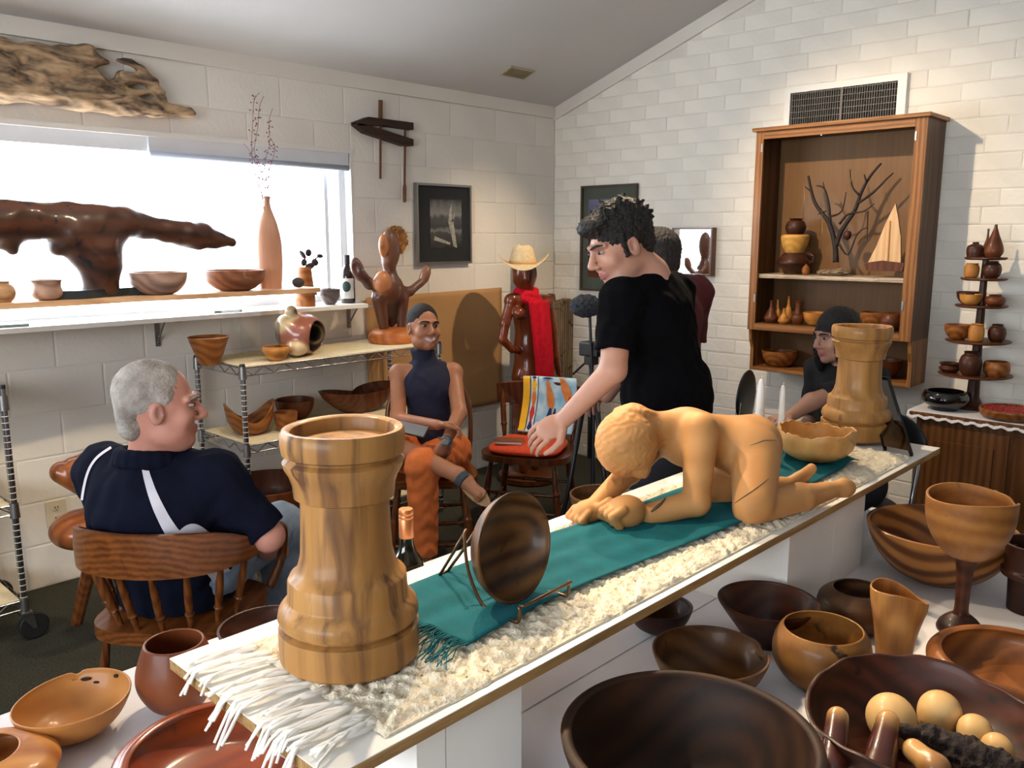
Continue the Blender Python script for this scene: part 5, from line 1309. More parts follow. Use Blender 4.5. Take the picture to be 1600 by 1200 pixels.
frame('framed_landscape', 'dark green framed landscape print on the brick wall beside the room corner', (XW - .007, (a.y + b_.y) / 2, (a.z + b_.z) / 2), a.y - b_.y, a.z - b_.z, 1, .016, .025, plain('dark_frame', srgb(70, 52, 40), .5), plain('green_mount', srgb(72, 80, 70), .8), ((a.y - b_.y) * .72, (a.z - b_.z) * .74, 0, 0), photo_mat('canyon_print', [(0, (96, 50, 34)), (.08, (70, 36, 28)), (.14, (14, 12, 14)), (.55, (22, 20, 26)), (.68, (60, 62, 96)), (1, (104, 104, 138))], 3))
a, b_ = xp(1050, 356, XW - .06), xp(1110, 432, XW - .06)
mr_ = frame('wall_mirror', 'small square mirror in deep dark wood frame reflecting the window', (XW - .006, (a.y + b_.y) / 2, (a.z + b_.z) / 2), a.y - b_.y, a.z - b_.z, 1, .012, .055, M['chair_d'], None, (a.y - b_.y - .024, a.z - b_.z - .024, 0, 0), M['mirror'], 'mirror')
mr_.children[1].location.y = -.02
# wooden handscrew clamp
hc_ = yp(600, 200, YW - .02)
hs = empty('handscrew_clamp', hc_, 0, 'dark old wooden handscrew clamp hung on the wall above the photograph', 'clamp')
def C4(x, y, dy=0): return yp(400 + x * .25, 100 + y * .25, YW - .03 + dy) - hc_
kw = wood('old_black_wood', srgb(62, 42, 34), srgb(34, 24, 20), 0, 14, .6, .2, coat=.05)
kw2 = wood('spindle_brown', srgb(112, 72, 48), srgb(70, 42, 28), 2, 14, .6, .2, coat=.05)
for P in ([(622, 362), (705, 330), (985, 366), (985, 412), (800, 384), (640, 384)], [(622, 376), (660, 372), (780, 404), (985, 470), (985, 512), (930, 510), (690, 430)]):
    MB().prism([C4(x, y, -.022) for x, y in P], (0, .05, 0)).build('jaw', kw, hs)
MB().tube([C4(778, 226), C4(778, 345)], .0125, 12).build('handle', kw2, hs, smooth=True, auto=40)
MB().tube([C4(778, 340), C4(777, 718)], .007, 10).build('spindle', kw2, hs, smooth=True, auto=40)
MB().tube([C4(932, 400), C4(928, 770)], .007, 10).build('spindle', kw2, hs, smooth=True, auto=40)
MB().tube([C4(929, 755), C4(928, 775), C4(928, 850), C4(928, 864)], [.009, .0115, .011, .009], 12).build('handle', kw2, hs, smooth=True, auto=40)

# ------------------------------------------------------------------ pieces on the plank, white shelf and wire rack
def small_y(name, label, cat, px, pyb, hpx, wpx, Y, ctrl, mt, z0, seg=36, th=.07, fn=None, group=None):
    p = yp(px, pyb, Y); s = depth(p) / FPX; H_ = hpx * s; R_ = wpx / 2 * s; mr = max(a for a, b_ in ctrl); mz = ctrl[-1][1]
    pr = vessel([(a / mr * R_, b_ / mz * H_) for a, b_ in ctrl], th * R_, 5)
    f2 = None
    if fn: f2 = lambda t, r, z, i: fn(t, r, z, i, R_, H_)
    return put(name, label, cat, p.x, Y, z0 + .0006, pr, mt, seg, f2, group=group)
wd('greyed', (176, 148, 132), (120, 92, 80), axis=0, scale=9, rings=.3, grey=True); wd('rosy', (150, 100, 82), (96, 58, 48), axis=0, scale=9, rings=.3, spalt=(.3, .2, .16))
small_y('lipped_cup', 'small pale cup with flared lip on the plank left of the black base', 'cup', 75, 470, 31, 46, 3.68, [(.5, 0), (.85, .15), (.98, .4), (.88, .75), (.92, 1.0), (1.0, 1.1)], W['greyed'], PZ1)
small_y('plank_bowl', 'pale grained bowl on the plank right of the black base', 'bowl', 249, 463, 34, 88, 3.70, bwl, W['greyed'], PZ1)
small_y('plank_bowl', 'wide reddish pierced bowl on the plank left of the tall vase', 'bowl', 368, 455, 31, 94, 3.71, bwl, W['rosy'], PZ1)
small_y('shell_pot', 'speckled shell-like pot on the plank at the left edge', 'pot', 4, 473, 32, 40, 3.68, pot, wood('speckle', srgb(190, 160, 136), srgb(110, 84, 72), 0, 14, .5, .2, spalt=(.1, .06, .05)), PZ1)
# tall vase with dried berry stems
tvw = wood('rose_vase', srgb(214, 168, 142), srgb(178, 126, 102), 2, 8, .4, .2, coat=.1, grey=True)
tv = small_y('tall_vase', 'tall flattened pinkish wood vase of dried berry stems', 'vase', 424, 450, 140, 42, 3.74, [(.85, 0), (.92, .3), (1, 1.0), (.98, 1.6), (.7, 2.2), (.3, 2.7), (.22, 2.95), (.32, 3.1)], tvw, PZ1, fn=lambda t, r, z, i, R_, H_: (r * math.sqrt(1 / (math.cos(t) ** 2 + (math.sin(t) / .55) ** 2)), z))
stm = plain('dry_stem', srgb(132, 112, 112), .8); bry = plain('dried_berry', srgb(120, 60, 66), .6)
def C5(x, y): return yp(x, y, 3.74) - V(tv.location)
for j, P in enumerate(([(413, 330), (408, 270), (399, 235), (403, 185), (412, 150)], [(415, 330), (412, 280), (418, 240), (421, 200), (424, 170)], [(413, 330), (404, 290), (392, 225), (398, 160), (404, 145)], [(415, 330), (420, 280), (428, 235), (425, 215)], [(412, 330), (402, 260), (380, 225)])):
    P3 = [V(q) + V((0, .01 * math.sin(i + j), 0)) for i, q in enumerate(cr([tuple(C5(*p_)) for p_ in P], 4))]
    MB().tube(P3, .0016, 5).build('stem', stm, tv)
    k = MB()
    for q in P3[3:-3]:
        for _ in range(3):
            d = V((r5.uniform(-1, 1), r5.uniform(-1, 1), r5.uniform(-.6, 1))).normalized() * r5.uniform(.006, .02)
            k.tube([q, q + d], .0007, 3); bmesh.ops.create_icosphere(k.b, subdivisions=1, radius=.0042, matrix=Matrix.Translation(q + d))
    tag(k.build('berries', bry, tv), kind='stuff')
# leaf sculpture vase on the white shelf
lv = small_y('split_vase', 'slim split wood vase with dark leaf carvings on the white shelf', 'vase', 478, 478, 60, 30, 3.93, [(1, 0), (.95, .8), (.8, 1.6), (.7, 2.2)], W['md1'], 1.2355)
dkl = plain('dark_leaf', srgb(44, 36, 40), .5, var=.2)
def C6(x, y, dy=0): return yp(x, y, 3.92 + dy) - V(lv.location)
for (x, y, a, b_, rt_) in ((473, 398, .028, .012, .9), (482, 395, .02, .02, 0), (492, 410, .022, .02, .4), (484, 416, .03, .018, -.3), (500, 400, .02, .012, .1), (475, 410, .018, .02, .6)):
    MB().lathe([(a * math.sin(t), -b_ * math.cos(t)) for t in np.linspace(0, math.pi, 10)], 14, m=Matrix.Translation(C6(x, y)) @ Matrix.Rotation(rt_, 4, 'Y') @ Matrix.Diagonal((1, .5, 1, 1))).build('leaf', dkl, lv, smooth=True)
MB().tube([C6(480, 425), C6(486, 412), C6(493, 404), C6(500, 400)], .004, 6).build('twig', dkl, lv)
ds = yp(466, 442, 3.66)
o = MB().lathe([(0, -.008), (.03, -.007), (.036, 0), (.03, .007), (0, .008)], 28, m=Matrix.Rotation(math.pi / 2 - .2, 4, 'X') @ Matrix.Diagonal((1, .72, 1, 1))).build('disc_pebble', dkl, loc=(ds.x, 3.66, PZ1 + .0275), smooth=True); tag(o, 'dark oval wooden disc standing at the right end of the plank', 'ornament')
small_y('grey_bowl', 'small dark grey bowl on the white shelf beside the bottle', 'bowl', 516, 473, 24, 32, 3.93, bwl, wood('grey_marble', srgb(120, 108, 104), srgb(56, 50, 52), 0, 12, .3, .2, grey=True), 1.2355)
# sauce-like bottle with label
bt_ = yp(544, 474, 3.95); bo = empty('labelled_bottle', (bt_.x, 3.95, 1.2357), 0, 'dark bottle with white label on the white shelf by the window jamb', 'bottle'); s = depth(bt_) / FPX; HB = 74 * s; RB = 11.5 * s
MB().lathe([(0, 0), (RB * .95, 0), (RB, .005), (RB, HB * .58), (RB * .85, HB * .68), (RB * .38, HB * .78), (RB * .34, HB * .92), (0, HB * .92)], 32).build('glass_body', plain('dark_red_glass', srgb(36, 18, 16), .1, coat=.5), bo, smooth=True, auto=50)
MB().lathe([(RB * .4, HB * .8), (RB * .4, HB), (0, HB)], 20).build('cap', M['black'], bo)
lbm = MB()
def lab(u, v): a = math.radians(-135 - 62 + 124 * u); return (RB * 1.02 * math.cos(a), RB * 1.02 * math.sin(a), HB * (.1 + .42 * v))
lbm.grid(lab, 16, 2).build('paper_label', M['white'], bo, smooth=True)
MB().grid(lambda u, v: (lambda a: (RB * 1.03 * math.cos(a), RB * 1.03 * math.sin(a), HB * (.35 + .11 * (v - .5) * 2 * math.sqrt(max(0, 1 - (2 * u - 1) ** 2)))))(math.radians(-135 - 34 + 68 * u)), 16, 6).build('label_emblem', plain('emblem_green', srgb(40, 70, 66), .6), bo, smooth=True)
# wire rack pieces
MZ = 1.0047
small_y('flared_bowl', 'straight-sided flared tan bowl at the left end of the wire rack top', 'bowl', 327, 553, 42, 62, 3.80, [(.5, 0), (.55, .1), (1.0, 1.3)], W['md1'], MZ)
small_y('little_bowl', 'small glossy tan bowl at the front of the wire rack top', 'bowl', 432, 556, 22, 42, 3.66, [(.4, 0), (.7, .2), (1, .6), (.95, .85)], W['lt1'], MZ)
q = yp(557, 531, 3.72); o = MB().prism([(-.03, -.012, 0), (.028, -.016, 0), (.032, .01, .004), (-.026, .014, .004)], (0, 0, .001)).build('price_card', plain('cream_card', srgb(236, 224, 176), .8), loc=(q.x, 3.72, MZ + .0008)); tag(o, 'small folded cream card on the wire rack top', 'card')
Z2 = .6297; Z3 = .1697
def wing(t, r, z, i, R_, H_): k_ = (z / H_) ** 2; return (r * (1 + .1 * k_ * math.cos(2 * t)), z + k_ * H_ * .4 * math.cos(t * 2 + .5))
small_y('winged_bowl', 'brown bowl with upswept wavy rim on the middle rack shelf', 'bowl', 392, 680, 36, 72, 3.80, bwl, W['md1'], Z2, fn=wing)
small_y('rack_bowl', 'low dark bowl behind on the middle rack shelf', 'bowl', 462, 668, 30, 60, 3.95, bwl, W['dk1'], Z2)
small_y('rack_bowl', 'small brown bowl half hidden by the near rook top', 'bowl', 448, 684, 30, 36, 3.72, bwl, W['md1'], Z2)
cn = yp(555, 645, 3.82)
o = MB().lathe([(a * .07, b_ * .07) for a, b_ in vessel([(.5, 0), (.8, .3), (1, 1.0), (1.02, 1.6)], .06)], 64, lambda t, r, z, i: (r * (1 + 2.6 * math.cos(t) ** 2 * (.5 + .5 * z / .11)), z + .03 * math.cos(t) ** 2 * (z / .11))).build('boat_bowl', W['dk1'], loc=(cn.x + .05, 3.84, Z2 + .0006), rot=(0, 0, .05), smooth=True, auto=50); tag(o, 'long dark canoe-shaped bowl at the right of the middle rack shelf', 'bowl')
small_y('rack_basin', 'big dark red-brown basin on the lowest rack shelf', 'bowl', 418, 812, 54, 150, 3.83, [(.6, 0), (.85, .15), (.97, .4), (1, .75)], W['dk1'], Z3, 48)
# ------------------------------------------------------------------ chairs
def spindle(p, q, r0, beads=((.3, 1.5), (.38, 1.25), (.62, 1.5)), seg=10):
    """turned spindle profile points between p and q -> (points, radii)"""
    p, q = V(p), V(q); P, R = [], []
    for t in np.linspace(0, 1, 41):
        r = r0 * (.72 + .5 * math.sin(math.pi * min(1, max(0, t))) ** 1.2)
        for (b0, am) in beads: r = max(r, r0 * am * math.exp(-((t - b0) / .022) ** 2))
        P.append(p.lerp(q, t)); R.append(r)
    return P, R
def seat_shape(w_, d_, th, z):
    n = 40; pts = []
    for i in range(n):
        a = 2 * math.pi * i / n; c_, s_ = math.cos(a), math.sin(a)
        pts.append((w_ / 2 * abs(c_) ** .55 * (1 if c_ > 0 else -1) * (1 + .06 * (s_ > 0)), d_ / 2 * abs(s_) ** .55 * (1 if s_ > 0 else -1), z - th))
    return pts
def legs_of(par, w_, d_, zs, mt, splay=.05, stretch=True):
    L = []
    for sx in (-1, 1):
        for sy in (-1, 1):
            t = V((sx * (w_ / 2 - .06), sy * (d_ / 2 - .06), zs - .03)); b = V((sx * (w_ / 2 - .06 + splay), sy * (d_ / 2 - .06 + splay), .0))
            P, R = spindle(b, t, .016, ((.25, 1.45), (.5, 1.3), (.58, 1.6), (.66, 1.3)))
            MB().tube(P, R, 12).build('leg', mt, par, smooth=True, auto=50); L.append((b, t))
    if stretch:
        for i, j, f in ((0, 1, .35), (2, 3, .35), (0, 2, .5), (1, 3, .3), (1, 3, .55)):
            P, R = spindle(L[i][0].lerp(L[i][1], f), L[j][0].lerp(L[j][1], f), .010, ((.3, 1.5), (.5, 1.7), (.7, 1.5)))
            MB().tube(P, R, 10).build('stretcher', mt, par, smooth=True, auto=50)
# captain's chair of the old man: local +y is where it faces
def captain_chair(loc, rz, label):
    c_ = empty('captain_chair', loc, rz, label, 'chair'); zs = .45
    MB().prism(seat_shape(.52, .48, .04, zs), (0, 0, .04)).build('seat', M['chair_x'], c_)
    legs_of(c_, .50, .46, zs, M['chair'])
    U = [(-.30, .16), (-.31, .02), (-.29, -.13), (-.22, -.235), (-.11, -.285), (0, -.30), (.11, -.285), (.22, -.235), (.29, -.13), (.31, .02), (.30, .16)]
    C_ = [V((x, y, 0)) for x, y in [(a[0], a[1]) for a in cr(U, 5)]]
    k = MB(); n = len(C_); rows = []
    for i, p in enumerate(C_):
        t = (C_[min(i + 1, n - 1)] - C_[max(i - 1, 0)]).normalized(); nn = V((t.y, -t.x, 0)); f = abs(i / (n - 1) - .5) * 2
        hgt = .1 * max(0, 1 - (f / .75) ** 4) + .03; zc = .645; th = .011 + .016 * max(0, min(1, (f - .55) / .3))
        rows.append([k.b.verts.new(p + nn * a + V((0, 0, z))) for a, z in ((-th, zc), (th, zc), (th * 1.2, zc + hgt * .5), (th * .8, zc + hgt), (-th * .8, zc + hgt), (-th * 1.2, zc + hgt * .5))])
    for A_, B_2 in zip(rows, rows[1:]):
        for j in range(6): k.b.faces.new((A_[j], A_[(j + 1) % 6], B_2[(j + 1) % 6], B_2[j]))
    k.b.faces.new(rows[0]); k.b.faces.new(rows[-1][::-1])
    k.build('back_rail', M['chair_x'], c_, smooth=True, auto=45)
    for i, a in enumerate((-1.35, -.98, -.58, -.2, .2, .58, .98, 1.35)):
        top = V((.295 * math.sin(a), -.29 * math.cos(a), .655)); bot = V((.235 * math.sin(a), -.215 * math.cos(a), zs - .005))
        P, R = spindle(bot, top, .0115, ((.28, 1.5), (.36, 1.35), (.66, 1.5), (.74, 1.35)))
        MB().tube(P, R, 12).build('spindle', M['chair'], c_, smooth=True, auto=50)
    for s in (-1, 1):
        MB().tube([V(q) for q in cr([(s * .30, .14, .66), (s * .305, .20, .655), (s * .30, .235, .62), (s * .285, .235, .53), (s * .25, .19, .44)], 5)], .017, 12).build('arm_post', M['chair'], c_, smooth=True)
    return c_
FH = V((math.cos(HEAD), math.sin(HEAD), 0))
def face_rz(v): return math.atan2(v.y, v.x) - math.pi / 2
cc = at(283, 905, 2.68); cc.z = 0
ccx = captain_chair(cc, face_rz(FH * 1.0 + RT * .12), "low-backed captain's chair with turned spindles under the person in navy polo")
ccx.scale = (.86, .9, 1)
# bow-back chair of the seated woman and press-back chair with towel
def bow_chair(loc, rz, label):
    c_ = empty('bow_back_chair', loc, rz, label, 'chair'); zs = .45
    MB().prism(seat_shape(.44, .43, .035, zs), (0, 0, .035)).build('seat', M['chair_x'], c_); legs_of(c_, .43, .42, zs, M['chair'])
    bow = [(-.20, -.185, zs - .01), (-.215, -.20, zs + .15), (-.205, -.225, zs + .30), (-.14, -.25, zs + .42), (0, -.26, zs + .46), (.14, -.25, zs + .42), (.205, -.225, zs + .30), (.215, -.20, zs + .15), (.20, -.185, zs - .01)]
    MB().tube([V(q) for q in cr(bow, 6)], .0125, 12).build('bow', M['chair'], c_, smooth=True)
    for x in (-.13, -.065, 0, .065, .13):
        P, R = spindle((x, -.185, zs - .01), (x * 1.1, -.25, zs + .45 - abs(x) * .45), .008, ((.3, 1.5), (.6, 1.4)))
        MB().tube(P, R, 8).build('spindle', M['chair'], c_, smooth=True)
    return c_
wc = at(672, 720, 4.22); wc.z = 0
bow_chair(wc, face_rz(-FH * .95 + RT * .1), 'brown bow-back chair under the person in orange trousers')
ef = V((-.885, -.467, 0)); ec = V((3.41, 3.11, 0))
pcx = empty('press_back_chair', ec, face_rz(ef), 'dark wooden press-back chair with orange cushion and towel', 'chair')
MB().prism(seat_shape(.48, .45, .035, .43), (0, 0, .035)).build('seat', M['chair_d'], pcx); legs_of(pcx, .47, .44, .43, M['chair_d'])
for s in (-1, 1):
    P, R = spindle((s * .20, -.185, .42), (s * .235, -.255, .74), .014); MB().tube(P, R, 12).build('back_post', M['chair_d'], pcx, smooth=True)
MB().prism([(x, -.235 - .03 * (1 - (x / .26) ** 2) - .02, z) for x, z in [(-.26, .64), (-.13, .63), (0, .625), (.13, .63), (.26, .64), (.265, .75), (.13, .77), (0, .775), (-.13, .77), (-.265, .75)]], (0, .02, 0)).build('crest_rail', M['chair_d'], pcx)
for i in range(6):
    x = -.15 + i * .06; P, R = spindle((x, -.195, .42), (x * 1.08, -.25, .645), .008, ((.35, 1.5), (.65, 1.5))); MB().tube(P, R, 8).build('spindle', M['chair_d'], pcx, smooth=True)
PM = pcx.matrix_basis.copy()
def pw_(x, y, z): return PM @ V((x, y, z))
# orange seat cushion, notebook, towel (things lying on the chair)
cu = MB()
def cush(u, v):
    a = 2 * math.pi * u; sq = lambda c_: abs(c_) ** .45 * (1 if c_ > 0 else -1); r = math.sin(math.pi * v) ** .35
    return (.205 * sq(math.cos(a)) * r, .195 * sq(math.sin(a)) * r, .024 - .024 * math.cos(math.pi * v) * (1 + .1 * math.sin(5 * a)))
cu.grid(cush, 48, 14); bmesh.ops.remove_doubles(cu.b, verts=cu.b.verts, dist=1e-4)
o = cu.build('seat_cushion', plain('orange_corduroy', srgb(214, 72, 34), .9, var=.1, scale=50, bump=.4, bscale=120), loc=pw_(.0, .02, .4305), rot=(0, 0, pcx.rotation_euler.z), smooth=True); tag(o, 'orange cushion on the empty press-back chair', 'cushion')
nb = empty('notebook', pw_(-.085, .075, .4805), pcx.rotation_euler.z + .12, 'brown leather notebook with white page edges on the orange cushion', 'notebook'); nb.location = pw_(.09, .09, .4805)
MB().box((-.075, -.055, .0), (.075, .055, .003), bev=.001).build('back_cover', plain('brown_leather', srgb(132, 76, 44), .5), nb); MB().box((-.072, -.052, .003), (.072, .053, .014)).build('pages', M['white'], nb); MB().box((-.075, -.055, .014), (.075, .055, .0175), bev=.001).build('front_cover', bpy.data.materials['brown_leather'], nb)
tw_ = empty('printed_towel', pw_(-.02, -.27, .6), 0, 'blue and yellow printed towel draped over the empty chair back', 'towel'); to_ = V(tw_.location)
tx0, tx1 = .105, -.215
def tow(u, v, off=0):
    x = tx0 + (tx1 - tx0) * u
    prof = [(.775, -.29), (.784, -.262), (.775, -.238), (.70, -.222), (.60, -.205), (.50, -.168), (.487, -.13)]
    f = v * (len(prof) - 1); i = min(int(f), len(prof) - 2); a_, b2 = prof[i], prof[i + 1]; t = f - i
    z = a_[0] + (b2[0] - a_[0]) * t; y = a_[1] + (b2[1] - a_[1]) * t - .03 * (1 - (x / .26) ** 2) * max(0, min(1, (z - .5) / .15))
    return pw_(x + .004 * math.sin(v * 9), y + .004 * math.sin(u * 14 + v * 5) + .006 + off, z + .012 + off * .3) - to_
o = MB().grid(lambda u, v: tow(u, v), 30, 30).build('terry_cloth', plain('towel_blue', srgb(120, 176, 208), .95, c2=srgb(196, 218, 226), scale=11, bump=.4, bscale=200), tw_, smooth=True); o.modifiers.new('t', 'SOLIDIFY').thickness = .005
def tpatch(name, fn, mt, n=12, off=.0035): MB().grid(lambda a, b2: tow(*fn(a, b2), off), n, n).build(name, mt, tw_, smooth=True)
yl = plain('towel_yellow', srgb(232, 178, 40), .95); wb_ = plain('towel_pale', srgb(206, 216, 222), .95); nv = plain('towel_navy', srgb(36, 42, 84), .95); og = plain('towel_orange', srgb(206, 122, 60), .95, var=.2, scale=20); rdp = plain('towel_red', srgb(190, 52, 50), .95)
tpatch('yellow_border', lambda a, b2: (.0 + .12 * a, .2 + .78 * b2), yl, 16)
tpatch('pale_border', lambda a, b2: (.145 + .12 * a, .2 + .78 * b2), wb_, 16)
tpatch('border_line', lambda a, b2: (.125 + .014 * a, .2 + .78 * b2), nv, 16, .004); tpatch('border_line', lambda a, b2: (.27 + .012 * a, .2 + .78 * b2), nv, 16, .004)
for i, m_ in enumerate((nv, yl, wb_, rdp, nv)):
    cv_ = .28 + i * .14
    tpatch('diamond_motif', lambda a, b2, cv_=cv_: (.205 + .05 * ((a - .5) + (b2 - .5)), cv_ + .055 * ((a - .5) - (b2 - .5)) * 2), m_ if m_ is not wb_ else og, 4, .005)
blob = lambda cu_, cv_, ru, rv, tl=0: (lambda a, b2: (cu_ + ru * b2 * math.cos(6.283 * a) * (1 + .25 * math.sin(18.8 * a)) + tl * rv * b2 * math.sin(6.283 * a), cv_ + rv * b2 * math.sin(6.283 * a)))
tpatch('orange_patch', blob(.50, .52, .06, .17, .3), og, 20, .0048); tpatch('orange_patch', blob(.78, .42, .08, .2, .5), og, 20, .0048)
tpatch('navy_patch', blob(.46, .28, .09, .06), nv, 16, .0055); tpatch('navy_patch', blob(.53, .72, .05, .07), nv, 16, .0055); tpatch('navy_patch', blob(.62, .70, .03, .05), nv, 16, .0055); tpatch('red_patch', blob(.88, .6, .04, .07), rdp, 12, .0055)
for i in range(9): tpatch('lettering', lambda a, b2, i=i: (.37 + i * .045 + .03 * a, .86 + .035 * b2 + .012 * math.sin(i)), nv, 3, .0055)

# ------------------------------------------------------------------ people
def frame_of(fwd, up):
    f = V(fwd).normalized(); r = f.cross(V(up)).normalized(); u = r.cross(f)
    return r, f, u
def add_head(S, c, fwd, up, s, skin, lip, male=True, smile=False, age=0):
    r, f, u = frame_of(fwd, up); r, f, u = np.array(r), np.array(f), np.array(u); c = np.array(c)
    Rm = np.stack([r, f, u], 1)
    L = lambda x, y, z: c + s * (x * r + y * f + z * u)
    E = lambda x, y, z, rx, ry, rz, k=.012, op=1, cc=skin: S.ell(L(x, y, z), (rx * s, ry * s, rz * s), Rm, k=k * s, c=cc, op=op)
    E(0, -.018, .028, .076, .096, .090, .02); E(0, .022, -.035, .062, .068, .082, .03)
    E(0, .062, -.098, .026 if male else .022, .022, .020, .022); E(.04, .02, -.075, .026, .045, .03, .025); E(-.04, .02, -.075, .026, .045, .03, .025)
    for x in (-1, 1):
        E(x * .038, .062, -.028, .026, .022, .024, .022)
        E(x * .031, .093, .006, .020, .014, .012, .008, -1, tuple(v * .8 for v in skin))
        S.cap(L(x * .012, .090, .024), L(x * .05, .072, .022), .009 * s, .008 * s, k=.012 * s, c=skin)
        S.cap(L(x * .014, .100, .021), L(x * .048, .081, .024), .0035 * s, .0025 * s, k=.002, c=tuple(v * .16 for v in skin))
        E(x * .078, -.006, -.012, .009, .020, .032, .006); E(x * .084, .002, -.008, .006, .010, .018, .004, -1, tuple(v * .6 for v in skin))
        E(x * .012, .099, -.036, .009, .010, .007, .006)
    S.cap(L(0, .088, .012), L(0, .112, -.028), .0085 * s, .0125 * s, k=.010 * s, c=skin)
    if smile:
        for x in (-1, 1): E(x * .036, .070, -.036, .022, .018, .018, .012)
        S.chain([L(-.03, .078, -.056), L(-.015, .091, -.066), L(0, .094, -.068), L(.015, .091, -.066), L(.03, .078, -.056)], [.003 * s, .005 * s, .0055 * s, .005 * s, .003 * s], k=.003, c=(.66, .62, .58))
        S.chain([L(-.03, .079, -.053), L(0, .096, -.060), L(.03, .079, -.053)], [.003 * s, .004 * s, .003 * s], k=.003, c=lip)
        S.chain([L(-.028, .078, -.062), L(0, .094, -.077), L(.028, .078, -.062)], [.003 * s, .0055 * s, .003 * s], k=.003, c=lip)
    else:
        S.chain([L(-.021, .080, -.064), L(0, .0925, -.061), L(.021, .080, -.064)], [.003 * s, .0055 * s, .003 * s], k=.004, c=lip)
        S.chain([L(-.019, .079, -.070), L(0, .090, -.072), L(.019, .079, -.070)], [.003 * s, .006 * s, .003 * s], k=.004, c=lip)
    return L, Rm
def add_eyes(par, L, Rm, s, iris=(.03, .02, .015)):
    Rb = Matrix(Rm.tolist()).to_4x4()
    for x in (-1, 1):
        p = V(L(x * .031, .079, .005))
        e_ = MB().lathe([(.0115 * s * math.sin(t), -.0115 * s * math.cos(t)) for t in np.linspace(0, math.pi, 12)], 18, m=Matrix.Translation(p) @ Rb @ Matrix.Rotation(-math.pi / 2, 4, 'X') @ Matrix.Diagonal((1.1, .48, 1, 1))).build('eye', M['eyewhite'], par, smooth=True)
        e_.matrix_parent_inverse = Matrix.Translation(par.location).inverted()
        i_ = MB().lathe([(0, 0), (.0065 * s, -.0010), (.0070 * s, -.004)], 16, m=Matrix.Translation(p + V(Rm[:, 1]) * .0122 * s) @ Rb @ Matrix.Rotation(-math.pi / 2, 4, 'X') @ Matrix.Diagonal((1, .8, 1, 1))).build('iris', M['iris'], e_, smooth=True)
def add_brows(par, L, s, mt):
    for x in (-1, 1):
        k = MB().tube([V(L(x * a, b, z)) for a, b, z in ((.012, .1015, .0225), (.024, .0995, .026), (.038, .0915, .0275), (.052, .079, .0235))], [.0032 * s, .0042 * s, .0038 * s, .0016 * s], 8)
        e_ = k.build('eyebrow', mt, par, smooth=True); e_.matrix_parent_inverse = Matrix.Translation(par.location).inverted()
M['eyewhite'] = plain('eye_white', srgb(168, 158, 152), .25); M['iris'] = plain('dark_iris', srgb(28, 18, 14), .1)
def add_hand(S, wr, dr, palm, skin, s=1.0, curl=.6, side=1):
    """wrist point, direction to the fingers, palm normal; five separate curled fingers"""
    d = np.array(V(dr).normalized()); n = np.array(V(palm)); n = n - d * (n @ d); n /= np.linalg.norm(n); x = np.cross(d, n)
    R_ = np.stack([x, d, n], 1)
    S.ell(wr + d * .048 * s, (.040 * s, .052 * s, .018 * s), R_, k=.012, c=skin)
    for i, (o_, ln) in enumerate(((-.033, .82), (-.011, 1.0), (.011, 1.06), (.032, .96))):
        p = wr + d * (.084 - .004 * abs(i - 1.6)) * s + x * o_ * side * s; a = curl * .55; P = [p]
        for seg, da in ((.040, curl * .5), (.026, curl * .8), (.020, curl * .7)):
            a += da; p = p + (d * math.cos(a) + n * math.sin(a)) * seg * ln * s; P.append(p)
        S.chain(P, [.0088 * s, .0082 * s, .0075 * s, .0064 * s], k=.001, c=skin)
    t0 = wr + d * .022 * s + x * .030 * side * s; P = [t0, t0 + (x * side * .7 + d * .7 + n * .2) * .036 * s, t0 + (x * side * .75 + d * 1.5 + n * .5) * .040 * s, t0 + (x * side * .55 + d * 2.0 + n * .75) * .042 * s]
    S.chain(P, [.014 * s, .0115 * s, .0095 * s, .008 * s], k=.006, c=skin)
def limb(S, P, R_, c, k=.015): S.chain([np.array(p) for p in P], R_, k=k, c=c)
def cloth_post(amp=.0028, sc_=46, seed=0): return wobble(amp, sc_, seed)
def child(S, name, mt, par, **kw):
    o = S.build(name, mt, par, **kw); return o
skinm = vcol('skin', .5, bump=.05, bscale=150, sss=.08, var=.08, scale=40)
def ribbon(o, pix, mt, name, off=.003):
    """strip of cloth sewn onto a garment: pix is a list of (left pixel, right pixel) pairs"""
    bvh = BVHTree.FromPolygons([v.co for v in o.data.vertices], [p.vertices for p in o.data.polygons]); k = MB(); rows = []
    Mi = o.matrix_basis.inverted()
    for (a, b) in pix:
        R_ = []
        for t in np.linspace(0, 1, 5):
            d = ray(a[0] + (b[0] - a[0]) * t, a[1] + (b[1] - a[1]) * t).normalized()
            h = bvh.ray_cast(EYEP, d)
            if h[0] is None: R_ = None; break
            R_.append(k.b.verts.new(h[0] + h[1] * off))
        if R_: rows.append(R_)
    for A_, B2_ in zip(rows, rows[1:]):
        for j in range(4): k.b.faces.new((A_[j], A_[j + 1], B2_[j + 1], B2_[j]))
    q = k.build(name, mt, None, smooth=True); q.parent = o; q.matrix_parent_inverse = Matrix.Identity(4)
    if o.parent is not None: q.matrix_parent_inverse = (o.matrix_parent_inverse.copy() if False else Matrix.Identity(4))
    return q
def pixrib(cl, w0, w1):
    out = []; P = cr(cl, 8); n = len(P)
    for i, p in enumerate(P):
        a, b = P[max(i - 1, 0)], P[min(i + 1, n - 1)]; tx, ty = b[0] - a[0], b[1] - a[1]; L_ = math.hypot(tx, ty) or 1; w_ = (w0 + (w1 - w0) * i / (n - 1)) / 2
        out.append(((p[0] - ty / L_ * w_, p[1] + tx / L_ * w_), (p[0] + ty / L_ * w_, p[1] - tx / L_ * w_)))
    return out
HF = np.array(FH); HR = np.array(RT); ZZ = np.array((0, 0, 1.0))

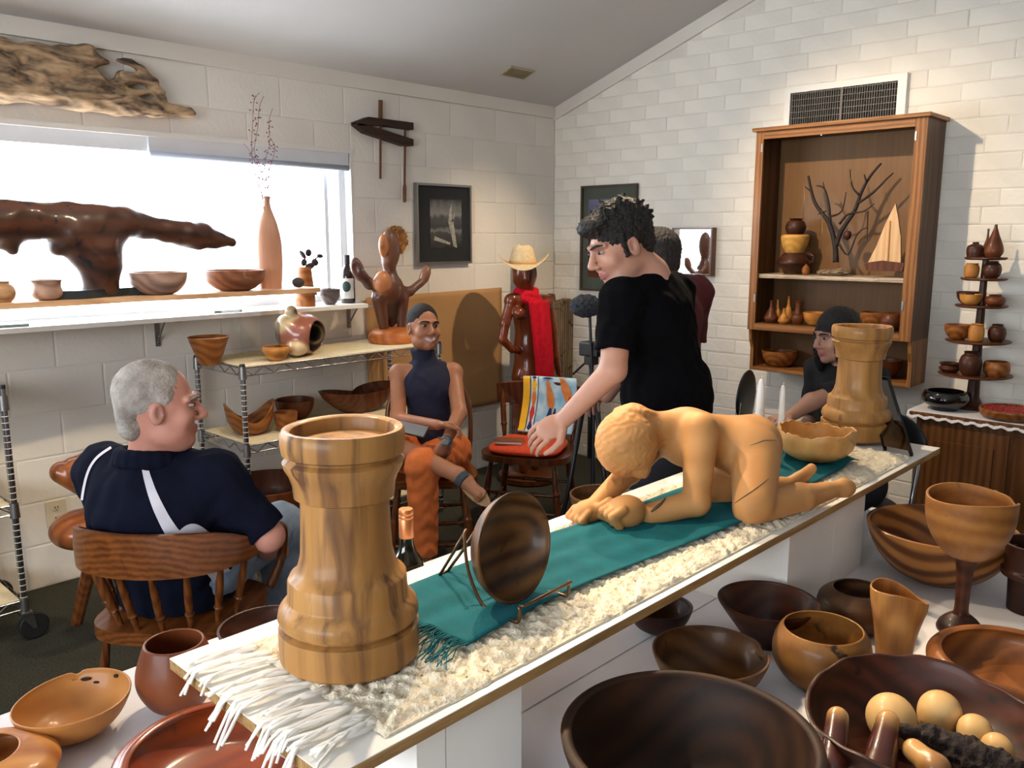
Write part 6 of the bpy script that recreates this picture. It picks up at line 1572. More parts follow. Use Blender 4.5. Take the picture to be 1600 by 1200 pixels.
# ---- standing man, black T-shirt, reaching left over the chair
sk = srgb(196, 146, 124)
pn = at(1016, 427, 2.85); N_ = np.array(pn)
fw_t = -HR * .8 + HF * .6; lf_t = np.cross(ZZ, fw_t)
shL, shR = N_ + lf_t * .185 + ZZ * -.085 + fw_t * .01, N_ - lf_t * .185 + ZZ * -.075
pel = np.array(at(1040, 690, 2.98)); hipL, hipR = pel + lf_t * .09, pel - lf_t * .09
elL, wrL = np.array(at(958, 578, 2.70)), np.array(at(882, 655, 2.78))
elR, wrR = shR + np.array((.03, .0, -.28)) + fw_t * .0, shR + np.array((.02, .02, -.50)) + fw_t * .06
foot = lambda p, f: (np.array((p[0], p[1], .07)), np.array((p[0], p[1], .035)) + np.array(f) * .15)
hc1 = np.array(at(966, 384, 2.80)); hf1 = -HR * .86 - HF * .40 - ZZ * .34; hu1 = ZZ * .95 - HR * .30
S = SDF(.0047, .02)
L1, R1 = add_head(S, hc1, hf1, hu1, 1.07, sk, srgb(176, 104, 100), True)
S.cap(L1(0, -.035, -.05), N_ + ZZ * .0, .056, .062, k=.03, c=sk)
limb(S, [shL, shR], [.06, .06], sk, .04); S.cap(N_ - ZZ * .12, pel + ZZ * .15, .12, .115, k=.05, c=sk); S.cap(hipL, hipR, .105, .105, k=.05, c=sk)
limb(S, [shL, elL], [.052, .043], sk); limb(S, [elL, wrL], [.043, .029], sk); limb(S, [shR, elR], [.052, .043], sk); limb(S, [elR, wrR], [.042, .029], sk)
add_hand(S, wrL, -HR * .84 - ZZ * .50 - HF * .08, HF * .75 - ZZ * .5 + HR * .3, sk, 1.05, .5, 1); add_hand(S, wrR, (0, 0, -1), lf_t, sk, 1.0, .5, 1)
for h_, s_ in ((hipL, 1), (hipR, -1)):
    kn = np.array((h_[0], h_[1], .5)) + fw_t * .03; an, te = foot(h_, fw_t); limb(S, [h_, kn, an], [.085, .055, .04], sk); limb(S, [an, te], [.04, .03], sk)
pr1 = empty('person', (pel[0], pel[1], 0), 0, 'standing person in black T-shirt leaning left and reaching down', 'person')
b1 = S.build('body', skinm, pr1, colors=True, base=sk, smooth_it=1); add_eyes(pr1, L1, R1, 1.07)
hairm = plain('black_hair', srgb(17, 14, 14), .6, var=.3, scale=90, bump=.8, bscale=140)
add_brows(pr1, L1, 1.07, hairm)
S = SDF(.0047, .012)
def hl(L, Rm, S, x, y, z, rx, ry, rz, s, op=1, k=.012): S.ell(L(x, y, z), (rx * s, ry * s, rz * s), Rm, k=k, op=op)
hl(L1, R1, S, 0, -.025, .045, .087, .108, .096, 1.07); hl(L1, R1, S, 0, .055, .085, .064, .052, .034, 1.07); hl(L1, R1, S, 0, -.07, .0, .07, .05, .07, 1.07)
for i in range(70):
    a = rnd.uniform(-1.6, 1.5); b = rnd.uniform(-1, 1); d_ = np.array(L1(b * .8, math.sin(a) * 1.1, math.cos(a) * .95)) - np.array(L1(0, 0, 0)); d_ /= np.linalg.norm(d_)
    if math.cos(a) < .1 and math.sin(a) > 0: continue
    p = L1(0, -.02, .045) + d_ * .088; S.cap(p, p + d_ * rnd.uniform(.014, .026) - R1[:, 1] * rnd.uniform(-.02, .02), .014, .006, k=.006)
hl(L1, R1, S, 0, .105, -.03, .085, .055, .095, 1.07, -1, .006); hl(L1, R1, S, 0, .03, -.085, .12, .06, .072, 1.07, -1, .006)
for x in (-1, 1): S.cap(L1(x * .076, .022, .03), L1(x * .075, .024, -.03), .010, .008, k=.006)
S.build('hair', hairm, pr1, post=wobble(.0035, 170, 2), smooth_it=0)
S = SDF(.0055, .03)                                   # T-shirt
tee = plain('black_jersey', srgb(9, 9, 13), 1.0, var=.12, scale=12, bump=.12, bscale=30, spec=.08)
S.cap(shL - lf_t * .02, shR + lf_t * .02, .075, .075, k=.05); S.cap(N_ - ZZ * .14, pel + ZZ * .17, .138, .138, k=.05); S.cap(N_ - ZZ * .16 + lf_t * .06, N_ - ZZ * .16 - lf_t * .06, .12, .12, k=.05); S.cap(pel + ZZ * .18 + lf_t * .05, pel + ZZ * .18 - lf_t * .05, .128, .128, k=.05); S.cap(pel + ZZ * .16, pel - ZZ * .02, .138, .142, k=.05, flat=1)
S.cap(shL, shL + (elL - shL) * .72, .068, .066, k=.03, flat=1); S.cap(shR, shR + (elR - shR) * .75, .068, .066, k=.03, flat=1); S.cap(N_ - ZZ * .05, N_ - ZZ * .005, .082, .07, k=.03, flat=1)
S.build('t_shirt', tee, pr1, post=cloth_post(.004, 34, 1), smooth_it=2)
S = SDF(.009, .03); jn = plain('dark_trousers', srgb(34, 36, 46), .9, var=.15)
S.cap(hipL + ZZ * .02, hipR + ZZ * .02, .125, .125, k=.05)
for h_ in (hipL, hipR): kn = np.array((h_[0], h_[1], .5)) + fw_t * .03; S.chain([h_, kn, np.array((h_[0], h_[1], .1))], [.105, .078, .066])
S.build('trousers', jn, pr1, smooth_it=2)
shoe = plain('dark_shoe', srgb(30, 28, 28), .6)
for h_ in (hipL, hipR):
    S = SDF(.007, .015); an, te = foot(h_, fw_t); S.cap(an - ZZ * .02, te, .052, .04); S.box((np.array((h_[0], h_[1], .012)) + te * (1, 1, 0) - np.array((0, 0, 0)) * 0 + np.array((0, 0, 0))) * (0, 0, 0) + np.array(((h_[0] + te[0]) / 2, (h_[1] + te[1]) / 2, .0135)), (.13, .05, .013), rot3(tuple(fw_t), (0, 0, 1)), .01)
    S.build('shoe', shoe, pr1)

# ---- person in maroon shirt behind him
sk2 = srgb(176, 128, 108); pr2c = at(1042, 700, 3.6)
pr2 = empty('person', (pr2c.x, pr2c.y, 0), 0, 'person in maroon shirt mostly hidden behind the one in black T-shirt', 'person')
N2 = np.array(at(1040, 440, 3.58)); f2 = -HR * .55 + HF * .83; l2 = np.cross(ZZ, f2)
s2L, s2R = N2 + l2 * .185 - ZZ * .05, N2 - l2 * .185 - ZZ * .05; pe2 = np.array((pr2c.x, pr2c.y, .92)); S = SDF(.0065, .02)
hc2 = np.array(at(1020, 406, 3.55)); hf2 = -HR * .8 + HF * .55 - ZZ * .2
L2, R2 = add_head(S, hc2, hf2, ZZ, .95, sk2, srgb(150, 90, 84))
S.cap(L2(0, -.03, -.05), N2, .055, .06, k=.03, c=sk2); limb(S, [s2L, s2R], [.058, .058], sk2, .04); S.cap(N2 - ZZ * .12, pe2, .12, .11, k=.05, c=sk2)
e2R, w2R = s2R + np.array((0, 0, -.27)) + f2 * .02, s2R + np.array((0, 0, -.42)) + f2 * .2; e2L, w2L = s2L + np.array((0, 0, -.27)), s2L + np.array((0, 0, -.45)) + f2 * .15
for a, b, c_ in ((s2R, e2R, w2R), (s2L, e2L, w2L)): limb(S, [a, b, c_], [.05, .041, .029], sk2); add_hand(S, c_, f2 - ZZ * .3, -ZZ, sk2, 1, .6, 1)
for sg in (1, -1):
    h_ = pe2 + l2 * .09 * sg; an, te = foot(h_, f2); limb(S, [h_, np.array((h_[0], h_[1], .48)), an, te], [.085, .055, .04, .03], sk2)
S.build('body', skinm, pr2, colors=True, base=sk2, smooth_it=1); add_eyes(pr2, L2, R2, 1.0)
S = SDF(.006, .012); hl(L2, R2, S, 0, -.03, .04, .088, .104, .094, 1.0); hl(L2, R2, S, 0, -.075, -.01, .066, .045, .07, 1.0); hl(L2, R2, S, 0, .105, -.03, .085, .055, .1, 1.0, -1, .006); hl(L2, R2, S, 0, .03, -.09, .12, .06, .07, 1.0, -1, .006)
S.build('hair', plain('grizzled_hair', srgb(52, 46, 44), .6, var=.4, scale=80, bump=.8, bscale=140), pr2, post=wobble(.003, 190, 1))
S = SDF(.008, .03); S.cap(s2L, s2R, .074, .074, k=.05); S.cap(N2 - ZZ * .14, pe2 + ZZ * .02, .14, .135, k=.05, flat=1); S.cap(N2 - ZZ * .15 + l2 * .06, N2 - ZZ * .15 - l2 * .06, .115, .115, k=.05)
S.cap(s2L, s2L + (e2L - s2L) * .8, .066, .064, flat=1); S.cap(s2R, s2R + (e2R - s2R) * .8, .066, .064, flat=1); S.cap(N2 - ZZ * .05, N2, .08, .07, flat=1)
S.build('maroon_shirt', plain('maroon_cotton', srgb(92, 34, 38), .9, var=.1), pr2, post=cloth_post(.004, 34, 3), smooth_it=2)
S = SDF(.01, .03); S.cap(pe2 + l2 * .08, pe2 - l2 * .08, .125, .125)
for sg in (1, -1): h_ = pe2 + l2 * .09 * sg; S.chain([h_, np.array((h_[0], h_[1], .48)), np.array((h_[0], h_[1], .1))], [.105, .078, .066])
S.build('trousers', jn, pr2, smooth_it=2)
for sg in (1, -1):
    h_ = pe2 + l2 * .09 * sg; S = SDF(.007, .015); an, te = foot(h_, f2); S.cap(an - ZZ * .02, te, .052, .036); S.build('shoe', shoe, pr2)

# ---- seated woman in orange trousers
sk3 = srgb(164, 108, 76); Pw = lambda x, y, d: np.array(at(x, y, d))
hc3 = Pw(662, 511, 4.12); hf3 = -HF * .86 + HR * .48 + ZZ * .10; hu3 = ZZ + HR * .06
N3 = Pw(668, 566, 4.18); s3R, s3L = Pw(623, 584, 4.16), Pw(708, 582, 4.20)       # her right is image left
pe3 = np.array((wc.x, wc.y, .555)) - np.array(-HF) * .02
S = SDF(.0045, .02); L3, R3 = add_head(S, hc3, hf3, hu3, .95, sk3, srgb(166, 88, 80), False, True)
S.cap(L3(0, -.03, -.05), N3, .047, .05, k=.025, c=sk3); limb(S, [s3R, s3L], [.05, .05], sk3, .04); S.cap(N3 - ZZ * .1, pe3, .095, .1, k=.05, c=sk3)
h3R, h3L = pe3 - HR * .09 - ZZ * .02, pe3 + HR * .09 - ZZ * .02
k3L, a3L = Pw(660, 728, 3.78), None; a3L = np.array((k3L[0], k3L[1], .08)) - HF * .02
k3R, a3R = Pw(600, 690, 3.92), Pw(716, 742, 3.68)
t3R = Pw(748, 772, 3.62)
e3R, w3R = Pw(622, 656, 4.06), Pw(684, 664, 3.86); e3L, w3L = Pw(718, 645, 4.06), Pw(697, 690, 3.80)
limb(S, [s3R, e3R, w3R], [.042, .036, .024], sk3); limb(S, [s3L, e3L, w3L], [.042, .036, .024], sk3)
add_hand(S, w3R, HR * .9 + ZZ * .05 - HF * .1, -ZZ * .8 - HF * .3, sk3, .9, .7, -1); add_hand(S, w3L, -HR * .5 - ZZ * .85 - HF * .1, HF * .6 - HR * .5, sk3, .9, .6, 1)
limb(S, [h3R, k3R, a3R], [.08, .055, .034], sk3); limb(S, [h3L, k3L, a3L], [.08, .055, .034], sk3)
S.chain([a3R, Pw(728, 752, 3.66), t3R], [.034, .032, .024], k=.015, c=sk3)
for i in range(5): o_ = (i - 2) * .013; b = t3R + ZZ * o_ * .8 + HR * o_ * .5; S.cap(b, b + (t3R - a3R) / np.linalg.norm(t3R - a3R) * (.024 - .003 * abs(i - 3)), .0095, .008, k=.004, c=sk3)
te3 = a3L - HF * .13 - ZZ * .045; limb(S, [a3L, te3], [.036, .026], sk3)
pr3 = empty('person', (wc.x, wc.y, .45), 0, 'smiling seated person in navy sleeveless top and orange trousers', 'person')
S.build('body', skinm, pr3, colors=True, base=sk3, smooth_it=1); add_eyes(pr3, L3, R3, .95); add_brows(pr3, L3, .95, hairm)
S = SDF(.005, .012); hl(L3, R3, S, 0, -.022, .034, .0785, .098, .0895, .95); hl(L3, R3, S, 0, .105, .006, .072, .062, .088, .95, -1, .012); hl(L3, R3, S, 0, .035, -.085, .12, .075, .085, .95, -1, .012)
S.build('hair', plain('cropped_hair', srgb(34, 28, 28), .8, var=.4, scale=160, bump=1, bscale=300), pr3, post=wobble(.001, 300, 1))
S = SDF(.006, .03)
S.cap(N3 - ZZ * .05 - HR * .06, N3 - ZZ * .05 + HR * .06, .055, .055, k=.04); S.cap(N3 - ZZ * .10, pe3 + ZZ * .06, .108, .106, k=.05); S.cap(N3 - ZZ * .12 - HR * .05 - HF * .03, N3 - ZZ * .12 + HR * .05 - HF * .03, .082, .082, k=.04); S.cap(pe3 + ZZ * .08, pe3 - ZZ * .03, .115, .125, flat=1); S.cap(N3 - ZZ * .05, L3(0, -.03, -.10), .064, .056, k=.02, flat=1)
S.build('sleeveless_top', plain('navy_knit', srgb(26, 28, 52), .9, var=.1, bump=.1, bscale=40), pr3, post=cloth_post(.0025, 40, 2), smooth_it=2)
S = SDF(.0065, .03); orange = plain('orange_twill', srgb(206, 108, 50), .9, var=.1, scale=14, bump=.2, bscale=40)
S.cap(h3R, h3L, .115, .115, k=.05); S.cap(h3R, k3R, .1, .074, k=.04); S.cap(k3R, k3R + (a3R - k3R) * .28, .074, .066, k=.02, flat=1); S.cap(h3L, k3L, .1, .075, k=.04); S.cap(k3L, a3L + ZZ * .10, .073, .062, k=.03, flat=1)
S.build('orange_trousers', orange, pr3, post=cloth_post(.004, 42, 4), smooth_it=2)
S = SDF(.0045, .008); grey = plain('grey_sandal', srgb(62, 70, 78), .8)
m1 = Pw(722, 748, 3.66); S.cap(m1 - (t3R - a3R) * .08, m1 + (t3R - a3R) * .18, .0385, .035, flat=2); S.build('sandal_strap', grey, pr3)
ax_ = (t3R - a3R) / np.linalg.norm(t3R - a3R); sn = np.cross(ax_, HF); sn /= np.linalg.norm(sn)
so3 = HR * .55 - ZZ * .75 + HF * .2; so3 = -(so3 - ax_ * (so3 @ ax_)); so3 /= -np.linalg.norm(so3)
S = SDF(.0045, .008); S.ell((a3R + t3R) / 2 + ax_ * .03 + so3 * .036, (.098, .036, .0085), np.stack([ax_, np.cross(so3, ax_), so3], 1)); S.build('sandal_sole', plain('tan_sole', srgb(176, 140, 100), .8), pr3)
S = SDF(.006, .01); S.cap(a3L - ZZ * .03, te3, .04, .032); S.build('sandal_strap', grey, pr3)
dW = (w3L - e3L) / np.linalg.norm(w3L - e3L)
S = SDF(.003, .004); S.cap(w3L - dW * .012, w3L + dW * .012, .0285, .0275, flat=2); S.box(w3L - HF * .026, (.016, .006, .018), rot3(tuple(HR), tuple(dW)), .004); S.build('wristwatch', plain('grey_watch', srgb(70, 92, 98), .4), pr3)
ph = Pw(643, 690, 3.80)
o = MB().box((-.075, -.035, -.004), (.075, .035, .004), bev=.003).build('smartphone', plain('phone_black', srgb(26, 24, 26), .25)); o.matrix_world = Matrix.Translation(V(ph) + V((0, 0, .058))) @ Matrix(rot3(tuple(HR * .85 - ZZ * .45), tuple(-HF * .55 + ZZ * .8)).tolist()).to_4x4(); tag(o, 'dark phone lying on the orange trousers of the seated person', 'phone')
MB().box((-.07, -.031, .0041), (.07, .031, .0046)).build('screen', plain('phone_screen', srgb(120, 122, 128), .1), o)

# ---- old man in navy polo
sk4 = srgb(202, 142, 124); Po = Pw
hc4 = Po(250, 632, 2.50); hf4 = HR * .93 + HF * .34 - ZZ * .06; N4 = Po(236, 712, 2.56); f4 = HF * .93 + HR * .30; l4 = np.cross(ZZ, f4)
s4L, s4R = Po(165, 738, 2.66), Po(335, 750, 2.56); pe4 = np.array((cc.x, cc.y, .56)) + HF * .03 - HR * .02
S = SDF(.005, .02); L4, R4 = add_head(S, hc4, hf4, ZZ, 1.08, sk4, srgb(176, 110, 100))
hl(L4, R4, S, 0, .045, -.1, .036, .04, .03, 1.08, 1, .03)                                 # jowls
S.cap(L4(0, -.03, -.04), N4 - ZZ * .03, .053, .066, k=.03, c=sk4); limb(S, [s4L, s4R], [.06, .06], sk4, .04); S.cap(N4 - ZZ * .12, pe4, .13, .14, k=.05, c=sk4)
e4R, w4R = Po(420, 838, 2.60), Po(418, 862, 2.85); e4L, w4L = s4L + np.array((-.02, .02, -.25)) + f4 * .05, s4L + np.array((.0, .0, -.30)) + f4 * .28
limb(S, [s4R, e4R, w4R], [.056, .047, .03], sk4); limb(S, [s4L, e4L, w4L], [.056, .045, .03], sk4)
add_hand(S, w4R, f4 - HR * .3, -ZZ, sk4, 1, .6, 1); add_hand(S, w4L, f4 + HR * .3, -ZZ, sk4, 1, .6, -1)
h4L, h4R = pe4 + l4 * .1, pe4 - l4 * .1; k4L, k4R = h4L + f4 * .42 + ZZ * .0, h4R + f4 * .44 + ZZ * .0
for h_, kn in ((h4L, k4L), (h4R, k4R)): an = np.array((kn[0], kn[1], .08)); limb(S, [h_, kn, an, an + f4 * .15 - ZZ * .045], [.09, .06, .042, .03], sk4)
pr4 = empty('person', (cc.x, cc.y, .45), 0, 'grey-haired seated person in navy polo with white stripes, back turned', 'person')
S.build('body', skinm, pr4, colors=True, base=sk4, smooth_it=1); add_eyes(pr4, L4, R4, 1.08); add_brows(pr4, L4, 1.08, plain('grey_brow', srgb(140, 128, 118), .8))
S = SDF(.0045, .01); hl(L4, R4, S, 0, -.026, .036, .0795, .0975, .089, 1.08); hl(L4, R4, S, 0, -.075, -.012, .062, .04, .055, 1.08); hl(L4, R4, S, 0, .10, .0, .1, .068, .13, 1.08, -1, .01); hl(L4, R4, S, 0, .035, -.085, .12, .065, .07, 1.08, -1, .01)
hl(L4, R4, S, 0, -.07, -.05, .058, .04, .05, 1.08)
for x in (-1, 1): hl(L4, R4, S, x * .06, -.002, .03, .022, .034, .026, 1.08)
for x in (-1, 1): hl(L4, R4, S, x * .083, -.004, -.015, .02, .022, .035, 1.08, -1, .004)
S.build('hair', plain('grey_hair', srgb(190, 182, 174), .7, c2=srgb(136, 126, 118), scale=16, bump=.6, bscale=160), pr4, post=wobble(.0012, 240, 2))
navy = plain('navy_polo', srgb(18, 21, 36), 1.0, var=.1, bump=.1, bscale=40, spec=.1)
S = SDF(.006, .03)
S.cap(s4L, s4R, .088, .088, k=.06); S.cap(N4 - ZZ * .16, pe4 + ZZ * .05, .162, .178, k=.06); S.cap(N4 - ZZ * .17 + l4 * .08, N4 - ZZ * .17 - l4 * .08, .135, .135, k=.06); S.cap(pe4 + ZZ * .1 + l4 * .05, pe4 + ZZ * .1 - l4 * .05, .165, .165, k=.05); S.cap(pe4 + ZZ * .06, pe4 - ZZ * .095, .175, .178, flat=1)
S.cap(s4R, s4R + (e4R - s4R) * .93, .082, .068, k=.04, flat=1); S.cap(s4L, s4L + (e4L - s4L) * .93, .08, .07, k=.04, flat=1)
S.cap(N4 - ZZ * .08, N4 + ZZ * .012, .115, .092, k=.03, flat=1)
sh4 = S.build('polo_shirt', navy, None, post=cloth_post(.004, 30, 5), smooth_it=2)
wh = plain('white_piping', srgb(214, 212, 222), .9)
rb_ = [ribbon(sh4, pixrib([(222, 708), (230, 745), (246, 790), (268, 830), (282, 845)], 7, 26), wh, 'white_stripe'), ribbon(sh4, pixrib([(282, 845), (300, 828), (322, 838)], 26, 16), wh, 'white_stripe'), ribbon(sh4, pixrib([(174, 700), (150, 718), (136, 745), (128, 790)], 4, 4), wh, 'white_stripe'), ribbon(sh4, pixrib([(322, 875), (350, 905), (375, 945)], 24, 44), wh, 'white_side_panel')]
sh4.parent = pr4; sh4.matrix_parent_inverse = Matrix.Translation(pr4.location).inverted()
S = SDF(.005, .012)
P = [N4 + ZZ * (.005 + .012 * math.cos(a)) + (l4 * math.cos(a + 1.57) + f4 * math.sin(a + 1.57) * -1) * .088 for a in np.linspace(0, 2 * math.pi, 21)]
S.chain(P, [.019] * 21, k=.01); S.chain([p - ZZ * .022 + (p - N4) * .12 for p in P], [.014] * 21, k=.01)
S.build('collar', navy, pr4, smooth_it=1)
S = SDF(.0075, .03); den = plain('light_denim', srgb(128, 146, 168), .9, var=.12, scale=20, bump=.2)
S.cap(h4L + f4 * .05, h4R + f4 * .05, .108, .108, k=.05)
for h_, kn in ((h4L, k4L), (h4R, k4R)): S.chain([h_, kn, np.array((kn[0], kn[1], .1))], [.098, .085, .07])
S.build('jeans', den, pr4, post=cloth_post(.004, 38, 3), smooth_it=2)
for kn in (k4L, k4R):
    an = np.array((kn[0], kn[1], .055)); S = SDF(.007, .015); S.cap(an, an + f4 * .16 - ZZ * .012, .052, .04); S.build('shoe', shoe, pr4)

# ---- black-haired person half hidden behind the far rook
sk5 = srgb(190, 142, 120); hc5 = Pw(1306, 525, 3.62); hf5 = -HR * .92 - HF * .3 - ZZ * .12; N5 = Pw(1322, 572, 3.68); f5 = -HR * .75 - HF * .35; f5 /= np.linalg.norm(f5); l5 = np.cross(ZZ, f5)
pe5 = np.array((N5[0], N5[1], .53)) - f5 * .04; S = SDF(.0055, .02); L5, R5 = add_head(S, hc5, hf5, ZZ, .93, sk5, srgb(176, 100, 100), False)
s5L, s5R = N5 + l5 * .155 - ZZ * .04, N5 - l5 * .155 - ZZ * .04
S.cap(L5(0, -.03, -.05), N5, .045, .048, k=.02, c=sk5); limb(S, [s5L, s5R], [.048, .048], sk5, .04); S.cap(N5 - ZZ * .1, pe5, .095, .1, k=.05, c=sk5)
e5L, w5L = Pw(1268, 628, 3.45), Pw(1232, 652, 3.40)
e5R, w5R = s5R - ZZ * .25 + f5 * .03, s5R - ZZ * .28 + f5 * .22
limb(S, [s5L, e5L, w5L], [.042, .036, .024], sk5); limb(S, [s5R, e5R, w5R], [.042, .036, .024], sk5); add_hand(S, w5L, f5, -ZZ, sk5, .88, .6, 1); add_hand(S, w5R, f5, -ZZ, sk5, .88, .6, -1)
for sg in (1, -1):
    h_ = pe5 + l5 * .08 * sg; kn = h_ + f5 * .40; an = np.array((kn[0], kn[1], .08)); limb(S, [h_, kn, an, an + f5 * .13 - ZZ * .045], [.085, .055, .036, .028], sk5)
pr5 = empty('person', (pe5[0], pe5[1], .44), 0, 'seated person with long black hair and black top behind the far rook', 'person')
S.build('body', skinm, pr5, colors=True, base=sk5, smooth_it=1); add_eyes(pr5, L5, R5, .93); add_brows(pr5, L5, .93, hairm)
S = SDF(.005, .014); hl(L5, R5, S, 0, -.02, .04, .088, .106, .096, .93); hl(L5, R5, S, 0, -.05, -.06, .085, .06, .12, .93); hl(L5, R5, S, .07, .03, -.03, .018, .035, .08, .93); hl(L5, R5, S, -.07, .03, -.03, .018, .035, .08, .93)
hl(L5, R5, S, .082, .02, -.06, .022, .045, .12, .93); hl(L5, R5, S, -.082, .02, -.06, .022, .045, .12, .93); hl(L5, R5, S, 0, .125, -.03, .056, .066, .088, .93, -1, .006)
S.build('hair', hairm, pr5, post=wobble(.002, 200, 3))
S = SDF(.007, .03); S.cap(s5L, s5R, .062, .062, k=.05); S.cap(N5 - ZZ * .12, pe5, .112, .125, k=.05); S.cap(s5L, s5L + (e5L - s5L) * .8, .056, .056, flat=1); S.cap(s5R, s5R + (e5R - s5R) * .8, .056, .056, flat=1); S.cap(N5 - ZZ * .04, N5 + ZZ * .0, .065, .056, flat=1)
S.build('black_top', plain('black_cotton', srgb(24, 23, 25), .9, var=.1), pr5, post=cloth_post(.003, 38, 7), smooth_it=2)
S = SDF(.008, .03); S.cap(pe5 + l5 * .08, pe5 - l5 * .08, .115, .115)
for sg in (1, -1):
    h_ = pe5 + l5 * .08 * sg; kn = h_ + f5 * .40; S.chain([h_, kn, np.array((kn[0], kn[1], .09))], [.105, .075, .06])
S.build('trousers', jn, pr5, smooth_it=2)
for sg in (1, -1):
    kn = pe5 + l5 * .08 * sg + f5 * .40; an = np.array((kn[0], kn[1], .055)); S = SDF(.007, .015); S.cap(an, an + f5 * .14 - ZZ * .012, .05, .038); S.build('shoe', shoe, pr5)
def shell_chair(loc, rz, label, zb, back=True):
    c_ = empty('black_stacking_chair', loc, rz, label, 'chair')
    S = SDF(.009, .02); S.ell((0, 0, .425), (.24, .23, .02)); me = S.mesh('seat'); mobj('seat', me, M['black'], c_)
    S = SDF(.009, .02); S.ell((0, -.24, zb), (.22, .02, .13)); me = S.mesh('backrest'); mobj('backrest', me, M['black'], c_)
    for s in (-1, 1):
        MB().tube([(s * .19, -.2, .0), (s * .19, -.2, .42), (s * .18, -.245, zb)], .011, 10).build('leg', M['chrome'], c_, smooth=True); MB().tube([(s * .19, .18, 0), (s * .19, .16, .42)], .011, 10).build('leg', M['chrome'], c_, smooth=True)
    return c_
shell_chair((pe5[0], pe5[1], 0), face_rz(V(f5)), 'black stacking chair under the black-haired person', .70)
q = at(1166, 615, 4.15); rz_ = face_rz(V(-HR * .9 + HF * .45))
ch2 = shell_chair((0, 0, 0), rz_, 'empty black chair, rounded back showing beside the candles', .83); bk = Matrix.Rotation(rz_, 4, 'Z') @ V((0, -.24, 0)); ch2.location = (q.x - bk.x, q.y - bk.y, 0)

# ------------------------------------------------------------------ video gear: tripod with camera, furry microphone
tp = at(924, 560, 4.0); tpz = tp.z
tr_ = empty('camera_tripod', (tp.x, tp.y, 0), 0, 'black video tripod with small camera beside the empty chair', 'tripod')
MB().tube([(0, 0, .55), (0, 0, tpz)], .013, 10).build('centre_column', M['black'], tr_, smooth=True)
for i in range(3):
    a = i * 2.094 + .5; MB().tube([(.03 * math.cos(a), .03 * math.sin(a), .86), (.10 * math.cos(a), .10 * math.sin(a), .43), (.19 * math.cos(a), .19 * math.sin(a), .01)], [.015, .012, .009], 8).build('leg', M['black'], tr_, smooth=True)
MB().lathe([(0, .83), (.035, .83), (.04, .86), (.035, .89), (0, .9)], 20).build('spider', M['black'], tr_, smooth=True)
MB().box((-.025, -.025, tpz - .03), (.025, .025, tpz + .01), bev=.004).build('pan_head', M['black'], tr_)
MB().box((-.035, -.06, tpz + .012), (.035, .05, tpz + .08), bev=.008).build('camera_body', M['black'], tr_)
MB().tube([(0, -.05, tpz + .045), (0, -.12, tpz + .045)], [.026, .029], 18).build('lens', M['black'], tr_, smooth=True, auto=40)
MB().tube([(.02, .02, tpz), (.06, .16, tpz - .1)], .006, 8).build('pan_handle', M['black'], tr_)
mc = at(915, 478, 3.9); S = SDF(.006, .01); S.ell((0, 0, 0), (.075, .05, .054))
mo = S.build('furry_microphone', plain('grey_fur', srgb(58, 62, 68), .95, var=.5, scale=90, bump=1, bscale=260), post=wobble(.004, 190, 1)); mo.location = mc; mo.rotation_euler = (0, 0, -.7); tag(mo, 'dark grey furry microphone windshield on a stand beside the grey weathered slab', 'microphone')
MB().tube([(.02, .0, -.04), (.05, .02, -.5), (.06, .03, -mc.z + .03)], .007, 8).build('stand_pole', M['black'], mo)
for i in range(3): a = i * 2.094; MB().tube([(.06, .03, -mc.z + .3), (.06 + .2 * math.cos(a), .03 + .2 * math.sin(a), -mc.z + .006)], .006, 6).build('stand_leg', M['black'], mo)

# ------------------------------------------------------------------ sculpted chair behind the old man
sc0 = zp(120, 955, 0); scx = empty('sculpted_wood_seat', (sc0.x, sc0.y + .1, 0), 0, 'lobed red-brown sculpted seat beside the wall outlet, half hidden by the navy polo', 'sculpture')
wsc = wood('lobed_wood', srgb(150, 88, 52), srgb(84, 44, 28), 0, 7, .3, .3, coat=.5)
D5 = 3.25
S = SDF(.007, .02); S.cap(Pw(118, 735, D5), Pw(170, 775, D5), .055, .07); S.ell(Pw(145, 735, D5 + .02), (.07, .06, .085)); S.cap(Pw(96, 738, D5 - .02), Pw(140, 765, D5), .042, .04, k=.006); S.build('back_lobe', wsc, scx, smooth_it=1)
S = SDF(.007, .02); S.ell(Pw(135, 826, D5), (.13, .13, .075)); S.cap(Pw(120, 828, D5), Pw(190, 820, D5 + .05), .07, .07); S.build('seat_lobe', wsc, scx, smooth_it=1)
S = SDF(.007, .02); S.cap(Pw(165, 765, D5 + .02), Pw(160, 815, D5 + .02), .05, .05); S.build('neck', wsc, scx, smooth_it=1)
k1 = Pw(150, 845, D5); lg1 = np.array(zp(120, 972, .03)); MB().tube([V(k1) - scx.location, V(lg1) - scx.location], [.03, .024], 8).build('leg', wsc, scx)
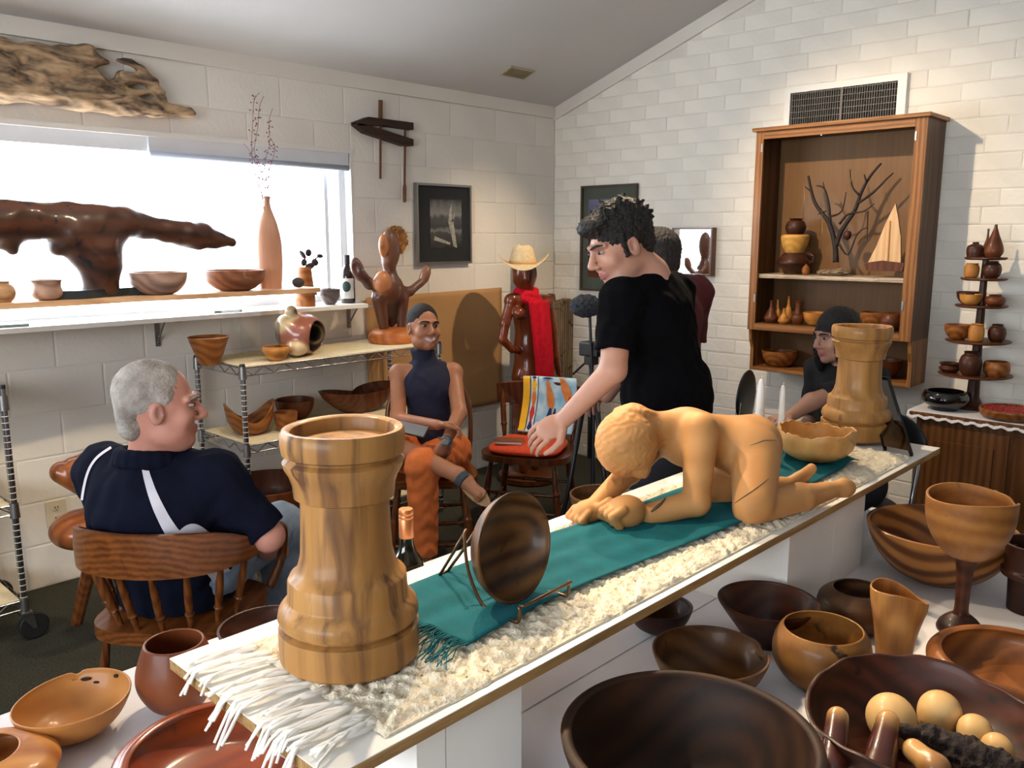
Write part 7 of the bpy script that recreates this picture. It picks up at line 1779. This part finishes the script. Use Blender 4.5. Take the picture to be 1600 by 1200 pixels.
k2 = Pw(190, 845, D5 + .05); MB().tube([V(k2) - scx.location, V((k2[0] + .1, k2[1] + .15, .02)) - scx.location], [.03, .024], 8).build('leg', wsc, scx); MB().tube([V(k2) - scx.location, V((k2[0] + .15, k2[1] - .12, .02)) - scx.location], [.03, .024], 8).build('leg', wsc, scx)

# ------------------------------------------------------------------ burl carving with rounded knobs, front right
bkc = zp(1440, 1190, ZC + .04)
bk_ = bpy.data.objects['natural_edge_bowl']
dkw, ltw = srgb(78, 36, 26), srgb(206, 156, 92)
vb = vcol('burl_knob', .3, var=.25, scale=30, coat=.5)
def bkp(x, y, h): return np.array(zp(x, y, ZC + h))
for (x0, y0, h0, x1, y1, h1, r0, r1) in ((1300, 1200, .07, 1308, 1128, .115, .023, .018), (1372, 1205, .06, 1386, 1135, .11, .028, .019)):
    S = SDF(.003, .01); a, b = bkp(x0, y0, h0), bkp(x1, y1, h1); S.cap(np.array((a[0], a[1], ZC + .05)), a, r0 * 1.15, r0, c=dkw); S.cap(a, b, r0, r1, c=dkw); S.ell(b + (b - a) / np.linalg.norm(b - a) * .009, (r1 * .98, r1 * .98, r1 * .92), c=ltw, k=.003)
    S.build('knob', vb, bk_, colors=True, base=dkw, smooth_it=1)
S = SDF(.003, .01); a, b = bkp(1428, 1172, .09), bkp(1462, 1200, .085); S.cap(a, b, .018, .02, c=ltw); S.cap(b, np.array((b[0], b[1], ZC + .045)), .022, .026, c=srgb(120, 70, 40)); S.build('knob', vb, bk_, colors=True, base=ltw, smooth_it=1)
S = SDF(.004, .012); bark = plain('black_bark', srgb(38, 26, 22), .85, var=.5, scale=40, bump=1, bscale=90)
S.chain([bkp(1405, 1140, .085), bkp(1450, 1150, .085), bkp(1510, 1168, .08), bkp(1580, 1200, .07)], [.012, .016, .018, .02]); S.chain([bkp(1470, 1180, .06), bkp(1540, 1205, .06)], [.02, .022]); S.cap(bkp(1480, 1180, .05), np.array((bkp(1480, 1190, .05)[0], bkp(1480, 1190, .05)[1], ZC + .035)), .02, .022)
S.build('bark_ridge', bark, bk_, post=wobble(.004, 130, 1))
